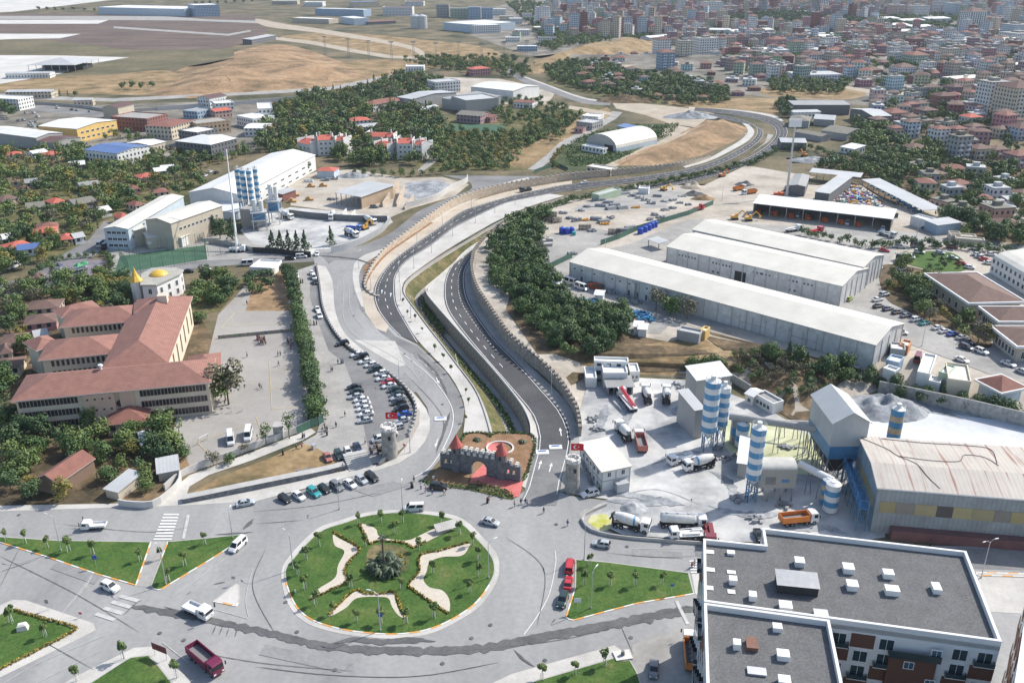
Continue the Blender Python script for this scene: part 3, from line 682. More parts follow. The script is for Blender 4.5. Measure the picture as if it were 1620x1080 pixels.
line([(1000,868),(1110,868)],.12,'paint_faded')
def zebra(a0,a1,b0,b1,n,m='paint_white'):
 for i in range(n):
  t=(i+.25)/n;t2=(i+.72)/n
  q=[P0(*[a0[k]+(a1[k]-a0[k])*t for k in(0,1)]),P0(*[b0[k]+(b1[k]-b0[k])*t for k in(0,1)]),P0(*[b0[k]+(b1[k]-b0[k])*t2 for k in(0,1)]),P0(*[a0[k]+(a1[k]-a0[k])*t2 for k in(0,1)])]
  mb=MB();mb.face([(p.x,p.y,.2)for p in reversed(q)]);me=mb.mesh('crossing_stripe',K[m])
  o=link('crossing_stripe',me);o['kind']='structure'
zebra((260,812),(242,856),(284,812),(271,856),9)
zebra((110,955),(150,905),(95,975),(140,925),5,'paint_faded')
zebra((146,976),(196,938),(176,986),(226,946),4,'paint_faded')
zebra((1090,886),(1093,908),(1108,886),(1109,908),5)
def arrow(px,py,tx,ty,L=4.5,m='paint_white'):
 a,b=P0(px,py),P0(tx,ty);d=(b-a).normalized();n=Vc((-d.y,d.x,0));mb=MB();z=.215
 q=lambda s,t:(a.x+d.x*s+n.x*t,a.y+d.y*s+n.y*t,z)
 mb.face([q(0,-.13),q(L*.62,-.13),q(L*.62,.13),q(0,.13)]);mb.face([q(L*.6,-.45),q(L,0),q(L*.6,.45)])
 o=mb.build('road_arrow',K[m]);o['kind']='structure'
for a in((852,743,856,730),(869,747,873,733),(888,690,886,678),(693,695,688,708),(604,465,605,455),(618,470,619,455),(690,598,696,610),(1180,211,1176,216),(910,303,920,301)):arrow(*a)
mat('paint_yellow',(.62,.5,.22),.8,coords='World')
for q in([(424,588),(478,582)],[(426,572),(430,648)],[(430,648),(496,642)],[(428,615),(488,610)],[(312,700),(405,668)],[(312,700),(330,718)],[(350,520),(372,495)],[(372,495),(460,488)],[(355,516),(470,512)],[(405,660),(420,702)]):
 line(q,.13,'paint_yellow',smo=False)
def stain(px,w0,w1,seed,m='asphalt_wet',lay=.19):
 lay+=seed*.0007;pl=curve(px,True,step=.7);mb=MB();n=len(pl);pr=None
 for i in range(n):
  d=(pl[min(i+1,n-1)]-pl[max(i-1,0)]).normalized();s=Vc((-d.y,d.x,0));t=i/(n-1)
  ww=w0+(w1-w0)*t;e=min(1,i/6,(n-1-i)/6)
  a=pl[i]+s*(ww*(.5+.35*noise.noise((i*.5,seed,0))+.15*noise.noise((i*1.7,seed,2)))*e+.02);b=pl[i]-s*(ww*(.5+.45*noise.noise((i*.45,seed,9))+.25*noise.noise((i*1.9,seed,5)))*e+.02)
  if pr:mb.face([(pr[1].x,pr[1].y,lay),(b.x,b.y,lay),(a.x,a.y,lay),(pr[0].x,pr[0].y,lay)])
  pr=(a,b)
 me=mb.mesh('wet_patch',K[m]);bm=bmesh.new();bm.from_mesh(me)
 for f in bm.faces:
  if f.normal.z<0:f.normal_flip()
 bm.to_mesh(me);bm.free();o=link('wet_patch',me);o['kind']='structure'
stain([(200,957),(240,965),(300,975),(370,990),(430,1003),(500,1020),(580,1028),(680,1030),(760,1026),(820,1016),(880,1004),(960,990),(1030,976),(1110,960)],1.5,2.6,1)
stain([(260,960),(300,972),(330,978)],.6,.8,3);stain([(195,974),(215,955),(225,950)],.5,.5,4)
for k,(x,y)in enu([(342,990),(352,992),(362,995),(375,997)]):stain([(x,y),(x-6+k,y+14-k)],.9,.4,10+k)
stain([(385,838),(395,828),(402,820)],3,1.5,5);stain([(340,846),(365,845),(400,842)],.8,.8,6)
stain([(338,925),(350,922),(357,921)],1.5,2.2,7);stain([(295,942),(303,936)],1.2,1,8)
stain([(520,1020),(560,1012),(600,1016),(640,1013),(690,1015)],1.2,1.6,12);stain([(0,0+905),(60,885)],.25,.2,13)
stain([(812,1027),(830,1045),(846,1055)],.5,1.2,14);stain([(980,985),(1002,1035)],.12,.12,15)
stain([(405,829),(470,824),(480,823)],.12,.12,16);stain([(405,1055),(520,1068),(660,1070),(790,1048)],.12,.12,17)
stain([(660,560),(690,590),(708,625)],.8,.6,18);stain([(712,652),(700,690),(690,715)],1,.5,19)
for k,q in enu([[(940,784),(985,782),(1040,792),(1085,800)],[(955,792),(1000,796),(1050,800)],[(1120,800),(1180,815),(1240,812)],[(1000,640),(990,665),(975,680)],[(1075,640),(1068,655),(1085,660)],[(1120,745),(1150,760),(1170,800)],[(1030,735),(1075,720),(1110,715)],[(1240,840),(1300,835),(1340,845)],[(930,690),(950,672),(960,640)]]):stain(q,1.6,3.2,50+k,'grey_rubble')
stain([(505,405),(560,410),(590,420)],1.5,1,20,'asphalt_dark')
for i,(x,y)in enu([(253,1002),(291,1013),(776,989),(746,1010),(992,865),(862,1045),(998,1009),(452,953),(30,815),(640,560),(700,640),(560,500),(846,640),(470,1000),(530,1060),(880,830),(700,1050)]):
 p=P0(x,y);m1=MB();m1.cyl(0,0,0,.03,.42,.42,14);o=m1.build('manhole_cover',K['asphalt_wet'],None,(p.x,p.y,.19));o['kind']='structure'
for i,q in enu([[(0,880),(120,940),(220,1000)],[(100,830),(230,842),(300,835)],[(420,870),(400,930),(440,1010)],[(800,850),(860,900),(850,990)],[(300,1030),(420,1050),(560,1062)],[(650,600),(700,660),(690,720)],[(830,700),(880,690)],[(600,780),(500,800),(400,810)],[(960,875),(1040,882),(1100,880)],[(730,1030),(900,1010),(1090,960)],[(60,1010),(150,1060)],[(30,870),(0,930)],[(1110,800),(1040,775),(980,785)]]):
 stain(q,.1,.07,30+i)
mixm('asphalt_patch',[(.3,(.215,.215,.215)),(.6,(.27,.27,.267))],.3,fine=(1.5,.1))
for i,q in enu([[(100,880),(170,900),(150,925),(80,900)],[(420,1020),(560,1050),(540,1064),(410,1036)],[(560,776),(620,762),(650,768),(590,786)],[(1000,868),(1080,874),(1080,884),(1000,880)],[(640,590),(664,612),(655,622),(632,600)]]):Z('road_patch','asphalt_patch',10,q)
# walls along the roads
mat('conc',(.42,.41,.39),.9,var=.15,scale=.5)
mat('conc_pale',(.55,.53,.5),.9,var=.12,scale=.5)
mat('conc_dark',(.2,.2,.2),.9,var=.2,scale=.5)
mat('steel',(.33,.34,.35),.45,.6,var=.15,scale=.8)
mat('galv',(.5,.51,.52),.5,.4,var=.1)
mat('dark',(.03,.032,.035),.7,var=.2)
mat('green_sheet',(.05,.12,.09),.7,var=.2,scale=.4)
def wall(name,label,px,heights,thick,m,cap=None,merlon=None,side=1,cat='wall',z0=None,base='terrain',lean=0):
 pl=curve(px,step=2.2)if len(px)>2 else resample([P0(*p)for p in px],2.2)
 n=len(pl);o=thing(name,label,cat,(pl[0].x,pl[0].y,0))
 mb=MB();cb=MB();ox,oy=pl[0].x,pl[0].y;s=0
 def hh(t):
  k=t*(len(heights)-1);i=min(int(k),len(heights)-2);return heights[i]+(heights[i+1]-heights[i])*(k-i)
 A=[]
 for i in range(n):
  d=(pl[min(i+1,n-1)]-pl[max(i-1,0)]).normalized();nn=Vc((-d.y,d.x,0))*side
  A.append((pl[i]-Vc((ox,oy,0)),nn,hh(i/(n-1))))
 for i in range(n-1):
  (a,na,ha),(b,nb,hb)=A[i],A[i+1];L=(b-a).length
  a2,b2=a+na*thick,b+nb*thick;al,bl=a+na*lean,b+nb*lean
  uv=[(s,0),(s+L,0),(s+L,hb),(s,ha)]
  mb.face([(a.x,a.y,-.3),(b.x,b.y,-.3),(bl.x,bl.y,hb),(al.x,al.y,ha)],0,uv)
  mb.face([(b2.x,b2.y,-.3),(a2.x,a2.y,-.3),(a2.x,a2.y,ha),(b2.x,b2.y,hb)],0,uv)
  mb.face([(al.x,al.y,ha),(bl.x,bl.y,hb),(b2.x,b2.y,hb),(a2.x,a2.y,ha)],1,uv)
  if i==0:mb.face([(a2.x,a2.y,-.3),(a.x,a.y,-.3),(al.x,al.y,ha),(a2.x,a2.y,ha)],0)
  if i==n-2:mb.face([(b.x,b.y,-.3),(b2.x,b2.y,-.3),(b2.x,b2.y,hb),(bl.x,bl.y,hb)],0)
  s+=L
 me=mb.mesh('masonry',[m,cap or m]);bm=bmesh.new();bm.from_mesh(me);bmesh.ops.remove_doubles(bm,verts=bm.verts,dist=.002);bmesh.ops.recalc_face_normals(bm,faces=bm.faces);bm.to_mesh(me);bm.free()
 link('masonry',me,o)
 if merlon:
  mw,gap,mh,mm,every=merlon;pl2=resample([Vc((q[0].x,q[0].y,0))for q in A],gap)
  XS=[]
  for k in range(0,len(pl2)-1):
   d=(pl2[k+1]-pl2[k]).normalized();nn=Vc((-d.y,d.x,0))*side;t=k/(len(pl2)-1);h=hh(t)
   c=pl2[k]+nn*(thick/2+lean/2);XS.append(Tr((c.x,c.y,h))@Ro(atan2(d.y,d.x),4,'Z'))
  cb.box(-mw/2,-thick/2-.1,-.02,mw/2,thick/2+.1,mh)
  parts('merlon',cb,mm,XS,o)
 return o
WP=list(reversed(WALL_B))
wall('retaining_wall','long curving stone retaining wall with battlements beside the right-hand dark carriageway',[(915,690),(912,668)]+WP[1:-1],[2.6,3.4,4.6,4.7,4.7,4.7,4.4,3.4,2.2,1],.8,K['wall_stone'],K['conc'],(1.3,2.6,.9,K['wall_stone'],1),side=-1)
LW=[(600,470),(585,463),(578,450),(590,425),(612,400),(646,376),(683,351),(723,326),(767,311),(810,301),(860,292),(905,285),(1000,275),(1085,262),(1125,250)]
wall('retaining_wall','tan block retaining wall along the left-hand dark carriageway, low shrubs on top',LW,[.5,1.2,2.4,3.2,4.2,4.6,4.6,4.4,4.2,4,3.5,3,2.2,1.2],.6,K['wall_tan'],K['concrete_tan'],(.7,3.4,.55,K['conc'],1),side=1)
wall('parapet','low white parapet between the storm channel and the right-hand carriageway pavement',[(905,319),(870,331),(830,349),(790,369),(756,389),(724,413),(695,438),(677,453),(673,460),(677,470),(691,487),(713,512),(741,543),(776,582),(811,624),(829,650),(838,672),(839,688)],[.8,.8],.35,K['conc_pale'],side=1)
wall('parapet','thin concrete edge wall between the tree-lined pavement and the storm channel bank',CH_L,[.45,.45],.3,K['conc'],side=1)
wall('parking_wall','dark stone car park wall topped by small blocks beside the curving road',[(500,421),(505,452),(510,487),(524,520),(549,550),(592,577),(635,610),(655,640),(656,665),(645,692)],[.9,.9],.4,K['tower_stone'],K['conc_dark'],(.7,2.2,.45,K['conc'],1),side=1)
wall('low_wall','pale wall beside the footpath leading up to the school gate',[(262,776),(300,748),(400,711),(470,684),(497,671)],[1.8,1.8],.4,K['conc_pale'],K['conc'],side=1)
wall('low_wall','grey stepped block wall under the dry grass strip beside the parked car row',[(290,797),(350,786),(430,770),(500,755),(548,742)],[1.3,1.6,1.6,1.2],2.2,K['castle_stone'],K['conc'],side=1)
wall('patched_wall','patchy whitewashed wall at the end of the overgrown garden by the road',[(188,800),(205,803),(240,804),(262,792),(285,770),(287,752)],[1.8,2.2],.35,K['conc_pale'],side=1)
wall('site_wall','grey block wall behind the cement works yard, trees above it',[(1388,622),(1450,636),(1520,652),(1620,676),(1700,694)],[4,4.5,4.5],.4,K['block_wall'],side=1)
wall('site_wall','whitish concrete wall stepping down beside the overgrown bank and site huts',[(1150,600),(1180,618),(1186,622)],[2.6,2.6],.3,K['block_wall'],side=1)
wall('yard_fence','long dark metal fence between the mixer yard and the stone yard',[(458,341),(500,346),(560,350),(613,351)],[3,3],.25,K['conc_dark'],(K['steel']),side=1)
wall('yard_fence','pale corrugated fence curving round the mixer yard along the upper road',[(618,350),(606,366),(580,382),(552,394),(524,401)],[3,3],.2,K['galv'],side=1)
wall('yard_fence','dark green metal fence beside the row of five conifers',[(400,400),(440,402),(468,406),(492,407)],[2.6,2.6],.2,K['dark'],side=1)
wall('yard_fence','grey fence behind the netted ball court, continuing to the conifers',[(330,385),(370,392),(402,400)],[2.4,2.4],.2,K['steel'],side=1)
wall('bulkhead_wall','pale concrete wall round the gravel store along the upper road',[(642,330),(690,316),(716,300),(738,290),(740,284)],[3,3],.4,K['conc_pale'],side=1)
wall('boundary_wall','long pale concrete wall running between the brown hill and the industrial roofs',[(250,175),(330,170),(420,163),(500,156),(560,147),(620,132),(635,122)],[3.5,3.5],.5,K['conc_pale'],side=1)
wall('boundary_wall','grey wall with a dark base behind the yellow factory',[(30,163),(120,170),(180,178),(230,176),(320,170)],[2.5,2.5],.4,K['conc'],side=1)
wall('pool_wall','curved low wall round the yellow pond at the cement works entrance',[(960,801),(935,812),(921,822),(928,835),(948,845),(1000,853),(1110,861)],[.9,.9],.25,K['conc'],side=-1)
def fence_t(name,label,px,h,m,post=K['steel'],gap=4,th=.08):
 pts=[P(*p)for p in px];pl=[]
 for a,b in zip(pts,pts[1:]):
  k=max(1,int((b-a).length/gap));pl+=[a+(b-a)*(i/k)for i in range(k)]
 pl.append(pts[-1]);o=thing(name,label,'fence',tuple(pl[0]));b0=pl[0];mb=MB();pb=MB()
 for a,b in zip(pl,pl[1:]):
  a,b=a-b0,b-b0;d=(b-a).normalized();nn=Vc((-d.y,d.x,0))*th/2
  mb.loft([[a-nn+Vc((0,0,.1)),a+nn+Vc((0,0,.1)),a+nn+Vc((0,0,h)),a-nn+Vc((0,0,h))],[b-nn+Vc((0,0,.1)),b+nn+Vc((0,0,.1)),b+nn+Vc((0,0,h)),b-nn+Vc((0,0,h))]])
 pb.box(-.08,-.08,0,.08,.08,h+.15);mb.build('panel',m,o);parts('post',pb,post,[Tr(a-b0)for a in pl],o)
 return o
fence_t('mesh_fence','green sheeted fence between the pipe yard and the grey site road',[(1128,324),(1090,340),(1050,352),(1008,365),(980,378),(950,388)],2.4,K['green_sheet'])
fence_t('mesh_fence','green sheeted fence left of the longest white warehouse',[(905,408),(880,420),(855,432),(838,440)],2.4,K['green_sheet'])
fence_t('mesh_fence','dark hedge-backed green fence behind the long open vehicle shed',[(1285,322),(1330,330),(1380,340),(1420,345)],2.4,K['green_sheet'])
fence_t('mesh_fence','dark green fence with the school gate at the end of the footpath',[(470,688),(490,678),(505,672),(512,668)],2.6,K['green_sheet'])
fence_t('mesh_fence','green fence along the curve of the upper road by the nursery',[(845,274),(862,268),(880,262),(898,270)],2,K['green_sheet'])
def net(px,h,label):
 pts=[P0(*p)for p in px];pl=[]
 for a,b in zip(pts,pts[1:]):
  k=max(1,int((b-a).length/4));pl+=[a+(b-a)*(i/k)for i in range(k)]
 pl.append(pts[-1]);o=thing('ball_net',label,'net',tuple(pl[0]));b0=pl[0];mb=MB();pb=MB()
 for a,b in zip(pl,pl[1:]):
  a,b=a-b0,b-b0;L=(b-a).length;k=max(1,int(L/.9))
  for i in range(k+1):q=a+(b-a)*(i/k);mb.tube(q,q+Vc((0,0,h)),.03,3)
  for j in range(int(h/.9)+1):mb.tube(a+Vc((0,0,j*.9)),b+Vc((0,0,j*.9)),.03,3)
 pb.cyl(0,0,0,h+.2,.09,.09,5)
 mb.build('netting',K['green_sheet'],o);parts('post',pb,K['green_sheet'],[Tr(a-b0)for a in pl],o)
net([(205,432),(190,410),(325,388)],6,'tall green net on the far side of the green ball court')
net([(205,434),(327,412),(325,389)],6,'tall green net on the near side of the green ball court')
net([(330,405),(368,400)],4,'low net behind the grey basketball court')
# castle gateway and round towers
mat('roof_red',(.42,.1,.08),.7,var=.15,scale=1)
mat('merlon_pale',(.62,.6,.56),.9,var=.1)
mat('flag_red',(.62,.02,.03),.7,var=.05)
mat('white',(.75,.75,.74),.6,var=.08)
mat('glass',(.03,.04,.05),.12,var=.1)
mat('glass_blue',(.05,.11,.16),.12,var=.2)
def castle():
 A,B=P0(697,741),P0(823,763);d=(B-A).normalized();L=(B-A).length;rz=atan2(d.y,d.x)
 o=thing('castle_gate','grey stone castle gateway with two red cones and an open arch over red paving','gateway',(A.x,A.y,.15),rz)
 TH=1;ts=K['castle_stone']
 def fr(x):return x/126*L
 mb=MB();cb=MB()
 ac,aw,ah=L*.49,1.95,3.1
 def top(x):
  t=x/L
  return 4.5 if t<.1 else 5 if t<.2 else 6.3 if t<.74 else 5 if t<.88 else 4.2
 segs=[(0,L*.05,0),(L*.05,L*.085,'w'),(L*.085,L*.12,0),(L*.12,L*.155,'w'),(L*.155,ac-aw,0),(ac-aw,ac+aw,'a'),(ac+aw,L*.83,0),(L*.83,L*.865,'w'),(L*.865,L*.9,0),(L*.9,L*.935,'w'),(L*.935,L,0)]
 cuts=[L*.1,L*.2,L*.74,L*.88]
 def col(x0,x1,z0,z1):mb.box(x0,0,z0,x1,TH,z1)
 for x0,x1,k in segs:
  xs=[x0]+[c for c in cuts if x0<c<x1]+[x1]
  for a,b in zip(xs,xs[1:]):
   h=top((a+b)/2)
   if k==0:col(a,b,-.15,h)
   elif k=='w':col(a,b,-.15,1.5);col(a,b,3,h)
 n=14
 for i in range(n):
  a,b=ac-aw+2*aw*i/n,ac-aw+2*aw*(i+1)/n;m_=(a+b)/2-ac
  z=1.9+sqrt(max(0,aw*aw-m_*m_));mb.box(a,0,z,b,TH,6.3)
 mb.build('gate_wall',ts,o)
 x=.3;MX=[]
 while x<L-.6:
  h=top(x+.3);
  if not(L*.155<x<L*.24 or L*.71<x<L*.8):
   MX+=[Tr((x,-.15,h)),Tr((x,TH-.35,h))]
  x+=1.5
 cb.box(0,0,-.02,.75,.5,.75);parts('merlon',cb,K['merlon_pale'],MX,o)
 ab=MB()
 ab.box(0,-.25,5.3,.85,-.02,6.1);parts('corbel',ab,K['merlon_pale'],[Tr((L*.27+k*L*.075,0,0))for k in range(6)],o)
 for t in(.2,.765):
  c=t*L;tb=MB();tb.cyl(c,.5,0,6.9,1.3,1.3,14);tw=tb.build('turret',ts,o)
  wb=MB();wb.box(c-.28,-.9,5.6,c+.28,-.72,6.6);wb.build('turret_window',K['dark'],tw)
  rb=MB();rb.cyl(c,.5,6.9,7.15,1.65,1.65,14);rb.cyl(c,.5,7.15,10.2,1.6,.05,14);rb.build('cone_roof',K['roof_red'],o)
castle()
def tower(px,py,h,r,label,flabel,m,cap):
 b=P0(px,py);o=thing('stone_tower',label,'tower',(b.x,b.y,0));mb=MB()
 mb.cyl(0,0,-.2,h,r*1.06,r,20,0);mb.build('shaft',K[m],o)
 cb=MB();cb.cyl(0,0,h-.02,h+.25,r*1.12,r*1.12,20)
 cb.build('coping',K[cap],o);cb=MB();cb.box(-.25,-.42,-.01,.2,.42,.7)
 parts('merlon',cb,K[cap],[Ro(2*pi*i/9,4,'Z')@Tr((r*.98,0,h+.25))for i in range(9)],o)
 for bx in((.1,-r*1.08,h*.72,.75,-r*.93,h*.85),(r*.86,-.3,h*.7,r*1.04,.3,h*.83)):
  wb=MB();wb.box(*bx);wb.build('slit_window',K['dark'],o)
 f=thing('flagpole',flabel,'flag',(b.x-.6,b.y+.2,h+.2));pb=MB();pb.cyl(0,0,0,4.6,.06,.05,6);pb.build('pole',K['white'],f)
 fb=MB();W,H_=3,1.9;nn=10
 w_=lambda u,v:(.06+u*W,-.18*sin(u*7)*u,2.6+v*H_-.15*u*u)
 fb.grid(w_,nn,4,0)
 cl_=fb.build('flag_cloth',K['flag_red'],f)
 for sgn in(-1,1):
  eb=MB();c0=(.36,.5);
  def q(u,v):x,y,z=w_(u,v);return(x,y+sgn*.03,z)
  R1,R2,N_=.26,.21,24
  outp=[(c0[0]*W+R1*H_*1.05*cos(t),c0[1]*H_+R1*H_*1.05*sin(t))for t in[radians(38+i*(284/N_))for i in range(N_+1)]]
  cc=(c0[0]*W+.075*H_*1.6,c0[1]*H_)
  inn=[(cc[0]+R2*H_*1.05*cos(t),cc[1]+R2*H_*1.05*sin(t))for t in[radians(48+i*(264/N_))for i in range(N_+1)]]
  for i in range(N_):
   pts=[outp[i],outp[i+1],inn[i+1],inn[i]];eb.face([q(a/W,b_/H_)for a,b_ in(pts if sgn<0 else reversed(pts))])
  sc=(.60*W,.5*H_);sr=.13*H_;st=[]
  for i in range(10):
   a=pi+i*pi/5;rr=sr if i%2==0 else sr*.4;st.append((sc[0]+rr*cos(a),sc[1]+rr*sin(a)))
  for i in range(10):
   pts=[sc,st[i],st[(i+1)%10]];eb.face([q(a/W,b_/H_)for a,b_ in(pts if sgn>0 else pts)])
  eb.build('crescent_and_star',K['white'],cl_)
tower(617,722,8.2,1.9,'round grey stone tower with pale battlements beside the car park steps','red flag with white crescent and star on the tower by the car park','tower_stone','merlon_pale')
tower(905,776,8.4,1.7,'round grey stone tower at the end of the retaining wall by the site office','red flag with white crescent and star on the tower by the site office','tower_stone','merlon_pale')
wall('stair_wall','sloping stone side wall at the foot of the left round tower',[(598,736),(610,728),(617,722)],[.8,2.4],.5,K['castle_stone'],side=-1)
def steps():
 A,B=P0(553,746),P0(590,738);d=(B-A).normalized();rz=atan2(d.y,d.x);L=(B-A).length
 mb=MB()
 for k in range(8):mb.box(0,k*.75,0,L,k*.75+1.6 if k==7 else k*.75+.77,.17*(k+1),0)
 o=mb.build('stairway',K['conc'],None,(A.x,A.y,.1),rz);tag(o,'wide concrete steps from the road up to the car park','steps')
steps()
c=P0(791,710);mb=MB()
for i in range(28):
 a,b=2*pi*i/28,2*pi*(i+1)/28
 q=lambda r,t,z:(r*cos(t),r*.95*sin(t),z)
 mb.face([q(3.7,a,0),q(3.7,b,0),q(3.7,b,.45),q(3.7,a,.45)]);mb.face([q(3.7,a,.45),q(3.7,b,.45),q(3.3,b,.45),q(3.3,a,.45)]);mb.face([q(3.3,b,0),q(3.3,a,0),q(3.3,a,.45),q(3.3,b,.45)])
o=mb.build('planter_ring',K['merlon_pale'],None,(c.x,c.y,.1));tag(o,'round white kerbed flower bed behind the castle gateway','planter')
# buildings
W_={'white':(.68,.68,.66),'cream':(.6,.53,.41),'beige':(.5,.44,.35),'yellow':(.66,.45,.16),'pink':(.48,.26,.25),'salmon':(.55,.38,.32),'brick':(.27,.12,.10),'grey':(.35,.35,.34),'dgrey':(.15,.155,.16),'blue':(.3,.4,.5),'lblue':(.48,.56,.62),'green':(.38,.46,.34),'brown':(.22,.15,.11),'mauve':(.38,.25,.27),'tan':(.46,.34,.23),'orange':(.55,.27,.14)}
WN={'white':'white','cream':'cream','beige':'beige','yellow':'yellow','pink':'pink','salmon':'salmon','brick':'brick red','grey':'grey','dgrey':'dark grey','blue':'blue grey','lblue':'pale blue','green':'pale green','brown':'dark brown','mauve':'mauve','tan':'tan','orange':'orange'}
R_={'tile':(.24,.105,.08),'oldtile':(.17,.105,.085),'redtile':(.5,.13,.09),'brown':(.13,.07,.06),'white':(.7,.7,.68),'cream':(.66,.63,.55),'grey':(.3,.3,.29),'lgrey':(.45,.46,.46),'blue':(.1,.17,.36),'flat':(.33,.32,.3),'dark':(.1,.1,.1),'mossy':(.2,.19,.16)}
RN={'tile':'red tiled','oldtile':'faded brown tiled','redtile':'bright red tiled','brown':'dark brown','white':'white metal','cream':'cream metal','grey':'grey','lgrey':'pale grey','blue':'blue metal','flat':'flat concrete','dark':'dark flat','mossy':'mossy grey'}
mat('plaster',(1,1,1),.88,var=.12,scale=.25,objcol=True)
facade('plaster_win',None)
facade('plaster_win_wide',None,(3.6,3.1),(.18,.82,.3,.78))
ribs('roof_tiles',(1,1,1),.6,1,.35,.85,0,objcol=True,var=.22,scale=.5)
ribs('roof_sheet',(1,1,1),.9,0,.15,.55,0,objcol=True,var=.13,scale=.12)
ribs('wall_sheet',(1,1,1),.7,0,.12,.6,0,objcol=True,var=.1,scale=.2)
mat('roof_flat',(1,1,1),.95,var=.2,scale=.4,objcol=True)
mat('frame_grey',(.3,.3,.3),.5)
ROOFM=lambda k:'roof_tiles'if 'tile'in k else 'roof_sheet'if k in('white','cream','lgrey','blue','grey','brown')else 'roof_flat'
OCC=[]
def occ(x,y,r):OCC.append((x,y,r))
def pz(px,py,z):return P0(px,py,z)
class Box:
 def __init__(s,A,B,D,H,zb=0):
  if zb=='t':
   zb=4
   for _ in range(4):a,b=pz(*A,H+zb),pz(*B,H+zb);zb=(hz(a.x,a.y)+hz(b.x,b.y))/2
  s.zb=zb
  a,b=pz(*A,H+zb),pz(*B,H+zb);d=(b-a);d.z=0;s.L=d.length;d.normalize();n=Vc((-d.y,d.x,0))
  if isinstance(D,(tuple,list)):
   q=pz(*D,H+zb);s.D=max(3,abs((q-a).dot(n)))
  else:s.D=D
  s.rz=atan2(d.y,d.x);s.o=Vc((a.x,a.y,zb));s.d,s.n,s.H=d,n,H
  c=s.o+d*s.L/2+n*s.D/2;s.c=c
  k=max(1,int(max(s.L,s.D)/max(6,min(s.L,s.D))))
  for i in range(k):
   t=(i+.5)/k
   q=s.o+(d*(s.L*t)+n*s.D/2 if s.L>s.D else d*s.L/2+n*(s.D*t));occ(q.x,q.y,min(s.L,s.D)*.62 if k>1 else hypot(s.L,s.D)*.42)
def roof_mb(L,D,H,kind,Hr,ov=.4,th=.18):
 mb=MB();x0,x1,y0,y1=-ov,L+ov,-ov,D+ov
 if kind=='flat':
  return None
 if kind=='gx':
  ym=D/2
  for a,b in(((y0,H),(ym,Hr)),((ym,Hr),(y1,H))):
   mb.face([(x0,a[0],a[1]),(x1,a[0],a[1]),(x1,b[0],b[1]),(x0,b[0],b[1])],0);mb.face([(x0,b[0],b[1]-th),(x1,b[0],b[1]-th),(x1,a[0],a[1]-th),(x0,a[0],a[1]-th)],1)
  for x in(x0,x1):
   q=[(x,y0,H-th),(x,y0,H),(x,ym,Hr),(x,ym,Hr-th)];r=[(x,ym,Hr-th),(x,ym,Hr),(x,y1,H),(x,y1,H-th)]
   mb.face(q if x==x1 else q[::-1],1);mb.face(r if x==x1 else r[::-1],1)
  for y in(y0,y1):q=[(x0,y,H-th),(x1,y,H-th),(x1,y,H),(x0,y,H)];mb.face(q if y==y0 else q[::-1],1)
 elif kind=='gy':
  xm=L/2
  for a,b in(((x0,H),(xm,Hr)),((xm,Hr),(x1,H))):
   mb.face([(b[0],y0,b[1]),(b[0],y1,b[1]),(a[0],y1,a[1]),(a[0],y0,a[1])],0);mb.face([(a[0],y0,a[1]-th),(a[0],y1,a[1]-th),(b[0],y1,b[1]-th),(b[0],y0,b[1]-th)],1)
  for y in(y0,y1):
   q=[(x0,y,H-th),(xm,y,Hr-th),(xm,y,Hr),(x0,y,H)];r=[(xm,y,Hr-th),(x1,y,H-th),(x1,y,H),(xm,y,Hr)]
   mb.face(q if y==y0 else q[::-1],1);mb.face(r if y==y0 else r[::-1],1)
  for x in(x0,x1):q=[(x,y0,H-th),(x,y1,H-th),(x,y1,H),(x,y0,H)];mb.face(q if x==x1 else q[::-1],1)
 elif kind=='hip':
  if L>=D:m=(D/2+ov);r0,r1=(x0+m,D/2,Hr),(x1-m,D/2,Hr)
  else:m=(L/2+ov);r0,r1=(L/2,y0+m,Hr),(L/2,y1-m,Hr)
  c=[(x0,y0,H),(x1,y0,H),(x1,y1,H),(x0,y1,H)]
  if L>=D:fs=[[c[0],c[1],r1,r0],[c[1],c[2],r1],[c[2],c[3],r0,r1],[c[3],c[0],r0]]
  else:fs=[[c[0],c[1],r0],[c[1],c[2],r1,r0],[c[2],c[3],r1],[c[3],c[0],r0,r1]]
  for f in fs:mb.face(f,0)
  for i in range(4):
   a,b=c[i],c[(i+1)%4];mb.face([(a[0],a[1],H-th),(b[0],b[1],H-th),b,a],1)
  mb.face([(p[0],p[1],H-th)for p in reversed(c)],1)
 elif kind=='mono':
  c=[(x0,y0,H),(x1,y0,H),(x1,y1,Hr),(x0,y1,Hr)];mb.face(c,0);lo=[(p[0],p[1],p[2]-th)for p in c];mb.face(lo[::-1],1)
  for i in range(4):mb.face([lo[i],lo[(i+1)%4],c[(i+1)%4],c[i]],1)
 elif kind=='barrel':
  n=12
  for i in range(n):
   t0,t1=pi*i/n,pi*(i+1)/n;q=lambda t,y:(L/2-L/2*cos(t),y,H+(Hr-H)*sin(t))
   mb.face([q(t0,0),q(t1,0),q(t1,D),q(t0,D)],0);mb.face([(L/2,0,H),q(t1,0),q(t0,0)][::-1],1);mb.face([(L/2,D,H),q(t0,D),q(t1,D)][::-1],1)
 elif kind=='barrelx':
  n=12
  for i in range(n):
   t0,t1=pi*i/n,pi*(i+1)/n;q=lambda t,x:(x,D/2-D/2*cos(t),H+(Hr-H)*sin(t))
   mb.face([q(t0,0),q(t0,L),q(t1,L),q(t1,0)],0);mb.face([(0,D/2,H),q(t0,0),q(t1,0)][::-1],1);mb.face([(L,D/2,H),q(t1,L),q(t0,L)][::-1],1)
 return mb
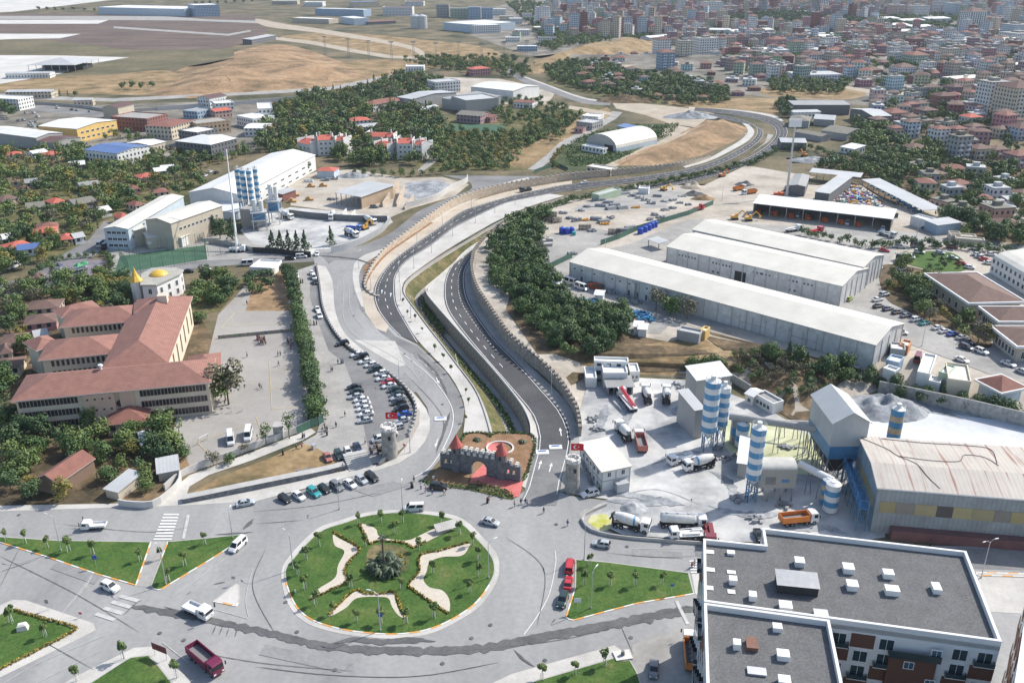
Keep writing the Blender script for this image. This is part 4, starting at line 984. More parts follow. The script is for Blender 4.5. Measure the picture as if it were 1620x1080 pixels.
def walls_mb(L,D,H,kind,Hr,z0=-2.5,open_front=False,t=.3):
 mb=MB();c=[(0,0),(L,0),(L,D),(0,D)]
 for i in range(4):
  if open_front and i==0:continue
  a,b=c[i],c[(i+1)%4];h0=h1=H
  if kind=='mono':h0=H if i in(0,1)else Hr;h1=H if i in(0,3)else Hr
  mb.face([(*a,z0),(*b,z0),(*b,h1-.05),(*a,h0-.05)],0)
 if kind=='gx':
  for x in(0,L):q=[(x,0,H-.05),(x,D,H-.05),(x,D/2,Hr-.08)];mb.face(q if x else q[::-1],0)
 if kind=='gy':
  for y in(0,D):q=[(0,y,H-.05),(L,y,H-.05),(L/2,y,Hr-.08)];mb.face(q if not y else q[::-1],0)
 return mb
WINM={}
def win_mesh(w_,h_,style='win',cols=2):
 k=(round(w_,2),round(h_,2),style,cols)
 if k not in WINM:
  mb=MB();f=.07;mb.box(-w_/2-f,-.09,-f,w_/2+f,.05,h_+f,0)
  g=w_/cols
  for i in range(cols):
   x=-w_/2+g*i;mb.face([(x+f/2,-.095,.05),(x+g-f/2,-.095,.05),(x+g-f/2,-.095,h_-.05),(x+f/2,-.095,h_-.05)],1)
  WINM[k]=mb
 return WINM[k]
def put_windows(root,bx,specs,style='win',frame='white',glass='glass',name='window',cap=100,cols=2,front_off=0):
 by={}
 for f,u,z,w_,h_ in specs:
  if f=='f':M=Tr((u,front_off,z))
  elif f=='r':M=Tr((bx.L,u,z))@Ro(pi/2,4,'Z')
  elif f=='l':M=Tr((0,u,z))@Ro(-pi/2,4,'Z')
  else:M=Tr((u,bx.D,z))@Ro(pi,4,'Z')
  by.setdefault((w_,h_),[]).append(M)
 left=cap
 for(w_,h_),ms in by.items():
  parts(name,win_mesh(w_,h_,style,cols),[K[frame],K[glass]],ms,root,left);left=max(1,left-len(ms))
def rows(face,u0,u1,n,zs,w_,h_):return[(face,u0+(u1-u0)*(i+.5)/n,z,w_,h_)for z in zs for i in range(n)]
def bld(label,A,B,D,H,roof,Hr,wc,rc,name='building',cat='building',wm=None,zb=0,ov=.4,wins=None,group=None,open_front=False,wincap=100,frame='white',extra=None,share=False,eave='white'):
 bx=Box(A,B,D,H,zb);o=thing(name,label,cat,bx.o,bx.rz,group,share)
 if wm is None:wm='plaster_win'
 Hr=Hr or H
 wl=walls_mb(bx.L,bx.D,H,roof,Hr,open_front=open_front)
 if open_front:
  for q in(((0,bx.D,0),(bx.L,bx.D,0),(bx.L,bx.D,H),(0,bx.D,H)),):mb_=wl;mb_.face([Vc(p)+Vc((0,-.2,0))for p in q])
 wl.build('wall',K[wm],o,clr=W_[wc])
 if roof=='flat':
  mb=MB();mb.face([(0,0,H),(bx.L,0,H),(bx.L,bx.D,H),(0,bx.D,H)]);mb.build('roof',K['roof_flat'],o,clr=R_[rc])
  pb=MB();t,h=.25,H+.6
  pb.box(-.05,-.05,H-.15,bx.L+.05,t,h);pb.box(-.05,bx.D-t,H-.15,bx.L+.05,bx.D+.05,h);pb.box(-.05,t,H-.15,t,bx.D-t,h);pb.box(bx.L-t,t,H-.15,bx.L+.05,bx.D-t,h)
  pb.build('parapet',K['plaster'],o,clr=tuple(min(1,c*1.1)for c in W_[wc]))
 else:
  roof_mb(bx.L,bx.D,H,roof,Hr,ov).build('roof',[K[ROOFM(rc)],K['conc']],o,clr=R_[rc])
 if wins:put_windows(o,bx,wins(bx),cap=wincap,frame=frame)
 if extra:extra(o,bx)
 return o,bx
SHD=dict(wm='plaster',name='shed',cat='shed');HUT=dict(wm='plaster',name='hut',cat='hut');CABN=dict(wm='plaster',name='site_cabin',cat='cabin')
MARKS+=[((1540,40),'the dark-striped white tower'),((1590,160),'the big white apartment towers'),((1235,38),'the dark pine wood on the ridge'),((1300,175),'the U-shaped grey shed'),((1050,85),'the blue-grey tower block'),((1455,35),'the white factory roofs on the hill'),((1127,18),'the tall white block on the ridge'),((1115,75),'the white block with balconies'),((1418,182),'the pink four-storey house'),((1487,215),'the white house with balconies'),((1250,250),'the tall floodlight mast'),((1350,310),'the heap of coloured rubbish'),((1445,310),'the crooked grey canopy'),((930,95),'the bare grassy hill'),((965,215),'the cream arched hall'),((1230,15),'the far ridge houses'),((1350,90),'the pink houses on the slope'),((1420,120),'the red brick houses'),((1230,110),'the white houses above the meadow'),((1540,240),'the grey-green apartment house'),((900,40),'the cream tower above the valley'),((1010,35),'the pale blocks above the valley'),((750,230),'the dense orchard'),((505,235),'the white villas with red roofs'),((160,205),'the yellow factory'),((190,240),'the blue-roofed hall'),((240,345),'the white and tan factory'),((395,300),'the blue and white silo cluster'),((245,440),'the building with yellow domes'),((115,430),'the playground'),((250,420),'the green ball court'),((180,560),'the school'),((180,690),'the pink-roofed house below the school'),((420,560),'the school yard'),((620,600),'the car park'),((775,740),'the castle gateway'),((615,690),'the left round tower'),((905,750),'the right round tower'),((615,905),'the round island'),((990,935),'the right-hand lawn island'),((110,885),'the left-hand lawn island'),((310,880),'the small lawn triangle'),((960,730),'the two-storey site office'),((970,585),'the white cabins on the slope'),((1130,640),'the tall striped silos'),((1196,710),'the single striped silo'),((1330,660),'the tall grey hopper house'),((1480,780),'the big rusty-roofed hall'),((1340,930),'the grey apartment roof'),((1150,480),'the longest white warehouse'),((1200,410),'the middle white warehouse'),((1300,340),'the long open vehicle shed'),((1545,455),'the brown hipped office roofs'),((1465,420),'the lawn circle by the offices'),((860,480),'the wooded embankment'),((1000,320),'the pipe yard'),((700,300),'the gravel store'),((550,300),'the open-sided stone shed'),((1600,410),'the curved cream hall'),((1575,610),'the small pink hipped roof'),((1430,580),'the row of containers'),((60,340),'the houses under trees on the left'),((60,620),'the left end of the school'),((90,740),'the overgrown garden'),((80,100),'the airport canopy'),((1120,110),'the valley cottages'),((1300,215),'the low grey sheds')]
ws='wall_sheet'
for q in[('long pale grey factory with a white roof at the left edge',(-30,207),(57,218),20,8,'gx',9.6,'grey','white',ws),('grey shed with a brown roof and pale skylights between the yellow and pale factories',(84,226),(127,217),(64,220),6,'gy',7.4,'grey','brown',ws),('white hall with a shallow blue roof',(185,243),(236,231),(142,235),8,'gy',9.5,'white','blue',None),('dark grey fronted hall with a bright white pyramid roof',(277,223),(333,229),24,10,'hip',12.5,'dgrey','white',None),('red brick block with a flat roof above the cream block',(232,189),(265,181),(212,177),9,'flat',0,'brick','flat',None),('cream three-storey block with a pinkish roof',(270,201),(309,190),(243,195),9,'hip',10.5,'cream','tile',None),('tan block with a cluttered flat roof',(311,197),(364,191),18,8,'flat',0,'tan','flat',None),('beige windowless gabled house',(186,171),(211,165),(174,167),9,'gx',11,'beige','brown','plaster'),('low workshop with blue walls and a grey roof',(312,178),(337,173),(293,175),6,'flat',0,'blue','grey',None),('red-roofed workshop next to the blue one',(340,177),(366,174),14,6,'gx',7.5,'salmon','redtile',None),('white house with a dark red roof by the long boundary wall',(331,156),(358,151),(319,153),8,'gx',10,'white','brown',None),('white flat-roofed workshop beside the boundary wall',(340,165),(370,163),16,6,'flat',0,'white','white',None),('low white airport depot in front of the canopy',(8,117),(78,116),16,5,'gx',6,'white','lgrey',None),('grey-roofed guard building at the airfield edge',(8,146),(80,145),16,6,'gx',7,'beige','lgrey',None),('white two-storey office at the left edge',(-25,156),(28,158),18,9,'flat',0,'white','white',None),('low white barrack beside the road wall',(115,159),(146,158),10,5,'gx',6,'beige','lgrey',None),('huge white terminal hall with blue side at the top left',(155,12),(292,15),90,14,'flat',0,'lblue','white',ws),('blue glass block at the end of the huge white terminal hall',(296,7),(307,9),50,22,'flat',0,'blue','white',None),('white tiered workshop at the edge of the wood',(408,173),(431,172),30,10,'flat',0,'white','white',None),('low white workshop in front of the tiered one',(400,189),(434,184),22,7,'flat',0,'white','white',None),('pale workshop with a long white roof',(386,203),(420,203),20,6,'gx',7,'white','white',None),('small white workshop right of the pyramid roof',(344,222),(366,217),18,7,'gx',8,'white','white',None),('white flat block behind the pyramid roof',(282,207),(312,211),18,9,'flat',0,'dgrey','white',None),('low white shed right of the blue-roofed hall',(238,230),(262,224),20,5,'gx',6,'beige','white',None),('long grey hall among the dark trees',(652,157),(722,146),(665,148),8,'gy',10,'grey','lgrey',ws),('white block with thin chimneys behind the grey hall',(689,131),(728,128),18,10,'flat',0,'white','lgrey',None),('long white-roofed hall at the right of the wooded estate',(745,137),(812,144),40,9,'gx',11,'white','white',ws),('tall grey hall beside the lean-to',(714,153),(737,160),30,10,'flat',0,'grey','lgrey',ws),('grey lean-to hall with a wide sloping roof',(738,163),(792,152),26,7,'mono',9,'grey','grey',ws),('lone grey-roofed brick house by the tennis court',(722,181),(760,184),18,6,'gx',8,'mauve','mossy',None),('pink annexe of the lone brick house',(762,184),(776,186),8,4,'mono',5,'pink','tile',None),('long red-roofed house deep in the wood',(590,166),(640,158),14,6,'hip',8.5,'white','tile',None),('small red-roofed lodge above the villas',(556,192),(586,190),12,6,'hip',8,'white','redtile',None),('pale green roofed lodge in front of the red one',(566,202),(600,199),10,5,'gx',6.5,'lblue','lgrey',None),('green-roofed hut in the wood',(664,174),(694,168),8,4,'gx',5,'green','lgrey',None),('pink red-roofed cottage by the valley',(748,110),(776,108),14,7,'hip',9,'pink','redtile',None),('white shed with a brick end at the bend of the airfield road',(641,106),(670,106),16,5,'flat',0,'white','white',None),('small hangar-like shed on the bare hilltop',(398,63),(436,56),14,7,'mono',8,'dgrey','lgrey',None),('white hut with a red roof at the nursery track',(812,161),(842,163),12,5,'gx',6,'white','tile',None),('grey flat shed in the nursery clearing',(912,193),(937,196),16,5,'flat',0,'grey','lgrey',None),('white flat shed in the nursery clearing',(920,184),(946,186),14,5,'flat',0,'white','white',None),('small maroon-roofed hut beside the nursery sheds',(909,203),(922,204),8,3.5,'gx',4.5,'pink','brown',None),('white site cabin at the mouth of the arched hall',(920,231),(954,237),5,3.2,'flat',0,'white','white',None),('turquoise-roofed shelter beside the arched hall',(1000,204),(1012,200),12,4,'mono',5,'green','blue',None),('white flat-roofed shed by the nursery gate',(928,264),(966,270),8,3.5,'flat',0,'beige','white',None),]:
 bld(q[0],q[1],q[2],q[3],q[4],q[5],q[6],q[7],q[8],wm=q[9],name='industrial_building'if q[9]==ws else 'building',cat='building')
bld('yellow factory with a white roof and two rows of windows',(121,204),(184,190),(76,196),9.5,'gy',11,'yellow','white',wm='plaster',name='factory',wins=lambda b:rows('f',2,b.L-2,7,(2,5.6),2.4,1.3))
bld('small yellow annexe with a pale roof in front of the yellow factory',(122,210),(150,201),14,5.5,'mono',7,'yellow','lgrey',wm='plaster',name='factory',wins=lambda b:rows('f',2,b.L-2,4,(2.2,),1.4,1.2))
def arch_extra(o,b):
 mb=boxed(b.L*.62,-.12,0,b.L*.9,.1,4.4);mb.build('door',K['dark'],o)
bld('cream arched hall with one dark doorway',(927,226),(975,235),(947,205),3,'barrel',10.5,'lblue','cream',wm='plaster',name='arched_hall',cat='hall',extra=arch_extra)
def canopy():
 b=Box((44,103),(118,103),60,8);o=thing('canopy','wide hipped grey canopy on posts at the airport','canopy',b.o,b.rz)
 roof_mb(b.L,b.D,8,'hip',13,1).build('roof',[K['roof_sheet'],K['steel']],o,clr=R_['lgrey']);pb=MB();pb.cyl(0,0,0,8,.3,.3,6)
 parts('post',pb,K['steel'],[Tr((b.L*i/6,b.D*j,0))for i in range(7)for j in(0,.5,1)],o)
 mb=boxed(3,25,0,b.L-3,50,4.5);mb.build('inner_block',K['dark'],o)
canopy()
def villa(label,A,B,dp,H):
 def ex(o,b):
  for k,x in enu((b.L*.12,b.L*.85)):
   c=MB();c.box(x,b.D*.4,H,x+.9,b.D*.4+.9,H+4.2);c.build('chimney',K['plaster'],o,clr=W_['white'])
  g=boxed(-.3,-.3,0,.15,b.D+.3,H+2.6);g.box(b.L-.15,-.3,0,b.L+.3,b.D+.3,H+2);g.build('gable_wall',K['plaster'],o,clr=W_['white'])
 bld(label,A,B,dp,H,'gx',H+2.2,'white','redtile',name='villa',cat='villa',wm='plaster',group='white villas with red roofs',extra=ex,wins=lambda b:rows('f',.8,b.L-.8,3,[1+3*k for k in range(int(H/3))],1.2,1.3))
for q in[('lowest left villa of the white pair with red roofs',(471,225),(491,229),13,7.5),('taller villa of the left white pair, next to the round tree',(502,222),(527,221),13,10),('narrow right end of the left white villa pair',(530,222),(543,223),10,9),('lower left villa of the right white pair',(592,230),(612,233),13,7.5),('taller villa of the right white pair',(628,227),(652,227),13,10),('narrow right end of the right white villa pair',(655,228),(667,230),10,9),('long villa row with red roof behind the right pair',(579,216),(622,217),10,7)]:villa(*q)
bld('three-storey factory office with pale blue front, tan and white roof',(164,361),(202,362),(262,310),9.5,'gy',10.6,'lblue','cream',wm='plaster',name='factory',wins=lambda b:rows('f',1,b.L-1,4,(1.2,4.1,7),1.9,1.2)+rows('r',1,b.D*.3,3,(4.1,7),1.2,1.2))
bld('higher tan hall with a beige roof joined to the factory office',(230,347),(270,353),(284,316),12,'gy',13.5,'beige','cream',wm='plaster',name='factory',wins=lambda b:rows('r',4,b.D-3,10,(7.6,),1.4,1.2))
bld('small white-roofed annexe at the corner of the factory office',(203,366),(230,361),8,7.5,'mono',8.5,'beige','cream',wm='plaster',name='annexe')
bld('pale annexe in front of the tan hall',(234,377),(272,371),13,5,'mono',6.5,'cream','cream',wm='plaster',name='annexe')
bld('white lean-to at the right side of the tan hall',(287,376),(312,363),12,4.5,'mono',6,'white','cream',wm='plaster',name='annexe')
bld('long white hall with dark ribbon windows along its right side',(299,304),(380,308),(420,242),9,'gy',12,'white','white',wm='wall_sheet',name='industrial_hall',cat='hall',wins=lambda b:rows('r',6,b.D-4,9,(1.2,4.6),4.2,.9))
bld('small white-roofed shed between the tan hall and the silos',(330,331),(372,336),12,4,'mono',5,'lblue','white',wm='wall_sheet',name='shed',cat='shed')
bld('brick red hut with a grey roof by the conifers of the stone yard',(433,304),(447,307),9,4,'mono',4.6,'brick','lgrey',**HUT)
bld('pale blue hut with a red roof at the back of the stone yard',(501,270),(528,271),9,4.2,'hip',5.6,'lblue','redtile',**HUT)
bld('grey shed roof behind the car park road on the left',(395,424),(430,426),10,3,'flat',0,'white','white',**SHD)
mat('silo_white',(.66,.67,.66),.45,var=.1,scale=.4)
mat('silo_blue',(.07,.25,.44),.45,var=.12,scale=.4)
mat('silo_rust',(.5,.38,.25),.7,var=.3,scale=.8)
mat('steel_blue',(.07,.2,.36),.5,var=.25,scale=.6)
def silo(label,px,py,r,legs,h,bands=9,start='blue',blue='silo_blue',white='silo_white',cone=True,ladder=True,hat=True,name='silo',zt=None):
 b=P0(px,py);o=thing(name,label,'silo',(b.x,b.y,0),0,'striped silos');bh=h/bands;occ(b.x,b.y,r+1)
 for i in range(bands):
  m=blue if(i%2==(0 if start=='blue'else 1))else white
  mb=MB();mb.cyl(0,0,legs+i*bh,legs+(i+1)*bh-.0,r,r,28,0,cap=False);
  mb.build('band',K[m],o,smo=True)
 mb=cyled(0,0,legs+h,legs+h+r*.22,r,r*.45,28);mb.cyl(0,0,legs+h+r*.22,legs+h+r*.3,r*.45,r*.4,20);mb.build('top_cover',K['silo_white'],o)
 if cone:mb=cyled(0,0,legs-r*1.15,legs,.3,r,24);mb.build('hopper',K['silo_white'],o)
 R=r*.82;pts=[(R*cos(pi/4+k*pi/2),R*sin(pi/4+k*pi/2))for k in range(4)]
 for x,y in pts:mb=MB();mb.tube((x,y,-.1),(x,y,legs+.2),.16,6);mb.build('leg',K['steel_blue'],o)
 mb=MB();nb=max(1,int(legs/3.2))
 for j in range(nb):
  z0,z1=legs*j/nb+.2,legs*(j+1)/nb-.1
  for k in range(4):
   a,c=pts[k],pts[(k+1)%4];mb.tube((*a,z1),(*c,z1),.08,4);mb.tube((*a,z0),(*c,z1),.06,4);mb.tube((*c,z0),(*a,z1),.06,4)
 mb.build('bracing',K['steel_blue'],o)
 if hat:
  mb=MB();z=legs+h;n=12
  for i in range(n):
   a,c=2*pi*i/n,2*pi*(i+1)/n;q=lambda t,zz:(r*.96*cos(t),r*.96*sin(t),zz)
   mb.tube(q(a,z),q(a,z+1.1),.04,4);mb.tube(q(a,z+1.1),q(c,z+1.1),.04,4);mb.tube(q(a,z+.6),q(c,z+.6),.03,4)
  mb.build('railing',K['galv'],o);mb=cyled(0,0,z+.3,z+1.5,r*.35,r*.35,12);mb.build('filter',K['silo_white'],o)
 if ladder:
  mb=MB();z=1;x=r*.25;y=-r-.25
  for s in(-.25,.25):mb.tube((x+s,y,0),(x+s,y,legs+h+1),.035,4)
  while z<legs+h:mb.tube((x-.25,y,z),(x+.25,y,z),.025,3);z+=.5
  mb.build('ladder',K['galv'],o)
 return o
for k,(x,y,r,lab)in enu([(384,344,1.25,'leftmost'),(392,346,1.3,'second from left'),(402,347,1.3,'third from left'),(412,344,1.2,'rightmost')]):
 silo('%s striped silo of the clustered four beside the white hall'%lab,x,y,r,8.5,15.5,10,'white','silo_blue',ladder=False,hat=True)
silo('taller blue and white striped silo of the pair in the cement works',1118,712,2,6,14.3,9)
silo('shorter blue and white striped silo of the pair in the cement works',1138,702,1.55,6,11,8,'blue')
silo('single striped silo with rust streaks in the cement works',1187,792,1.7,6.5,13.4,9,'blue',hat=True)
silo('short white silo with one blue ring behind the single striped silo',1172,707,1.7,.6,6.5,4,'white',ladder=False,hat=False,cone=False)
silo('cream squat silo with a blue top, left of the pair by the hopper house',1306,797,1.5,.4,6.4,5,'blue','silo_blue','silo_rust',False,False,False)
silo('cream squat silo with a blue top, right and nearer of the pair by the hopper house',1312,808,1.7,.4,7.2,5,'white','silo_blue','silo_white',False,False,False)
silo('small rusty orange silo with a teal ring behind the big rusty-roofed hall',1409,713,1.7,4,8.5,5,'blue','silo_blue','silo_rust',False,False,True)
silo('grey squat tank beside the small white silo',1163,700,1.6,.4,7,3,'white','silo_blue','steel',False,False,False)
def mixplant(label,px,py,w_,h_,rz=0):
 b=P0(px,py);o=thing('batching_plant',label,'plant',(b.x,b.y,0),rz);occ(b.x,b.y,w_)
 for x in(-w_/2,w_/2):
  for y in(-2.5,2.5):mb=boxed(x-.2,y-.2,0,x+.2,y+.2,h_*.55);mb.build('leg',K['galv'],o)
 mb=boxed(-w_/2-.8,-3.3,h_*.3,w_/2+.8,3.3,h_*.34);mb.box(-w_/2-.8,-3.3,h_*.55,w_/2+.8,3.3,h_*.58);mb.build('platform',K['galv'],o)
 mb=boxed(-w_/2+.3,-2.4,h_*.34,w_/2-.3,2.4,h_*.55);mb.build('cabin',K['steel_blue'],o)
 mb=cyled(-w_*.25,0,h_*.58,h_*.95,1.1,1.1,14);mb.cyl(w_*.25,0,h_*.58,h_*.9,1,1,14);mb.build('filter',K['silo_white'],o)
 mb=MB()
 for s in(-1,1):
  for k in range(4):mb.tube((-w_/2,s*2.5,k*h_*.13),(w_/2,s*2.5,(k+1)*h_*.13),.1,4)
 for k in range(9):mb.tube((-w_/2-.8+k*(w_+1.6)/8,-3.3,h_*.58),(-w_/2-.8+k*(w_+1.6)/8,-3.3,h_*.58+1.1),.05,4)
 mb.tube((-w_/2-.8,-3.3,h_*.58+1.1),(w_/2+.8,-3.3,h_*.58+1.1),.05,4);mb.build('bracing',K['galv'],o)
mixplant('white filter columns and platforms left of the parked mixers',437,353,5,20)
mixplant('batching tower with blue cabin under the clustered silos',412,362,6,15,.3)
bld('grey block under the clustered silos',(379,332),(404,334),8,8,'flat',0,'grey','flat',wm='wall_sheet',name='machine_house',cat='shed')
def crane():
 b=P0(376,398);t=pz(358,236,40);o=thing('mobile_crane','tall slim white crane mast in front of the striped silos','crane',(b.x,b.y,0))
 q=Vc((t.x-b.x,t.y-b.y,40));n=3
 mb=MB();p0=Vc((0,0,1.5))
 for k in range(4):
  a,c=p0+(q-p0)*(k/4),p0+(q-p0)*((k+1.05)/4 if k<3 else 1);mb.tube(a,c,.5-.09*k,8)
 mb.build('boom',K['silo_white'],o)
 mb=boxed(-3.5,-1.3,.6,3.5,1.3,1.8);mb.box(2,-1.2,1.8,3.4,1.2,3);mb.build('carrier',K['silo_white'],o)
 wb=MB();wb.T=Ro(pi/2,4,'X');wb.cyl(0,0,-.2,.2,.55,.55,12)
 parts('wheel',wb,K['dark'],[Tr((x,y,.55))for x in(-2.6,-1,1,2.6)for y in(-1.25,1.25)],o)
 mb=MB();mb.tube((0,-2,0),(0,-.3,9),.25,6);mb.tube((1,1,0),(.3,.3,9),.25,6);mb.build('stay',K['silo_white'],o)
crane()
for q in[('tan triangular bunker wall nearest the stone shed',(606,328),(632,300),6),('second tan triangular bunker wall',(628,327),(641,305),5),('tan wall at the right of the bunkers',(641,332),(655,318),3.5)]:
 wall('bunker_wall',q[0],[q[1],q[2]],[q[3]*.4,q[3]],.6,K['wall_tan'],K['concrete_tan'])
wall('bunker_wall','short pale bay wall left in the mixer yard',[(541,345),(549,337)],[2.5,2.5],.4,K['conc_pale'])
wall('bunker_wall','short pale bay wall right in the mixer yard',[(555,347),(563,339)],[2.5,2.5],.4,K['conc_pale'])
mat('gold',(.66,.42,.06),.45,var=.12,scale=.8)
def domes():
 c0=P0(249,468);H=8
 o=thing('prayer_house','white eight-sided building with a yellow cone and a low yellow dome','mosque',(c0.x,c0.y,0),0);occ(c0.x,c0.y,9)
 roofpx=[(222,452),(247,452),(286,434),(291,428),(277,424),(258,424),(240,425),(224,434)]
 pl=[pz(x,y,H)for x,y in roofpx];pl=[(p.x-c0.x,p.y-c0.y)for p in pl]
 mb=MB();cx,cy=sum(p[0]for p in pl)/8,sum(p[1]for p in pl)/8
 body=[(cx+(x-cx)*.93,cy+(y-cy)*.93)for x,y in pl];mb.prism(body,-.2,H,0);mb.build('wall',K['plaster'],o,clr=(.74,.73,.71))
 rb=MB();rb.prism(pl,H-.1,H+.35,0,0,True);rb.build('roof',K['roof_flat'],o,clr=(.36,.35,.31))
 db=MB();n=20;ctr=pz(251,434,H+.4);ctr=(ctr.x-c0.x,ctr.y-c0.y);R=3.3
 prof=[(R,0),(R*.98,.35),(R*.8,.95),(R*.45,1.55),(.1,1.9)]
 rings=[[(ctr[0]+r*cos(2*pi*i/n),ctr[1]+r*sin(2*pi*i/n),H+.35+z)for i in range(n)]for r,z in prof];db.loft(rings);db.build('dome',K['gold'],o)
 t=P0(219,480);tx,ty=t.x-c0.x,t.y-c0.y+1.2;tb=MB();tb.prism([(tx+2.1*cos(2*pi*i/8),ty+2.1*sin(2*pi*i/8))for i in range(8)],-.2,H+.6);tb.build('corner_turret',K['plaster'],o,clr=(.74,.73,.71))
 cb=MB();rings=[[(tx+r*cos(2*pi*i/8+.2),ty+r*sin(2*pi*i/8+.2),H+.6+z)for i in range(8)]for r,z in((2.6,0),(2.45,.3),(1.2,2),(.55,3.6),(.05,5.4))];cb.loft(rings);cb.build('cone_roof',K['gold'],o)
 n=8
 for i in range(n):
  a,b=Vc((*body[i],0)),Vc((*body[(i+1)%n],0));dd=(b-a);L=dd.length;dd.normalize()
  out=Vc((dd.y,-dd.x,0));mid=(a+b)/2
  if(mid-Vc((cx,cy,0))).dot(out)<0:out=-out
  if out.y>.3:continue
  for k in range(max(1,int(L/4))):
   for z in(1.2,4.4):
    p=a+dd*(L*(k+.5)/max(1,int(L/4)))+out*.02
    w_=link('window',win_mesh(1.2,2).mesh('window',[K['white'],K['glass']]),o,(p.x,p.y,z),atan2(out.y,out.x)+pi/2)
domes()
mat('school_pink',(.6,.42,.32),.9,var=.1)
def school():
 o=thing('school_building','long comb-shaped cream school with pinkish tiled roofs and rows of narrow windows','school',(P0(180,640).x,P0(180,640).y,0));o0=o.location.copy()
 MS=[]
 def wing(A,B,D,H,roof,Hr,faces,ridge=True,nf=None,ov=1):
  b=Box(A,B,D,H);M=Tr(b.o-Vc(o0))@Ro(b.rz,4,'Z')
  w=MB();w.T=M;wl=walls_mb(b.L,b.D,H,'hip',Hr);
  for f in wl.f:w.face([wl.v[i]for i in f],0)
  w.build('wing',K['plaster'],o,clr=(.62,.54,.42))
  r=roof_mb(b.L,b.D,H,roof,Hr,ov);r2=MB();r2.T=M
  for f,m in zip(r.f,r.mi):r2.face([r.v[i]for i in f],m)
  r2.build('roof',[K['roof_tiles'],K['white']],o,clr=(.28,.14,.11))
  for(fc,u0,u1,n,z,w_,h_)in faces:
   for i in range(n):
    u=u0+(u1-u0)*(i+.5)/n
    if fc=='f':m=Tr((u,0,z))
    elif fc=='r':m=Tr((b.L,u,z))@Ro(pi/2,4,'Z')
    else:m=Tr((0,u,z))@Ro(-pi/2,4,'Z')
    MS.append(M@m)
  return b,M
 H=10.2
 b,M=wing((24,632),(329,603),15,H,'hip',H+3.4,[])
 L=b.L
 for z in(.9,4.2,7.5):
  for u0,u1,n in((.01*L,.31*L,16),(.63*L,.985*L,19)):
   for i in range(n):MS.append(M@Tr((u0+(u1-u0)*(i+.5)/n,0,z)))
 mb=MB();mb.T=M;mb.box(.34*L,-1,-.2,.50*L,.1,H-.3);mb.build('stair_bay',K['school_pink'],o)
 mb=MB();mb.T=M;mb.box(.525*L,-.5,-.2,.6*L,.1,H-.3);mb.build('stair_bay',K['school_pink'],o)
 mb=MB();mb.T=M@Tr((.515*L+.4,-.12,6.2))@Ro(pi/2,4,'X');mb.cyl(0,0,-.1,.15,1,1,20);mb.build('round_window',K['glass'],o)
 mb=MB();mb.T=M;mb.box(.5*L+.3,-.1,0,.5*L+2.4,.1,2.4);mb.build('entrance_door',K['dark'],o)
 sm_=[]
 for z in(1.5,5,8.2):
  for k in range(4):sm_.append(M@Tr((.35*L+k*1.9+.6,-1,z)))
 parts('small_window',win_mesh(.6,.6,'win',1),[K['school_pink'],K['glass']],sm_,o)
 front=list(MS);MS.clear()
 b2,M2=wing((66,568),(178,557),14,H,'hip',H+3,[('f',2,27,18,7.5,.8,1.9),('f',2,27,18,4.2,.8,1.9)])
 b3,M3=wing((100,516),(220,506),14,H,'hip',H+3,[('f',2,27,18,7.5,.8,1.9),('f',2,27,18,4.2,.8,1.9)])
 b4,M4=wing((262,572),(300,470),16.5,H+.5,'hip',H+4.6,[])
 D4=b4.L
 ms=[M4@Tr((4+k*(D4-8)/6,0,2))for k in range(7)]
 parts('tall_window',win_mesh(1.6,6.2,'win',2),[K['school_pink'],K['glass']],ms,o)
 for A,B,D,hh,hr in(((302,583),(345,578),9,6,8),((216,493),(258,488),8,12,14),((100,500),(155,487),8,9.6,11.5),((60,552),(90,543),8,9.6,11.5)):
  wing(A,B,D,hh,'hip',hr,[])
 allw=front+MS
 parts('window',win_mesh(.85,1.9,'win',1),[K['school_pink'],K['glass']],allw,o,100)
 c=MB();c.T=M;c.cyl(.42*L,7.5,H+2.5,H+4.6,.4,.35,10);c.cyl(.42*L,7.5,H+4.4,H+4.8,.75,.6,10);c.build('roof_vent',K['silo_white'],o)
 c=MB();c.T=M4;c.box(D4-13,5,H+3.5,D4-10,8,H+6.2);c.build('chimney',K['plaster'],o,clr=(.6,.52,.42))
school()
bld('low pink-roofed house just below the school',(168,672),(232,665),(185,642),3.5,'hip',5.6,'salmon','tile',name='house',cat='house')
bld('narrow house with a pinkish ridge roof in the overgrown garden',(58,757),(92,764),(98,716),3.5,'gy',5.5,'brown','tile',wm='plaster',name='house',cat='house')
bld('ramshackle tin-roofed hut at the garden corner',(166,772),(186,777),8,2.6,'mono',3.2,'beige','lgrey',**HUT)
bld('patched tin lean-to beside the footpath',(250,748),(282,742),6,2.6,'mono',3.4,'beige','lgrey',**HUT)
bld('pale tin-roofed shack right of the pink-roofed house',(225,705),(247,700),7,2.6,'mono',3.2,'beige','white',**HUT)
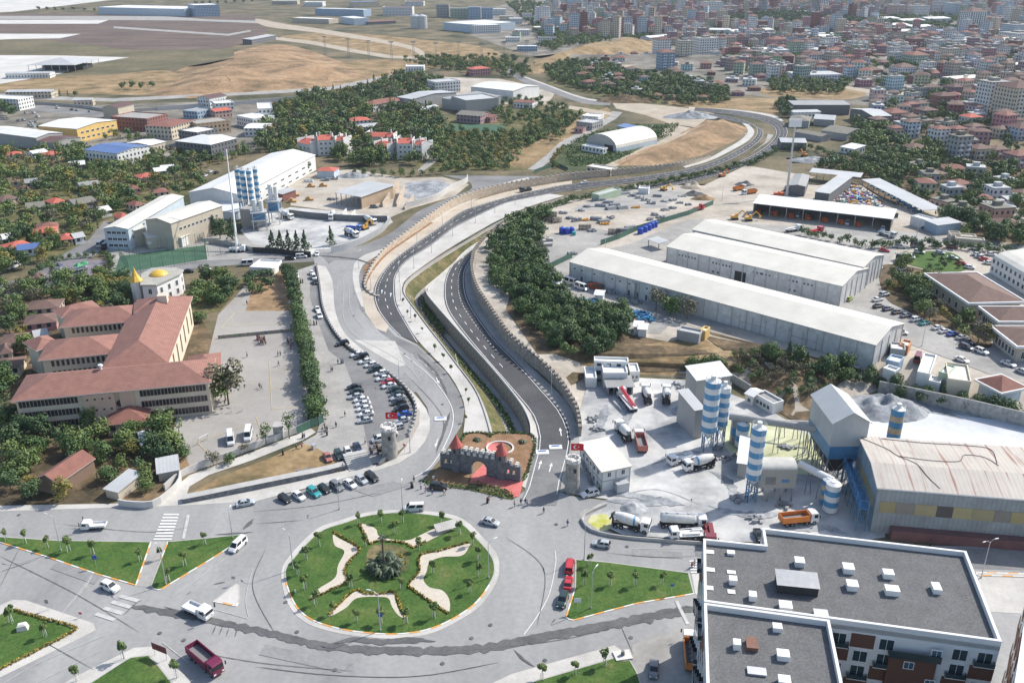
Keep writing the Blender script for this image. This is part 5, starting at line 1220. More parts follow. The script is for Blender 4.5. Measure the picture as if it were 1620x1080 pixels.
LH=[((0,290),(30,287),9,'oldtile','beige'),((4,318),(30,312),9,'oldtile','salmon'),((40,290),(60,288),8,'grey','grey'),((32,302),(48,300),8,'tile','beige'),((84,322),(104,318),9,'redtile','salmon'),((42,330),(70,327),12,'mossy','grey'),((118,324),(152,318),12,'mossy','grey'),((128,296),(158,292),10,'grey','white'),((222,282),(248,278),9,'redtile','cream'),((160,335),(176,332),8,'white','white'),((190,346),(206,343),8,'redtile','cream'),((214,326),(230,322),8,'tile','cream'),((52,370),(90,366),9,'redtile','cream'),((60,362),(92,358),8,'tile','beige'),((92,380),(114,378),8,'redtile','beige'),((16,394),(50,386),9,'redtile','cream'),((28,396),(64,392),7,'blue','white'),((118,377),(134,374),6,'lgrey','white'),((0,380),(22,376),8,'white','white'),((206,300),(220,298),7,'tile','pink'),((242,306),(266,303),8,'tile','cream'),((256,268),(276,266),8,'white','white'),((40,490),(92,486),9,'oldtile','beige'),((38,514),(88,508),9,'oldtile','pink'),((0,544),(40,540),8,'oldtile','pink'),((-20,585),(30,580),8,'oldtile','cream'),((56,534),(76,530),6,'lgrey','white'),((50,442),(64,441),6,'oldtile','grey'),((0,560),(18,557),7,'oldtile','beige'),((110,262),(134,260),9,'white','grey'),((12,246),(34,244),8,'redtile','white'),((54,244),(76,240),9,'white','white'),((76,246),(98,242),9,'redtile','beige'),((246,272),(262,270),8,'white','grey')]
for A,B,dp,rf,wc in LH:
 px,py=(A[0]+B[0])/2,A[1]+8
 bld('low %s house with %s roof %s'%(WN[wc],RN[rf],where(px,py)),A,B,dp,3.2,'hip'if 'tile'in rf else 'gx',4.8,wc,rf,name='house',cat='house',group='low houses under the trees on the left')
mat('panel_wall',(.55,.545,.53),.8,var=.28,scale=.35,fine=(2,.06))
mat('door_pale',(.52,.52,.5),.6);mat('door_grey',(.36,.37,.37),.6)
def pilasters(n,m='conc',face='f',w_=.35):
 def f(o,b):
  mb=MB()
  if face=='f':mb.box(-w_/2,-.16,0,w_/2,.02,b.H-.3);ms=[Tr((b.L*i/n,0,0))for i in range(n+1)]
  else:mb.box(-.02,-w_/2,0,.16,w_/2,b.H-.3);ms=[Tr((b.L,b.D*i/n,0))for i in range(n+1)]
  parts('pilaster',mb,K[m],ms,o)
 return f
def doors(o,b,us,w_,h_,m='door_pale',face='f'):
 mb=boxed(-w_/2,-.12,0,w_/2,.1,h_)
 parts('door',mb,K[m],[Tr((u,0,0))if face=='f'else Tr((b.L,u,0))@Ro(pi/2,4,'Z')for u in us],o)
def w1x(o,b):
 pilasters(22)(o,b);pilasters(4,face='r')(o,b)
 doors(o,b,(b.L*.135,),1.4,2.4,'roof_red')
 mb=MB();x=b.L*.085
 mb.box(x,-3,2.6,x+7,-.3,2.75);
 for i in range(8):mb.box(x-4+i*.5,-2.6,i*.34,x-3.5+i*.5,-1.2,i*.34+.1)
 for k in(x,x+3.5,x+7):mb.tube((k,-2.9,0),(k,-2.9,3.8),.07,4)
 mb.build('outside_stair',K['green_sheet'],o)
 for u in(.25,.36):mb=boxed(b.L*u,-1.2,0,b.L*u+1.4,-.1,b.H-1);mb.build('air_duct',K['galv'],o)
 mb=MB()
 for u in(.62,.66,.70,.77,.81,.85):
  x=b.L*u;mb.tube((x,-.9,0),(x,-.9,6.5),.09,4);mb.tube((x,-.9,5.4),(x,-.1,5.4),.06,4)
 for a,c in((.62,.70),(.77,.85)):
  for z in(1.3,3.8):mb.tube((b.L*a,-.9,z),(b.L*c,-.9,z),.07,4)
 mb.build('pipe_rack',K['steel'],o)
bld('longest white warehouse with a cream metal roof and pipe racks on its wall',(902,414),(1385,545),(935,387),8,'gx',10.6,'white','cream',wm='panel_wall',name='warehouse',cat='warehouse',zb='t',extra=w1x,wins=lambda b:[('f',b.L*u,5.4,1,.8)for u in(.02,.05,.1,.17,.2,.235,.3,.33,.42,.455)]+[('f',b.L*u,1.2,1,2.2)for u in(.05,.235,.27,.3)])
def w2x(o,b):
 pilasters(15)(o,b);pilasters(5,face='r')(o,b)
 doors(o,b,[b.L*u for u in(.04,.24,.66,.93)],4.6,5);doors(o,b,[b.L*.455],4.6,4.6,'dark')
bld('middle white warehouse with a cream roof, big grey doors and small windows',(1056,390),(1332,452),(1090,365),8,'gx',10.4,'white','cream',wm='panel_wall',name='warehouse',cat='warehouse',zb='t',extra=w2x,wins=lambda b:[('f',b.L*u+dx,5.2,.8,1)for u in(.1,.16,.31,.37,.55,.6,.75,.83)for dx in(-1.4,0,1.4)]+[('f',b.L*u+dx,1.6,.9,1.1)for u in(.31,.75)for dx in(-1,1)])
def w3x(o,b):pilasters(6,face='r')(o,b)
bld('rear white warehouse with a ribbed cream roof behind the middle one',(1096,363),(1366,422),(1118,345),9,'gx',11,'white','cream',wm='panel_wall',name='warehouse',cat='warehouse',zb='t',extra=w3x)
def openshed(label,A,B,D,H,bays,rc='lgrey',mono=.8,fascia=None,zb='t',name='vehicle_shed',back=True,ends=(True,True),wallc='grey'):
 b=Box(A,B,D,H,zb);o=thing(name,label,'shed',b.o,b.rz)
 roof_mb(b.L,b.D,H,'mono',H+mono,.6).build('roof',[K['roof_sheet'],K[fascia or 'white']],o,clr=R_[rc])
 mb=MB()
 if back:mb.box(0,b.D-.3,-1,b.L,b.D,H)
 if ends[0]:mb.box(0,0,-1,.3,b.D-.3,H)
 if ends[1]:mb.box(b.L-.3,0,-1,b.L,b.D-.3,H)
 if mb.f:mb.build('wall',K['plaster'],o,clr=W_[wallc])
 pb=MB();pb.box(-.15,0,-.5,.15,.3,H);parts('post',pb,K['steel'],[Tr((b.L*i/bays,0,0))for i in range(bays+1)],o)
 return o,b
openshed('long open vehicle shed with a pale roof, orange bins and trucks in its bays',(1193,321),(1411,346),15,6,8,'white',.8,wallc='dgrey')
openshed('crooked grey canopy over blue bales, first half from the mast',(1282,272),(1360,280),9,5,7,'lgrey',.4,back=False,ends=(False,False))
openshed('crooked grey canopy over blue bales, long slanting half',(1365,284),(1461,332),9,5,10,'lgrey',.4,back=False,ends=(False,False))
bld('small sorting shed with a wide grey roof, nearer the rubbish heap',(1290,303),(1312,306),(1308,276),5.5,'mono',6,'dgrey','lgrey',**SHD,zb='t')
bld('small sorting shed with a patchy roof beside the floodlight mast',(1250,293),(1274,295),(1262,276),5.5,'gy',6.2,'dgrey','grey',**SHD,zb='t')
bld('white block wall shed at the end of the crooked canopy',(1441,343),(1470,351),6,4,'flat',0,'white','white',**SHD,zb='t')
bld('turquoise sided shed with a grey roof by the service yard',(1464,348),(1484,356),12,4.5,'mono',5,'blue','lgrey',wm='wall_sheet',name='shed',cat='shed',zb='t')
for i,(a,b_)in enu([((1503,371),(1520,372)),((1505,374),(1545,376)),((1512,378),(1558,382))]):
 bld('%s low cream-roofed hut by the turquoise tank'%['shortest','middle','longest'][i],a,b_,4,2.6,'flat',0,'beige','cream',**HUT,zb='t')
def offroof(label,A,B,D,H,Hr,px=None):
 def ex(o,b):
  g=MB();t=.5
  g.box(-1.4,-1.4,H-.55,b.L+1.4,-.9,H+.25);g.box(-1.4,b.D+.9,H-.55,b.L+1.4,b.D+1.4,H+.25);g.box(-1.4,-.9,H-.55,-.9,b.D+.9,H+.25);g.box(b.L+.9,-.9,H-.55,b.L+1.4,b.D+.9,H+.25)
  g.build('fascia',K['white'],o)
 bld(label,A,B,D,H,'hip',Hr,'beige','oldtile',wm='plaster',name='office',cat='office',zb='t',ov=.9,extra=ex,wins=lambda b:rows('l',1,b.D-1,6,(1,),1.3,2.2)+rows('f',1,b.L-1,7,(1,),1.3,2.2))
offroof('largest brown hipped office roof with a white edge',(1535,478),(1615,476),(1480,434),6,9)
offroof('second brown hipped office roof, below the largest',(1583,507),(1690,507),(1557,487),5.5,8)
offroof('third brown hipped office roof cut by the right edge',(1612,546),(1700,546),(1588,518),5.5,8)
def pinkroof():
 def ex(o,b):
  g=boxed(-1.2,-1.2,3.2,b.L+1.2,-.8,3.8);g.box(-1.2,b.D+.8,3.2,b.L+1.2,b.D+1.2,3.8);g.box(-1.2,-.8,3.2,-.8,b.D+.8,3.8);g.box(b.L+.8,-.8,3.2,b.L+1.2,b.D+.8,3.8);g.build('fascia',K['white'],o)
 bld('small pavilion with a pinkish pyramid roof above the white dust yard',(1584,619),(1618,612),(1540,604),3.6,'hip',6.2,'lblue','tile',wm='plaster',name='pavilion',cat='pavilion',zb='t',ov=1,extra=ex)
pinkroof()
bld('white curved-roof hall at the right edge',(1570,408),(1650,455),38,6,'barrelx',10,'white','cream',wm='plaster_win',name='hall',cat='hall',zb='t')
bld('cream flat-roofed office with dark logo wall beside the pink pavilion',(1500,601),(1536,606),(1512,577),4,'flat',0,'cream','cream',wm='plaster',name='office',cat='office',zb='t')
CT=[('grey container by the warehouse corner, top of the left container row',(1409,553),(1432,556),(1420,544),'grey'),('blue container in the left container row',(1402,571),(1422,576),(1410,562),'blue'),('white container at the lower end of the left container row',(1397,584),(1415,590),(1403,578),'white'),('orange roofed container at the top end of the yard',(1423,547),(1437,550),(1430,539),'orange'),('tall white container, centre of the yard behind the wall',(1451,590),(1471,594),(1470,562),'white'),('pale green container beside the logo office',(1485,590),(1500,594),(1497,578),'green'),('small white hut in front of the pale green container',(1469,604),(1487,608),(1474,596),'white')]
for lab,A,B,D,c in CT:bld(lab,A,B,D,2.7,'flat',0,c,'white'if c!='orange'else 'cream',wm='wall_sheet',name='container',cat='container',zb='t',group='containers in the strip yard')
bld('upper white two-storey cabin block on the slope',(940,573),(994,575),(938,566),5.6,'flat',0,'white','white',wm='plaster_win',name='site_cabin',cat='cabin')
bld('white cabin with a flat roof in front of the cabin block',(955,592),(993,592),6,4.5,'flat',0,'white','white',**CABN)
bld('small white cabin right of the cabin block',(997,590),(1012,590),6,2.8,'flat',0,'white','white',**CABN,wins=lambda b:rows('f',.3,b.L-.3,2,(1,),.7,1))
bld('small white cabin left of the cabin block, over the wall',(927,600),(944,600),8,2.8,'flat',0,'white','white',**CABN)
openshed('ramshackle lean-to with a slatted roof under the white cabins',(962,611),(1001,610),6,3,4,'grey',.3,zb=0,name='lean_to')
bld('tall grey store with a white sloping roof behind the striped pair',(1103,601),(1156,593),(1095,585),9,'mono',10.5,'grey','white',wm='wall_sheet',name='store',cat='store')
bld('grey machine house left of the tall striped silo',(1100,648),(1114,646),10,9,'mono',10,'grey','lgrey',wm='wall_sheet',name='machine_house',cat='shed')
bld('little white hut with a pale roof beside the concrete wall',(1180,622),(1192,627),5,3.2,'gx',4,'white','white',**CABN,wins=lambda b:rows('f',.3,b.L-.3,1,(1,),1,1.2))
bld('long low white hut with paired windows below the overgrown bank',(1193,624),(1223,641),4,3,'flat',0,'white','grey',**CABN,wins=lambda b:rows('f',1,b.L-1,4,(1,),1,1.2))
mat('cab_frame',(.4,.41,.4),.6)
def officex(o,b):
 mb=MB()
 for u in(0,.5,1):mb.box(b.L*u-.12,-.1,0,b.L*u+.12,.02,6)
 for z in(0,2.9,5.7):mb.box(0,-.12,z,b.L,.01,z+.22)
 for u in range(6):mb.box(-.1,b.D*u/5-.1,0,.02,b.D*u/5+.1,6)
 for z in(0,2.9,5.7):mb.box(-.12,0,z,.01,b.D,z+.22)
 mb.build('frame',K['cab_frame'],o)
 mb=MB()
 for i in range(14):mb.box(-1.3,3+i*.45,i*.22,-.2,3.45+i*.45,i*.22+.08)
 mb.tube((-1.3,3,.9),(-1.3,9.3,4),.05,4);mb.box(-1.3,9.3,3,-.1,b.D,3.1);mb.build('outside_stair',K['steel'],o)
 mb=boxed(b.L*.42,-2.2,0,b.L*.85,-.1,2.7);mb.build('porch',K['galv'],o)
bld('two-storey white site office with a cream roof and outside stair',(953,745),(997,736),(921,705),6,'mono',7,'white','cream',wm='plaster',name='site_office',cat='office',extra=officex,wins=lambda b:[('f',b.L*.25,4,.9,1.3),('f',b.L*.75,4,.9,1.3)]+rows('l',1,b.D-1,5,(1,4),.9,1.2))
ribs('rusty_roof',(.47,.43,.38),1,0,.16,.7,0,var=.16,scale=.12,stain=((.25,.11,.08),.545,(1.1,.05,1)))
ribs('hall_wall',(.27,.3,.31),1,0,.2,.6,0,var=.28,scale=.25)
def bighall():
 H=12;b=Box((1390,770),(1640,790),(1345,694),H);o=thing('industrial_hall','big grey hall with a rust-streaked ribbed roof and a blue end wall','hall',b.o,b.rz)
 m=b.D*.36;Hr=H+1.8;mb=MB();L,D=b.L+14,b.D
 mb.face([(-.4,-.4,H),(L,-.4,H),(L,m,Hr),(-.4,m,Hr)],0);mb.face([(-.4,m,Hr),(L,m,Hr),(L,D+.4,Hr-.9),(-.4,D+.4,Hr-.9)],0)
 mb.face([(-.4,-.4,H-.3),(-.4,-.4,H),(-.4,m,Hr),(-.4,m,Hr-.3)][::-1],1);mb.face([(-.4,m,Hr-.3),(-.4,m,Hr),(-.4,D+.4,Hr-.9),(-.4,D+.4,Hr-1.2)][::-1],1);mb.face([(-.4,-.4,H-.3),(L,-.4,H-.3),(L,-.4,H),(-.4,-.4,H)],1)
 mb.build('roof',[K['rusty_roof'],K['white']],o)
 w_=MB();w_.face([(0,0,0),(L,0,0),(L,0,H),(0,0,H)],0);w_.face([(0,D,0),(0,0,0),(0,0,H),(0,m,Hr-.1),(0,D,Hr-1)],1);w_.face([(L,D,0),(0,D,0),(0,D,Hr-1),(L,D,Hr-1)],0)
 w_.build('wall',[K['hall_wall'],K['end_wall']],o)
 cols=[(.34,.28,.15),(.26,.24,.2),(.36,.31,.18),(.1,.09,.085),(.38,.33,.18),(.33,.29,.17),(.24,.22,.19),(.36,.3,.15),(.2,.18,.16),(.34,.28,.14)]
 x=1
 for i in range(24):
  c=cols[i%10];wd=3.4+(i*7%3)*.6;p=boxed(x,-.08,5.6,x+wd-.05,.03,8.4);p.build('translucent_panel',K['plaster'],o,clr=c);x+=wd
  if x>L-4:break
 y=2;
 while y<D-4:p=boxed(-.08,y,5.2,.03,y+3.4,8.2);p.build('translucent_panel',K['plaster'],o,clr=cols[int(y)%10]);y+=3.5
 p=boxed(4,-2.2,-.2,34,-.1,2.4);p.build('red_plinth',K['red_base'],o)
 cb=MB();q=lambda u,v:(L*u,D*v,(H+(Hr-H)*(D*v)/m if D*v<m else Hr-.9*(D*v-m)/(D-m))+.12)
 for pth in([(.0,.95),(.1,.72),(.14,.55),(.2,.42),(.24,.2),(.28,.04)],[(.14,.55),(.28,.5),(.42,.53),(.47,.7),(.56,.68),(.6,.5)],[(.1,.97),(.3,.94),(.5,.95),(.62,.9),(.6,.55)]):
  pp_=catmull([(a,c)for a,c in pth],False,5)
  for a,c in zip(pp_,pp_[1:]):cb.tube(q(*a),q(*c),.07,4)
 cb.build('cable',K['dark'],o)
 tb=MB()
 for k in range(9):
  y0,y1=k*3.2,k*3.2+3.2;za,zb_=8.5-k*.0,8.5
  for x_ in(-1.2,-3.2):tb.tube((x_,y0,6),(x_,y1,6),.1,4);tb.tube((x_,y0,8.2),(x_,y1,8.2),.1,4);tb.tube((x_,y0,6),(x_,y1,8.2),.07,4);tb.tube((x_,y0,0),(x_,y0,8.2),.12,4)
  tb.tube((-1.2,y0,8.2),(-3.2,y0,8.2),.07,4);tb.tube((-1.2,y0,0),(-3.2,y0,6),.07,4)
 tb.box(-3.2,0,5.9,-1.2,28,6.05);tb.build('conveyor_truss',K['steel_blue'],o)
mat('end_wall',(.19,.26,.32),.6,var=.25,scale=.3);mat('red_base',(.17,.085,.08),.9,var=.25,scale=.3)
bighall()
def hopper():
 H0,H,Hr=7,17,20;b=Box((1319,669),(1376,668),(1295,625),H);o=thing('hopper_house','tall grey ridge-roofed hopper house on blue legs above the yard','hopper house',b.o,b.rz)
 roof_mb(b.L,b.D,H,'gy',Hr,.5).build('roof',[K['roof_sheet'],K['conc']],o,clr=(.52,.53,.52))
 mb=boxed(0,0,H0+3.5,b.L,b.D,H)
 mb.face([(0,0,H),(b.L,0,H),(b.L/2,0,Hr-.1)]);mb.face([(b.L,b.D,H),(0,b.D,H),(b.L/2,b.D,Hr-.1)]);mb.build('wall',K['plaster'],o,clr=(.44,.45,.44))
 mb=boxed(-.05,-.05,H0,b.L+.05,b.D+.05,H0+3.5);mb.build('lower_wall',K['steel_blue'],o)
 mb=MB();ys=[b.D*k/5 for k in range(6)]
 for y in ys:
  for x in(0,b.L*.5,b.L):mb.tube((x,y,0),(x,y,H0),.2,5)
 for y0,y1 in zip(ys,ys[1:]):
  for x in(0,b.L):mb.tube((x,y0,0),(x,y1,H0),.09,4);mb.tube((x,y1,0),(x,y0,H0),.09,4)
 for x0,x1 in((0,b.L*.5),(b.L*.5,b.L)):mb.tube((x0,0,0),(x1,0,H0),.09,4);mb.tube((x1,0,0),(x0,0,H0),.09,4)
 mb.build('support_frame',K['steel'],o)
 mb=MB();mb.loft([[(b.L*.2,2,2.5),(b.L*.5,2,2.5),(b.L*.5,b.D-2,2.5),(b.L*.2,b.D-2,2.5)],[(.5,.5,H0),(b.L-.5,.5,H0),(b.L-.5,b.D-.5,H0),(.5,b.D-.5,H0)]]);mb.build('hopper',K['dark'],o)
hopper()
def plantblock():
 b=Box((1200,743),(1262,743),(1204,725),9);o=thing('mixer_house','grey box-like mixer house on posts beside the single striped silo','mixer house',b.o,b.rz)
 mb=boxed(0,0,4,b.L,b.D,9);mb.build('wall',K['wall_sheet'],o,clr=(.34,.34,.31))
 roof_mb(b.L,b.D,9,'barrelx',10.2,.2).build('roof',[K['roof_flat'],K['conc']],o,clr=(.5,.49,.45))
 for x in(.4,b.L/3,b.L*2/3,b.L-.4):
  for y in(.4,b.D-.4):mb=boxed(x-.2,y-.2,0,x+.2,y+.2,4);mb.build('leg',K['steel'],o)
 mb=boxed(2,-.08,5,4.4,.02,7);mb.build('door',K['conc_dark'],o);mb=boxed(b.L-3.4,-.08,5.6,b.L-1.6,.02,6.4);mb.build('sign_plate',K['steel_blue'],o)
plantblock()
bld('low white machine roof and bins left of the single striped silo',(1168,731),(1182,733),12,4.5,'mono',5.4,'grey','white',wm='wall_sheet',name='machine_house',cat='shed')
def tubebridge(label,a,za,b,zb_,r,m='galv',legs=2):
 p,q=P0(*a),P0(*b);p.z,q.z=0,0;A,B=Vc((0,0,za)),Vc((q.x-p.x,q.y-p.y,zb_));o=thing('conveyor_tube',label,'conveyor',(p.x,p.y,0))
 mb=MB();mb.tube(A,B,r,14);mb.build('casing',K[m],o);
 for k in range(1,legs+1):
  c=A+(B-A)*(k/(legs+1));mb=MB();mb.tube((c.x-.5,c.y,0),(c.x-.3,c.y,c.z),.12,5);mb.tube((c.x+.9,c.y,0),(c.x+.3,c.y,c.z),.12,5);mb.build('trestle',K['steel'],o)
mat('tube_grey',(.36,.35,.33),.7,var=.2,scale=.6)
tubebridge('long round conveyor tube from the striped pair to the hopper house',(1150,700),8,(1303,735),10,1,'tube_grey',3)
tubebridge('short thick conveyor tube from the mixer house down to the squat silos',(1258,775),7.5,(1312,797),6.5,.9,'silo_white',2)
tubebridge('thin white belt conveyor along the back of the lime yard',(1215,690),5,(1298,700),6,.35,'conc_pale',3)
mat('gravel_roof',(.125,.126,.127),.95,var=.16,scale=.35,coords='World',fine=(3.2,.26))
mat('cladding_brown',(.125,.058,.04),.7,var=.1,scale=1);mat('render_white',(.7,.7,.69),.8,var=.05)
mat('balcony_glass',(.03,.055,.065),.1,var=.1);mat('skylight',(.8,.79,.76),.5,var=.04);mat('rust_hatch',(.2,.1,.07),.8,var=.3,scale=2)
APT_H=24
def poly_roof_block(label,roof_px,H):
 pl=[pz(x,y,H)for x,y in roof_px];c=pl[0];o=thing('apartment_block',label,'apartment block',(c.x,c.y,0))
 return o,[(p.x-c.x,p.y-c.y)for p in pl],c
def parapet(o,pl,H,t=.45,h=.95):
 n=len(pl);ar=sum(pl[i][0]*pl[(i+1)%n][1]-pl[(i+1)%n][0]*pl[i][1]for i in range(n));s=1 if ar>0 else-1
 inn=[]
 for i in range(n):
  p,a,b=Vc(pl[i]),Vc(pl[i-1]),Vc(pl[(i+1)%n]);d1,d2=(p-a).normalized(),(b-p).normalized()
  n1,n2=Vc((-d1.y,d1.x))*s,Vc((-d2.y,d2.x))*s;m=(n1+n2);m=m/max(.3,m.dot(n1));inn.append(p+m*t)
 for i in range(n):
  j=(i+1)%n;mb=MB();a,b,c,d=pl[i],pl[j],inn[j],inn[i]
  if s<0:a,b,c,d=b,a,d,c
  mb.face([(*a,H-.9),(*b,H-.9),(*b,H+h),(*a,H+h)]);mb.face([(*a,H+h),(*b,H+h),(*c,H+h),(*d,H+h)]);mb.face([(*c,H),(*d,H),(*d,H+h),(*c,H+h)])
  mb.build('parapet',K['render_white'],o)
 return inn
def apartments():
 o,R,c=poly_roof_block('large apartment block with a dark gravel roof, white parapet and brown and white front',[(1312,985),(1583,1022),(1527,878),(1205,841),(1209,868),(1112,858),(1113,958)],APT_H)
 mb=MB();mb.prism([(x,y)for x,y in R],0,APT_H-.02,0,1);mb.build('wall',[K['render_white'],K['gravel_roof']],o);parapet(o,R,APT_H)
 o2,R2,c2=poly_roof_block('nearest apartment wing with a dark gravel roof cut by the bottom edge',[(1113,961),(1311,988),(1342,1140),(1118,1140)],APT_H-.15)
 m2=MB();m2.prism(R2,0,APT_H-.17,0,1);m2.build('wall',[K['render_white'],K['gravel_roof']],o2);parapet(o2,R2,APT_H-.15,h=1.05)
 for p in R:occ(c.x+p[0],c.y+p[1],12)
 def facade_on(o,c,p,q,dark_mid=None):
  a,b=Vc((p[0],p[1],0)),Vc((q[0],q[1],0));d=(b-a);L=d.length;d.normalize();ang=atan2(d.y,d.x)
  M0=Tr(a)@Ro(ang,4,'Z')
  n=int(L/3.5);cw=L/n;br=MB();br.T=M0;wm_=[];bal=[];sw=[]
  for fl in range(8):
   z=APT_H-1-2.95*(fl+1)
   if z<-.2:break
   for i in range(n):
    if dark_mid and dark_mid[0]<=i/n<dark_mid[1]:
     if(i+fl)%2==0:sw.append(M0@Tr((cw*(i+.5),-.9,z+1)))
     continue
    if(i+fl)%3==2:wm_.append(M0@Tr((cw*(i+.5),-.06,z+.35)));continue
    if(i+fl)%3==0:wm_.append(M0@Tr((cw*(i+.5),-.06,z+.35)));bal.append(M0@Tr((cw*(i+.5),0,z)))
    if(i+fl)%3==1:
     mb=MB();mb.box(-cw*.5,-.1,0,cw*.5,.05,2.6);pn=mb.build('brown_panel',K['cladding_brown'],o);pn.matrix_local=M0@Tr((cw*(i+.5),0,z+.1))
  if dark_mid:
   mb=MB();mb.T=M0;mb.box(L*dark_mid[0],-.9,0,L*dark_mid[1],.02,APT_H-3.9);mb.build('brown_bay',K['cladding_brown'],o)
   mb=MB();mb.T=M0;mb.box(L*dark_mid[0]-.2,-1.3,APT_H-3.9,L*dark_mid[1]+.4,-.05,APT_H-3.6);mb.box(L*dark_mid[0]-.2,-1.3,APT_H-3.6,L*dark_mid[1]+.4,-1.22,APT_H-2.6);mb.build('terrace_rail',K['balcony_glass'],o)
  parts('window',win_mesh(2.1,2.1,'win',2),[K['white'],K['balcony_glass']],wm_,o)
  if sw:parts('small_window',win_mesh(1.4,1.3,'win',2),[K['white'],K['glass_blue']],sw,o)
  bb=MB();bb.box(-1.5,-.75,0,1.5,-.02,.14,1);bb.box(-1.5,-.75,.14,1.5,-.7,1,0);bb.box(-1.5,-.7,.14,-1.45,-.02,1,0);bb.box(1.45,-.7,.14,1.5,-.02,1,0)
  parts('balcony',bb,[K['balcony_glass'],K['render_white']],bal,o)
 facade_on(o,c,R[0],R[1],dark_mid=(.38,.66))
 facade_on(o,c,R[5],R[6]);facade_on(o2,c2,R2[0],R2[3]);facade_on(o2,c2,R2[3],R2[2]);facade_on(o2,c2,R2[2],R2[1])
 def roofbox(px,py,w_,d_,h_,label,m='skylight',name='roof_hatch',H=APT_H,cat='roof hatch',top=None):
  b=pz(px,py,H);mb=boxed(-w_/2,-d_/2,0,w_/2,d_/2,h_*.8);mb.box(-w_/2-.06,-d_/2-.06,h_*.8,w_/2+.06,d_/2+.06,h_)
  o_=mb.build(name,K[m],None,(b.x,b.y,H),radians(-9));tag(o_,label,cat,'white boxes on the apartment roofs'if m=='skylight'else None)
 BX=[(1123,873,1.3,.9,.12,'flat pale hatch nearest the top left corner of the roof'),(1156,876,1.2,.9,.5,'raised pale hatch second from the top left corner of the roof'),(1124,901,1.3,.9,.12,'flat pale hatch below the top left one'),(1157,905,1.3,.8,.12,'flat pale hatch in the middle of the left six'),(1159,922,1.2,1.2,1.1,'raised white box among the flat hatches on the left'),(1123,930,1,.9,.12,'flat pale hatch at the lower left by the parapet'),(1157,936,1.1,.9,.12,'flat pale hatch directly below the raised box'),(1190,947,1.1,1.3,1.1,'raised white box left of the black shed'),(1264,893,1.5,1.6,1.1,'white box farthest up the roof, above the black shed'),(1341,903,1.7,1.7,1.1,'upper box of the first white pair'),(1347,930,1.7,1.7,1.1,'lower box of the first white pair'),(1404,912,1.6,1.4,1.1,'upper box of the second white pair'),(1410,938,2.1,1.5,1.1,'lower, wider box of the second white pair'),(1480,934,1.2,1.9,1,'narrow white box nearest the right parapet'),(1242,962,1.9,1.7,.9,'white box just below the black shed')]
 for x,y,a,b_,h_,lab in BX:roofbox(x,y,a,b_,h_,lab)
 for x,y,a,b_,h_,lab in[(1165,1024,1,1.2,1.2,'white box on the near roof left of the rusty hatch'),(1229,996,1.3,1.2,.9,'small white box at the top of the near roof'),(1238,1040,1.7,1.5,1,'white box at the lower right of the near roof'),(1240,1081,1.6,1.4,1,'white box cut by the bottom edge on the near roof')]:roofbox(x,y,a,b_,h_,lab,H=APT_H-.15)
 roofbox(1189,1022,1.6,2.3,.8,'open rusty brown hatch on the near roof','rust_hatch',H=APT_H-.15)
 roofbox(1197,1063,2.6,1.4,.35,'framed grey skylight near the bottom of the near roof','galv',H=APT_H-.15)
 b=pz(1259,930,APT_H);s=thing('roof_shed','black shed with a weathered sheet roof in the middle of the apartment roof','roof shed',(b.x,b.y,APT_H),radians(-9));mb=boxed(-3.2,-1.7,0,3.2,1.7,1.7);mb.build('wall',K['dark'],s);mb=MB();mb.face([(-3.4,-1.9,1.75),(3.4,-1.9,1.75),(3.4,1.9,2.15),(-3.4,1.9,2.15)]);mb.build('roof',K['steel'],s)
 b=pz(1298,975,APT_H);mb=boxed(-1.1,-.9,0,1.1,.9,.8);o_=mb.build('vent_box',K['galv'],None,(b.x,b.y,APT_H),radians(-9));tag(o_,'grey metal box beside the inner corner of the parapet','vent box')
apartments()
def corner_block():
 o,R,c=poly_roof_block('white and brown apartment block cut off at the bottom right corner',[(1597,1130),(1700,1150),(1780,960),(1630,925)],24);mb=MB();mb.prism(R,0,24,0,0);mb.build('wall',K['render_white'],o)
 a,b=Vc((*R[3],0)),Vc((*R[0],0));d=(b-a);L=d.length;ang=atan2(d.y,d.x);M0=Tr(a)@Ro(ang,4,'Z');n=5
 ws_,bs=[],[]
 for fl in range(7):
  for i in range(n):
   (ws_ if(i+fl)%2 else bs).append(M0@Tr((L/n*(i+.5),-.05,24-3*(fl+1)+.3)))
 parts('window',win_mesh(2,1.9),[K['white'],K['balcony_glass']],ws_,o);mb=MB();mb.box(-L/n/2,-.1,-.2,L/n/2,.05,2.4);parts('brown_panel',mb,K['cladding_brown'],bs,o)
corner_block()
def mast():
 b=P0(1244,311);b=P(1244,311);t=pz(1263,207,45);o=thing('floodlight_mast','very tall grey mast with a white lamp panel beside the dirt yard','mast',tuple(b));H=38;mb=cyled(0,0,0,H,.7,.4,12);mb.build('pole',K['galv'],o)
 mb=boxed(-3.2,-.4,H-1.5,3.2,.4,H+2.5);mb.build('lamp_panel',K['white'],o)
mast()
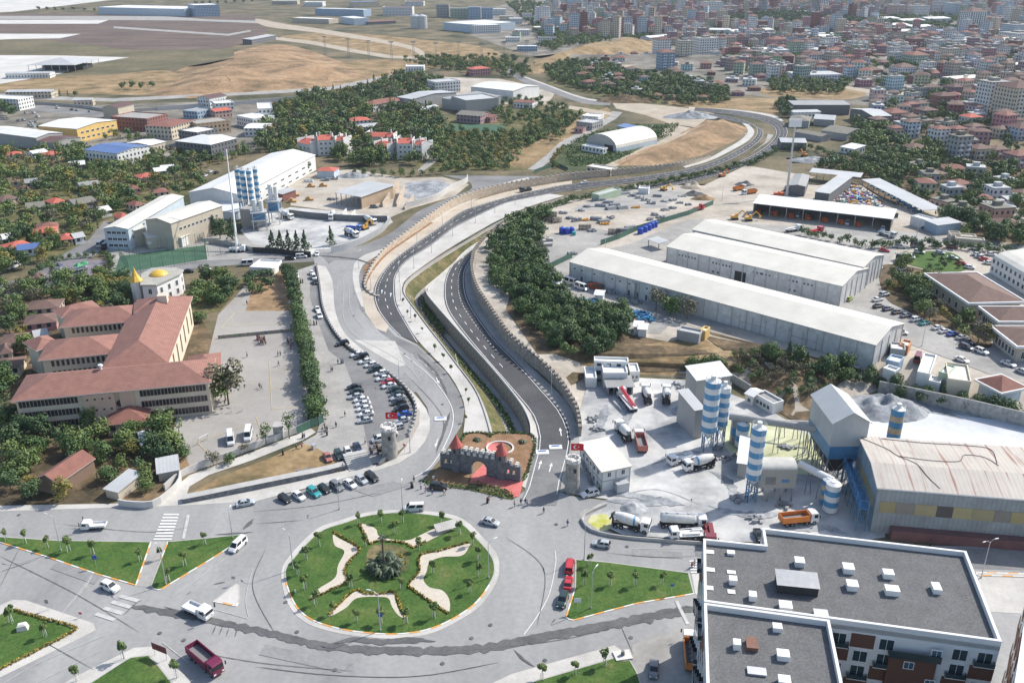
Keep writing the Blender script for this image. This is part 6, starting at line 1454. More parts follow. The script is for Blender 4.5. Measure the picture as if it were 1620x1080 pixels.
# named buildings of the far slope, then the filled-in town
facade('tower_win',None,(3.2,3),(.22,.7,.28,.82),(.07,.09,.12));facade('tower_dark',None,(4.2,3),(.12,.62,.12,.88),(.035,.045,.07))
def vppm(y):p=P0(810,y);q=pix((p.x,p.y,1));return y-q[1]
def hppm(y):return FP/(P0(810,y).y*CP+CH*SP)
def tw(x0,x1,yb,yt,c,rc,label,rot=.25,m='plaster_win',aspect=.9,cat='building',name='apartment_house',grp=None):
 p=P(((x0+x1)/2),yb);W=(x1-x0)/hppm(yb)/(cos(rot)+aspect*abs(sin(rot))*.9);D=W*aspect;H=(yb-yt)/vppm(yb)
 H=max(3,H-(W*.18 if 'tile'in rc else 0));o=thing(name,label,cat,(p.x,p.y+D/2,p.z),rot,grp);occ(p.x,p.y+D/2,max(W,D)*.62)
 mb=MB();mb.T=Tr((-W/2,-D/2,0));w_=walls_mb(W,D,H,'hip',H,-3)
 for f,in zip(w_.f):mb.face([w_.v[i]for i in f],0)
 mb.build('wall',K[m],o,clr=W_[c])
 if 'tile'in rc or rc=='brown':
  r=roof_mb(W,D,H,'hip',H+W*.18,.5);r2=MB();r2.T=mb.T
  for f,k in zip(r.f,r.mi):r2.face([r.v[i]for i in f],k)
  r2.build('roof',[K['roof_tiles'],K['conc']],o,clr=R_[rc])
 else:
  r2=MB();r2.box(-W/2-.1,-D/2-.1,H,W/2+.1,D/2+.1,H+.7);r2.box(-W*.15,-D*.1,H+.7,W*.2,D*.3,H+3);r2.build('roof',K['roof_flat'],o,clr=R_[rc])
 if(x1-x0)>22:
  nf=int(H/3);bb=MB();bb.box(-1.4,-1.1,0,1.4,0,1)
  parts('balcony',bb,K['render_white'],[Tr((W*s,-D/2,3*k+.1))for k in range(1,nf)for s in(-.25,.25)],o,60)
 return o
for a in[(1034,1061,90,63,'white','brown','white tower block with a dark red roof behind the blue-grey one'),(1040,1067,111,79,'blue','tile','blue-grey tower block with a red roof at the edge of the valley'),(1070,1095,97,66,'cream','flat','plain cream tower block beside the blue-grey one'),(1098,1136,90,62,'white','flat','wide white block with rounded balconies on the slope'),(894,915,14,-6,'lblue','flat','white and blue tower at the top edge of the valley town'),(920,941,36,14,'cream','flat','cream tower with brown window lines above the valley'),(846,871,40,12,'white','flat','white tower leftmost of the far valley blocks'),(992,1011,40,22,'grey','flat','grey tower between the cream and whitish blocks'),(1020,1044,47,32,'white','flat','whitish block with balcony rows above the meadow'),(1110,1142,33,4,'white','flat','tall wide white block on the ridge left of the pine wood'),(1143,1168,27,10,'salmon','flat','salmon block right of the tall wide white one'),(1064,1088,32,18,'pink','flat','pink and red block left of the tall wide white one'),(1293,1320,19,-3,'white','flat','striped black and white tower at the top edge',),(1408,1434,27,9,'salmon','flat','unfinished tower with a bare concrete frame'),(1437,1470,27,10,'white','flat','white apartment tower right of the unfinished one'),(1470,1500,22,-2,'white','flat','tall pale tower pair near the top edge'),(1500,1536,26,6,'lblue','flat','pale blue block row near the top edge on the right'),(1523,1557,54,19,'white','brown','white tower with dark stripes and a brown roof'),(1592,1630,62,40,'lblue','flat','pale block at the right edge below the ridge'),(1595,1650,68,54,'white','flat','long white block at the right edge'),(1550,1592,184,132,'white','flat','left tower of the big white apartment pair, with balconies'),(1583,1640,194,140,'cream','brown','right, nearer tower of the big white apartment pair'),(1337,1365,50,34,'salmon','tile','salmon and blue tower in front of the pine wood'),(1261,1284,50,39,'beige','flat','small beige block in front of the pine wood'),(1215,1243,83,58,'pink','tile','deep pink block with a red roof on the slope'),(1247,1271,90,67,'green','brown','pale green block with a brown roof on the slope'),(1300,1326,83,61,'white','flat','narrow white block standing above the pale green ones'),(1309,1336,93,75,'green','tile','green house with a pink roof on the slope'),(1224,1248,94,80,'lblue','white','pale blue cube with a white roof by the meadow'),(1272,1304,104,87,'white','brown','broad white house with a dark roof on the slope'),(1312,1338,117,94,'pink','tile','pink house with a pink roof on the slope'),(1336,1352,125,103,'lblue','tile','slim pale house right of the pink one'),(1262,1283,125,104,'mauve','tile','pinkish brown house left of the pink one'),(1214,1233,127,105,'white','flat','white four-storey house left of the meadow road'),(1436,1461,80,62,'brick','brown','half red, half beige block on the slope'),(1471,1496,80,65,'white','flat','white block right of the half red one'),(1407,1434,92,76,'white','flat','white cube block below the half red one'),(1434,1469,106,82,'green','tile','pale green and white block with rounded balconies'),(1490,1518,98,78,'cream','flat','cream block right of the pale green one'),(1366,1397,122,106,'brick','oldtile','wide brick red house with a brown roof'),(1415,1450,118,101,'white','oldtile','white house with a dark roof on the slope below the blocks'),(1441,1464,133,117,'brick','oldtile','brick red house near the curving dirt road'),(1470,1495,124,112,'mauve','tile','mauve house with a red roof near the curving dirt road'),(1360,1384,132,121,'beige','oldtile','beige house with a hipped roof at the meadow edge'),(1398,1424,136,123,'green','mossy','pale green roofed house above the dirt road'),(1400,1437,193,173,'pink','tile','large pink house right of the U-shaped shed'),(1377,1403,206,185,'brown','oldtile','dark brown house left of the large pink one'),(1406,1429,220,199,'salmon','tile','salmon house with a pink roof below the large pink one'),(1428,1455,219,189,'lblue','oldtile','blue-grey three-storey house below the large pink one'),(1446,1470,175,160,'white','oldtile','white house with a brown roof above the large pink one'),(1478,1510,172,152,'brick','brown','long brick red house above the white red-roofed one'),(1437,1462,164,153,'pink','oldtile','low pinkish house beside the dirt road end'),(1453,1484,186,170,'mauve','oldtile','mauve hipped house between the pink and the brick ones'),(1473,1502,230,200,'white','tile','white house with four balcony rows and a pink roof'),(1502,1528,230,200,'salmon','tile','pale pink house joined to the balconied white one'),(1528,1553,220,203,'cream','oldtile','tan two-storey house right of the pale pink one'),(1524,1554,200,181,'white','redtile','white house with an orange hipped roof'),(1478,1504,200,188,'cream','oldtile','cream house left of the orange-roofed white one'),(1573,1602,219,200,'beige','oldtile','beige house under the right-hand tower'),(1600,1640,222,203,'lblue','brown','pale blue house at the right edge under the towers'),(1503,1535,254,218,'grey','mossy','grey-green windowless apartment house'),(1535,1570,254,230,'beige','oldtile','pale house with a brown roof right of the grey-green one'),(1566,1596,252,232,'pink','oldtile','pink and grey house with two chimneys'),(1596,1635,266,240,'mauve','tile','mauve house with a pink roof at the right edge'),(1434,1471,243,229,'cream','oldtile','long low cream house among the green trees'),(1588,1622,200,190,'salmon','brown','red roofed house in front of the white towers'),(1515,1545,268,253,'brown','oldtile','brown shed roof below the grey-green house')]:
 dk='striped'in a[6]or 'stripes'in a[6]
 tw(*a,m='tower_dark'if dk else 'tower_win'if a[1]-a[0]>24 else 'plaster_win',name='apartment_house',cat='building')
for q in[('U-shaped works: long dark-fronted wing under a grey roof',(1256,166),(1345,166),16,8,'mono',9,'dgrey','grey'),('wing of the U-shaped works slanting to the right',(1346,172),(1382,184),(1344,162),8,'gy',10,'dgrey','lgrey'),('low long roof inside the U-shaped works',(1256,178),(1299,177),8,5,'mono',5.6,'white','lgrey'),('grey barn with a worn hip roof in front of the U-shaped works',(1248,190),(1280,192),22,5,'hip',7,'grey','mossy'),('pale worn barn roof right of the first barn',(1288,188),(1320,190),20,5,'gx',7,'grey','lgrey'),('long low roof strip in front of the barns',(1256,208),(1300,216),10,4,'gx',5,'grey','mossy'),('grey barn with a rounded worn roof',(1300,206),(1340,212),24,5,'gx',7,'grey','mossy'),('low dark-fronted shed beside the bend of the dark road',(1236,225),(1276,226),16,5,'gx',6.5,'dgrey','lgrey'),('wide pale shed at the far end of the dirt yard',(1330,232),(1352,236),12,4,'mono',5,'white','white'),('white workshop roof on the slope',(1276,54),(1320,53),14,5,'gx',6,'cream','cream'),('long white sports hall on the slope',(1028,60),(1082,56),20,6,'gx',8,'white','white'),('white hall roof right of the sports hall',(1108,47),(1155,48),24,6,'gx',8,'white','white'),('turquoise-edged factory left of the slope houses',(1145,40),(1190,38),24,7,'flat',0,'blue','white'),('large cream roof below the turquoise-edged factory',(1160,50),(1225,47),26,7,'gx',9,'lblue','cream'),('big white and blue factory at the top centre, front wing',(701,36),(748,40),(705,27),12,'flat',0,'lblue','white'),('white side wing of the big white and blue factory',(748,41),(792,40),26,12,'flat',0,'white','white'),('white grain works with a blue band, long block',(498,14),(575,16),30,13,'flat',0,'blue','white'),('white block in front of the grain works',(462,29),(520,31),30,8,'flat',0,'beige','white'),('pale cube left of the grey twin silos',(538,27),(560,30),30,11,'flat',0,'lblue','white'),('white cube above the grey twin silos',(605,12),(652,12),40,16,'flat',0,'white','brown'),('long white sheds at the top left of the valley',(560,4),(600,3),40,12,'flat',0,'cream','blue'),('brown-roofed open shed in front of the grain works',(582,35),(626,33),16,5,'mono',6,'dgrey','tile')]:
 bld(q[0],q[1],q[2],q[3],q[4],q[5],q[6],q[7],q[8],wm='plaster_win'if q[7]in('white','cream')else 'wall_sheet')
for q in[(658,38,20,'left grey silo of the far twin silos'),(668,38,20,'right grey silo of the far twin silos')]:
 p=P0(q[0],45);mb=cyled(0,0,0,q[2],9,9,24);mb.cyl(0,0,q[2],q[2]+3,9,1,24);o=mb.build('grain_silo',K['galv'],None,(p.x,p.y,0));tag(o,q[3],'silo')
TOWN=[(836,96),(800,40),(780,-6),(1760,-6),(1760,235),(1640,262),(1560,268),(1480,180),(1440,146),(1330,132),(1215,130),(1170,118),(1100,92),(1040,62),(930,68),(870,78)]
VALLEY=[(940,148),(900,130),(905,105),(960,88),(1030,90),(1160,118),(1210,140),(1190,150),(1130,160),(1040,158)]
NOGO=[[(1145,30),(1240,24),(1345,34),(1420,38),(1410,52),(1330,48),(1240,45),(1145,44)],[(820,60),(1045,60),(1045,92),(960,96),(850,118),(815,118)],[(1390,26),(1520,22),(1520,60),(1390,52)],[(700,-8),(870,-8),(855,60),(800,60)]]
town=[]
PAL=['white','white','white','cream','beige','pink','salmon','brick','grey','lblue','green','mauve','lblue','cream','pink','mauve']
RPAL=['oldtile','tile','oldtile','brown','flat','flat','grey','flat','oldtile']
def free(x,y,r):
 for a,b,c in OCC:
  if abs(a-x)<c+r and abs(b-y)<c+r and hypot(a-x,b-y)<c+r:return False
 return True
gy=560
while gy<3300:
 stp=17 if gy<1400 else 21 if gy<2200 else 27
 gx=-300
 while gx<2100:
  x,y=gx+ru(-4,4),gy+ru(-5,5);q=pix((x,y,0));gx+=stp
  if not(-40<q[0]<1680):continue
  if not inpoly(q[0],q[1],TOWN)or any(inpoly(q[0],q[1],n)for n in NOGO):continue
  dens=.8 if q[1]<130 else .5
  if rnd.random()>dens or noise.noise((x/90,y/90,4))<-.25:continue
  if rnd.random()<.06:continue
  W,D=ru(9,14),ru(9,13);fl=rch([1,2,3,3,4,4,5,5])if q[1]>60 else rch([3,4,5,5,6,6,8,10])
  if not free(x,y,6.5):continue
  if rnd.random()<.03 and y>900:W,D,fl=ru(30,60),ru(18,30),2
  occ(x,y,6.5 if W<20 else W*.5);town.append((x,y,W,D,fl,rch(PAL),rch(RPAL)if W<20 else rch(['white','lgrey','cream']),rch([.1,.35,-.3,.5])+ru(-.1,.1),q))
 gy+=stp
for k in range(95):
 PG,lo=(VALLEY,1)if k<45 else([(1440,262),(1640,275),(1640,370),(1560,365),(1480,330),(1440,300)],1)if k<65 else([(1385,150),(1560,150),(1545,255),(1460,225),(1380,205)],2)
 for _ in range(40):
  px,py=ru(min(p[0]for p in PG),max(p[0]for p in PG)),ru(min(p[1]for p in PG),max(p[1]for p in PG))
  if not inpoly(px,py,PG):continue
  p=P(px,py)
  if free(p.x,p.y,7):occ(p.x,p.y,7);town.append((p.x,p.y,ru(8,13),ru(8,11),lo+(rnd.random()<.3),rch(PAL),rch(['oldtile','tile','mossy','oldtile','lgrey']),ru(-.4,.6),(px,py)));break
def house_geo(mb,W,D,H,tile,slot=(0,1)):
 b0=mb.T;mb.T=b0@Tr((-W/2,-D/2,0));w_=walls_mb(W,D,H,'hip',H,-3)
 for f in w_.f:mb.face([w_.v[i]for i in f],slot[0])
 if tile:
  r=roof_mb(W,D,H,'hip',H+min(W,D)*.2,.5)
  for f in r.f:mb.face([r.v[i]for i in f],slot[1])
 else:mb.T=b0;mb.box(-W/2,-D/2,H,W/2,D/2,H+.6,slot[1]);mb.box(-1.5,-1,H+.6,2,2,H+2.6,slot[0])
 mb.T=b0
SIDE_W=['one','two','three','four','five','six','seven','eight','nine']
town.sort(key=lambda t:t[1]+t[0]*.0);NIND=185
for i,(x,y,W,D,fl,c,rc,rz,q)in enu(town[:NIND]):
 z=hz(x,y);H=fl*3+.3;tile='tile'in rc or rc=='brown'
 o=thing('town_house','%s-storey %s house with %s roof %s'%(SIDE_W[fl-1],WN[c],RN[rc],where(*q)),'house',(x,y,z),rz,'houses of the hillside town')
 a=MB();a.T=Tr((-W/2,-D/2,0));w_=walls_mb(W,D,H,'hip',H,-3)
 for f in w_.f:a.face([w_.v[k]for k in f],0)
 a.build('wall',K['plaster_win'],o,clr=tuple(v*ru(.85,1.1)for v in W_[c]))
 r2=MB()
 if tile:
  r=roof_mb(W,D,H,'hip',H+min(W,D)*.2,.5);r2.T=a.T
  for f,k in zip(r.f,r.mi):r2.face([r.v[j]for j in f],k)
  r2.build('roof',[K['roof_tiles'],K['conc']],o,clr=R_[rc])
 else:r2.box(-W/2,-D/2,H,W/2,D/2,H+.6);r2.box(-1.5,-1,H+.6,2,2,H+2.6);r2.build('roof',K['roof_flat'],o,clr=R_[rc])
def fixed(name,col,kind):
 if kind=='w':return facade('far_'+name,tuple(c*.95 for c in col),(3,3),(.26,.74,.3,.8))
 return mat('farroof_'+name,col,.9,var=.15,scale=.1,coords='World')
slots={};mlist=[]
mb=MB();mb.T=None
for(x,y,W,D,fl,c,rc,rz,q)in town[NIND:]:
 for key in(('w',c),('r',rc)):
  if key not in slots:slots[key]=len(mlist);mlist.append(fixed(key[1],(W_ if key[0]=='w'else R_)[key[1]],key[0]))
 mb.T=Tr((x,y,hz(x,y)))@Ro(rz,4,'Z');house_geo(mb,W,D,fl*3+.3,'tile'in rc,(slots[('w',c)],slots[('r',rc)]))
mb.T=None
o=mb.build('distant_town',mlist);o['kind']='stuff';tag(o,'mass of small distant houses covering the far ridge at the top right','town')
for i,(x0,x1,y,dpt,c)in enu([(1395,1425,30,40,'white'),(1412,1440,40,34,'white'),(1430,1465,33,40,'cream'),(1445,1480,43,40,'white'),(1426,1470,50,36,'white'),(1460,1520,52,60,'blue'),(1470,1505,30,40,'white'),(1540,1590,70,40,'white'),(1560,1620,64,30,'cream'),(1520,1560,62,24,'grey')]):
 bld('%s factory roof on the hill, %s in front of the ridge'%({'white':'white','cream':'cream','blue':'wide dark blue','grey':'grey'}[c],ORD[i]+' from the left'if i else 'leftmost'),(x0,y),(x1,y-1),dpt,7,'gx',9,'lblue',c,cat='factory',group='factory roofs on the hill')
for i,(x0,x1,y,dpt,h,c,r)in enu([(712,740,14,30,18,'green','grey'),(740,760,12,30,22,'blue','grey'),(690,710,8,20,24,'grey','grey'),(762,780,13,20,20,'blue','grey'),(780,800,15,24,12,'white','white'),(815,838,48,20,8,'white','white'),(818,850,74,18,6,'blue','white'),(800,822,60,16,6,'white','white'),(852,880,60,14,9,'white','brown'),(806,826,30,24,9,'white','white'),(790,812,26,20,8,'cream','lgrey'),(826,842,22,18,12,'white','tile'),(480,510,4,40,10,'white','white'),(430,470,2,30,8,'beige','white'),(640,670,3,30,10,'white','tile')]):
 bld('%s works building with a %s roof %s'%(WN[c],RN[r],where((x0+x1)/2,y)),(x0,y),(x1,y),dpt,h,'flat',0,c,r,group='works in the far valley')
foliage_mat('leaf',(.07,.125,.04),(.17,.22,.07));foliage_mat('leaf_dark',(.045,.09,.04),(.1,.15,.06));foliage_mat('leaf_dry',(.1,.105,.07),(.18,.165,.1));foliage_mat('leaf_olive',(.12,.13,.035),(.3,.25,.07));foliage_mat('leaf_yellow',(.1,.1,.03),(.36,.27,.05));foliage_mat('leaf_hedge',(.05,.1,.034),(.11,.17,.055))
mat('bark',(.12,.09,.065),.9,var=.2,scale=2);mat('stake',(.7,.69,.65),.7)
def crown(seed,R,Hc,z0,lobes,nq,size,flat=1,shape='round'):
 r=random.Random(seed);V,F,Tn=[],[],[]
 L=[]
 if shape=='round':
  for i in range(lobes):
   a=2*pi*i/lobes+r.uniform(-.5,.5);d=R*r.uniform(.2,.68)if i else 0;z=z0+Hc*(r.uniform(.25,.85)if i else .6)
   k=1-abs((z-z0)/Hc-.5)*.7;L.append((d*cos(a)*k,d*sin(a)*k,z,R*r.uniform(.34,.6),R*r.uniform(.3,.5)*flat,r.uniform(-.25,.3)))
 elif shape=='cone':
  for i in range(lobes):
   t=i/(lobes-1);a=r.uniform(0,2*pi);rr=R*(1-t*.93)*r.uniform(.85,1.1);L.append((rr*.25*cos(a),rr*.25*sin(a),z0+Hc*(.08+t*.88),rr*.85,Hc/lobes*.75,r.uniform(-.2,.2)))
 elif shape=='column':
  for i in range(lobes):
   t=i/(lobes-1);a=r.uniform(0,2*pi);L.append((R*.15*cos(a),R*.15*sin(a),z0+Hc*(.1+t*.8),R*(1-abs(t-.4)*.9)*r.uniform(.8,1),Hc/lobes*.9,r.uniform(-.2,.2)))
 for(x,y,z,rx,rz_,tn)in L:
  for k in range(nq):
   a=r.uniform(0,2*pi);u=r.uniform(-.75,1);s=sqrt(max(0,1-u*u));n=Vc((s*cos(a),s*sin(a),u));rad=r.uniform(.72,1.06)
   p=Vc((x+n.x*rx*rad,y+n.y*rx*rad,z+n.z*rz_*rad));m=(n+Vc((r.uniform(-.8,.8),r.uniform(-.8,.8),r.uniform(-.4,.9)))).normalized()
   t1=m.orthogonal().normalized();t1.rotate(Ro(r.uniform(0,6.28),3,m));t2=m.cross(t1);sz=size*r.uniform(.6,1.25);b=len(V)
   V+=[p-t1*sz*.5,p+t2*sz*.42,p+t1*sz*.5,p-t2*sz*.42];F.append((b,b+1,b+2,b+3));Tn.append(max(0,.25+tn+r.uniform(-.15,.15)))
 return V,F,Tn
def crown_mesh(name,c,m):
 me=bpy.data.meshes.new(name);me.from_pydata([tuple(v)for v in c[0]],[],c[1]);at=me.attributes.new('tone','FLOAT','FACE');at.data.foreach_set('value',c[2]);me.materials.append(K[m]);me.update();return me
def trunk_mesh(h,r0,limbs,seed,z1=None):
 rr=random.Random(seed);mb=MB();mb.tube((0,0,-.3),(0,0,h),r0,7,0,r0*.6)
 for i in range(limbs):a=2*pi*i/limbs+rr.uniform(-.4,.4);mb.tube((0,0,h*rr.uniform(.6,.95)),(cos(a)*h*.45,sin(a)*h*.45,h*rr.uniform(1.25,1.6)),r0*.5,5,0,r0*.15)
 return mb.mesh('trunk',K['bark'])
PR={}
def proto(key,n,R,Hc,z0,lobes,nq,size,m,shape='round',flat=1,lod=(6,24,1),th=None,tr=.18):
 PR[key]=[]
 for s in range(n):
  c=crown(s*17+len(key),R,Hc,z0,lobes,nq,size,flat,shape)
  l=crown(s*31+len(key),R,Hc,z0,lod[0],lod[1],lod[2],flat,shape)
  PR[key].append((crown_mesh('crown',c,m),trunk_mesh(th or z0+Hc*.3,tr,4,s),(np.array([tuple(v)for v in l[0]]),np.array(l[1]),l[2])))
proto('broad',4,4.4,6.8,1,11,95,.72,'leaf',lod=(8,30,1.15));proto('bushy',3,4.2,6.4,.3,10,105,.66,'leaf_hedge',lod=(7,36,1.05));proto('dark',3,4.2,6.9,.8,11,95,.7,'leaf_dark',lod=(8,30,1.15))
proto('dry',3,3.8,6.2,1.4,9,65,.6,'leaf_dry',lod=(7,24,.95));proto('conifer',3,2.7,7.6,.5,8,70,.6,'leaf_dark','cone',lod=(6,22,.95));proto('cypress',2,1.1,7.6,.3,7,60,.45,'leaf_dark','column',lod=(5,18,.8));proto('yellowing',2,3.7,6,1,9,80,.62,'leaf_olive',lod=(7,28,1.05))
proto('shrub',3,3.8,5,-.6,7,90,.9,'leaf_hedge');proto('thin',2,2.4,5.2,2.6,7,38,.5,'leaf',lod=(5,14,.7))
KN={'broad':'broad green tree','bushy':'round bushy green tree','dark':'dark green tree','dry':'sparse greyish tree','conifer':'dark conifer','cypress':'slim cypress','yellowing':'yellowing tree','shrub':'low green shrub','thin':'thin young tree'}
TREES=[]
def add_tree(kind,x,y,s,place,z=None):
 TREES.append((s*8*FP/max(30,y*CP+CH*SP),kind,rnd.randrange(len(PR[kind])),x,y,hz(x,y)if z is None else z,s,ru(0,6.28),place));
def wood(px,sp,mix,h0,h1,place,clear=.32,keep=1,noisy=0):
 sp*=.84;keep=min(1,keep*1.1)
 pl=[P(*p)for p in px];xs=[p.x for p in pl];ys=[p.y for p in pl];y=min(ys)
 while y<max(ys):
  x=min(xs)
  while x<max(xs):
   a,b=x+ru(-.42,.42)*sp,y+ru(-.42,.42)*sp;x+=sp
   if not inpoly(a,b,pl)or rnd.random()>keep:continue
   if noisy and noise.noise((a/35,b/35,1.3))<noisy:continue
   if not free(a,b,sp*clear):continue
   h=ru(h0*.8,h1);add_tree(rch(mix),a,b,h/8,place)
  y+=sp
def row(px,sp,kinds,h0,h1,place):
 for p in resample([P(*q)for q in px],sp):add_tree(rch(kinds),p.x+ru(-.4,.4),p.y+ru(-.4,.4),ru(h0,h1)/8,place)
B3=['broad','broad','bushy','dark','broad','yellowing','dry','thin']
def one(x,y,k,h,place):p=P(x,y);add_tree(k,p.x,p.y,h/8,place)
one(362,640,'dry',14,'at the right end of the school');one(357,634,'broad',10,'at the right end of the school')
for q in[(458,694,'thin',8,'beside the school gate fence'),(422,706,'thin',7,'at the lower edge of the school yard'),(338,737,'dry',4.5,'at the lower edge of the school yard'),(363,733,'bushy',4,'at the lower edge of the school yard'),(389,718,'dry',3.5,'beside the right minibus'),(258,700,'broad',10,'between the school and its yard'),(275,715,'broad',7,'on the orange soil strip by the yard'),(289,727,'bushy',5,'on the orange soil strip by the yard'),(313,510,'bushy',6,'behind the school spine')]:one(*q)
wood([(0,672),(60,665),(150,662),(215,690),(262,700),(285,720),(262,778),(200,795),(95,798),(0,798)],6.2,['broad','dark','bushy','dark','broad','yellowing'],4.4,7.4,'in the overgrown garden below the school',.26)
wood([(-10,560),(12,600),(10,668),(-10,670)],6,['dark','bushy'],6,9,'at the left end of the school')
wood([(0,455),(55,448),(190,438),(218,462),(200,505),(95,498),(62,560),(24,575),(18,545),(0,560)],7.5,B3,5,8.5,'left of the school under the playground',.3,.85)
wood([(150,455),(205,450),(212,480),(200,500),(150,498)],6,['yellowing','dark','bushy'],5.5,8,'left of the building with yellow domes',.3)
wood([(298,452),(340,440),(376,452),(372,478),(330,492),(300,482)],6.5,['dark','bushy','broad'],5.5,8,'right of the building with yellow domes',.3)
wood([(395,436),(448,428),(452,446),(405,470),(392,462)],6,['dark','bushy'],4.5,6.5,'on the orange soil above the school yard')
row([(455,438),(466,470),(472,500),(478,530),(484,560),(490,592),(496,625),(502,664)],3.4,['dark','bushy'],5,7,'in the long row between the school yard and the drive')
for k in range(5):one(432+k*12.8,399,'conifer',9.5,'in the row of five by the mixer yard gate')
one(524,388,'conifer',8.5,'standing alone in the mixer yard');row([(338,372),(352,378),(368,380)],7,['conifer','dark'],8,11,'in front of the striped silo cluster')
row([(55,450),(100,445),(150,440),(178,438)],3,['bushy'],2.2,3.2,'in the hedge below the playground');row([(50,438),(95,412),(170,404),(178,425)],3.2,['bushy','dark'],2.8,4,'in the hedge above the playground')
wood([(-5,238),(110,240),(170,250),(290,258),(330,268),(318,300),(270,312),(205,335),(165,345),(150,372),(100,400),(50,425),(-5,440)],7.6,B3+['cypress'],4.8,8.5,'among the low houses on the left',.28,.95)
wood([(60,224),(180,245),(330,248),(385,232),(400,245),(330,268),(240,262),(100,250)],8,B3,5,8,'around the blue-roofed hall',.35)
wood([(60,204),(120,212),(180,214),(270,222),(268,228),(180,225),(90,214)],9,B3,5,8,'below the yellow factory',.35,.7)
wood([(405,232),(428,185),(470,158),(560,146),(640,122),(700,130),(712,148),(655,160),(700,182),(700,215),(688,262),(560,268),(505,246),(440,256)],8.5,B3+['dark','conifer','dark','conifer'],6,11,'in the wooded estate with the villas',.34,.97)
wood([(640,100),(700,92),(800,100),(850,112),(820,128),(790,122),(700,112)],10,B3+['dark'],5,9,'at the head of the valley road',.35,.7)
wood([(695,205),(800,212),(830,205),(880,190),(925,178),(900,205),(850,228),(815,245),(815,272),(700,272),(690,240)],6.8,['bushy','bushy','dark','broad','yellowing'],4.2,6.5,'in the dense orchard',.3,.95)
wood([(790,150),(850,160),(900,172),(860,192),(800,200),(770,180)],8,['bushy','dark','broad'],4,6.5,'in the orchard below the white-roofed hall',.3,.75)
wood([(845,190),(905,178),(925,200),(880,225),(850,235),(812,262),(800,240)],10,B3,4,7,'on the dry meadow beside the orchard',.3,.5)
row([(880,266),(872,258),(892,236)],4,['yellowing','broad'],3,5,'beside the nursery beds')
wood([(812,352),(850,336),(872,342),(856,380),(858,420),(885,458),(925,488),(988,497),(998,522),(962,556),(928,580),(898,572),(864,545),(832,508),(796,472),(772,440),(768,412),(784,378)],4.6,['bushy','bushy','dark'],5,7,'in the dense wood on the embankment above the battlements',.25)
row([(832,346),(868,331),(905,320),(950,310),(1000,300),(1050,292),(1105,280),(1150,270),(1185,260)],3.2,['bushy','dark'],3.2,4.6,'in the hedge along the upper side of the pipe yard')
wood([(960,505),(1000,500),(992,545),(940,575),(925,560)],5.5,['conifer','dark'],5,7,'at the lower end of the embankment wood')
row([(1038,492),(1052,497),(1068,500),(1085,505)],5,['dry','broad'],7,9,'against the wall of the longest warehouse')
row([(1094,585),(1108,584),(1122,582),(1136,584)],4.5,['bushy'],5.5,6.5,'in the dark clump on the brown slope')
wood([(1150,560),(1200,560),(1260,575),(1300,590),(1320,615),(1295,640),(1235,632),(1180,605)],3.1,['dry','dark','bushy','dry'],2.5,4.2,'on the overgrown bank above the site huts',.2)
wood([(1180,555),(1290,575),(1385,590),(1390,615),(1330,620),(1300,596),(1220,572)],4.8,['dark','conifer','bushy'],4.5,6.5,'in the dark strip below the longest warehouse',.25)
row([(1392,614),(1430,625),(1480,636),(1530,648),(1580,658),(1625,668)],4.6,['bushy','dark','conifer','bushy'],4.5,6.5,'in the row above the site wall')
row([(1420,632),(1500,645),(1600,666)],6,['dry','dark'],3.5,5,'in the row above the site wall')
wood([(1400,425),(1440,425),(1475,448),(1510,490),(1560,535),(1570,550),(1535,545),(1480,515),(1435,490),(1400,465)],6.5,B3,5,7.5,'between the car rows and the brown-roofed offices',.25)
row([(1268,372),(1292,377),(1320,382),(1350,388),(1378,393)],3.6,['dark','bushy'],3.6,4.6,'in the hedge behind the rear warehouse');row([(1385,393),(1430,390),(1480,392),(1540,396),(1620,404)],3.4,['dark','bushy'],3.6,5,'in the hedge above the office parking')
row([(1455,404),(1476,410),(1490,418),(1510,412),(1518,424),(1470,426)],6,['dark','bushy'],2.5,4,'on the lawn circle by the offices')
wood([(1300,262),(1370,250),(1430,240),(1470,225),(1520,262),(1640,275),(1640,392),(1560,388),(1480,368),(1465,335),(1420,305),(1370,282),(1290,270)],7.8,['dark','broad','bushy','dark','broad'],5.5,9,'in the wood with cottages on the right',.3,.93)
wood([(1360,175),(1400,205),(1440,235),(1380,245),(1345,235),(1350,205)],8,['dark','broad'],6,10,'right of the U-shaped grey shed',.3)
wood([(1225,170),(1256,160),(1256,188),(1240,188)],7,['dark'],7,9,'left of the U-shaped grey shed',.3);row([(1190,262),(1230,240),(1290,238),(1340,262),(1370,275)],6,['dark','bushy'],4,6,'round the edge of the dirt yard')
wood([(862,108),(905,96),(950,100),(1000,118),(1060,120),(1110,128),(1150,142),(1155,166),(1080,168),(1010,160),(940,150),(875,130)],8.5,['dark','dark','broad','bushy'],6,9,'on the dark wooded valley side',.3,.97)
wood([(1215,132),(1300,128),(1340,140),(1340,150),(1220,150)],9,['dark','broad'],6,8,'along the edge of the meadow below the town',.35)
wood([(1145,30),(1240,24),(1345,34),(1420,40),(1405,52),(1330,48),(1240,45),(1145,44)],9.5,['conifer','dark'],10,14,'in the pine wood on the ridge',.3)
wood([(855,45),(880,40),(905,60),(880,82),(850,75)],10,['dark','broad'],6,9,'beside the far valley works',.3,.8)
wood([(800,5),(1640,5),(1640,232),(1560,262),(1440,146),(1215,130),(1040,62),(870,78)],13,['dark','broad','bushy'],6,10,'between the houses of the hillside town',.3,.9,-.05)
wood([(1380,150),(1560,150),(1560,260),(1460,232)],11,['dark','broad','bushy'],5,9,'between the nearer town houses',.3,.8)
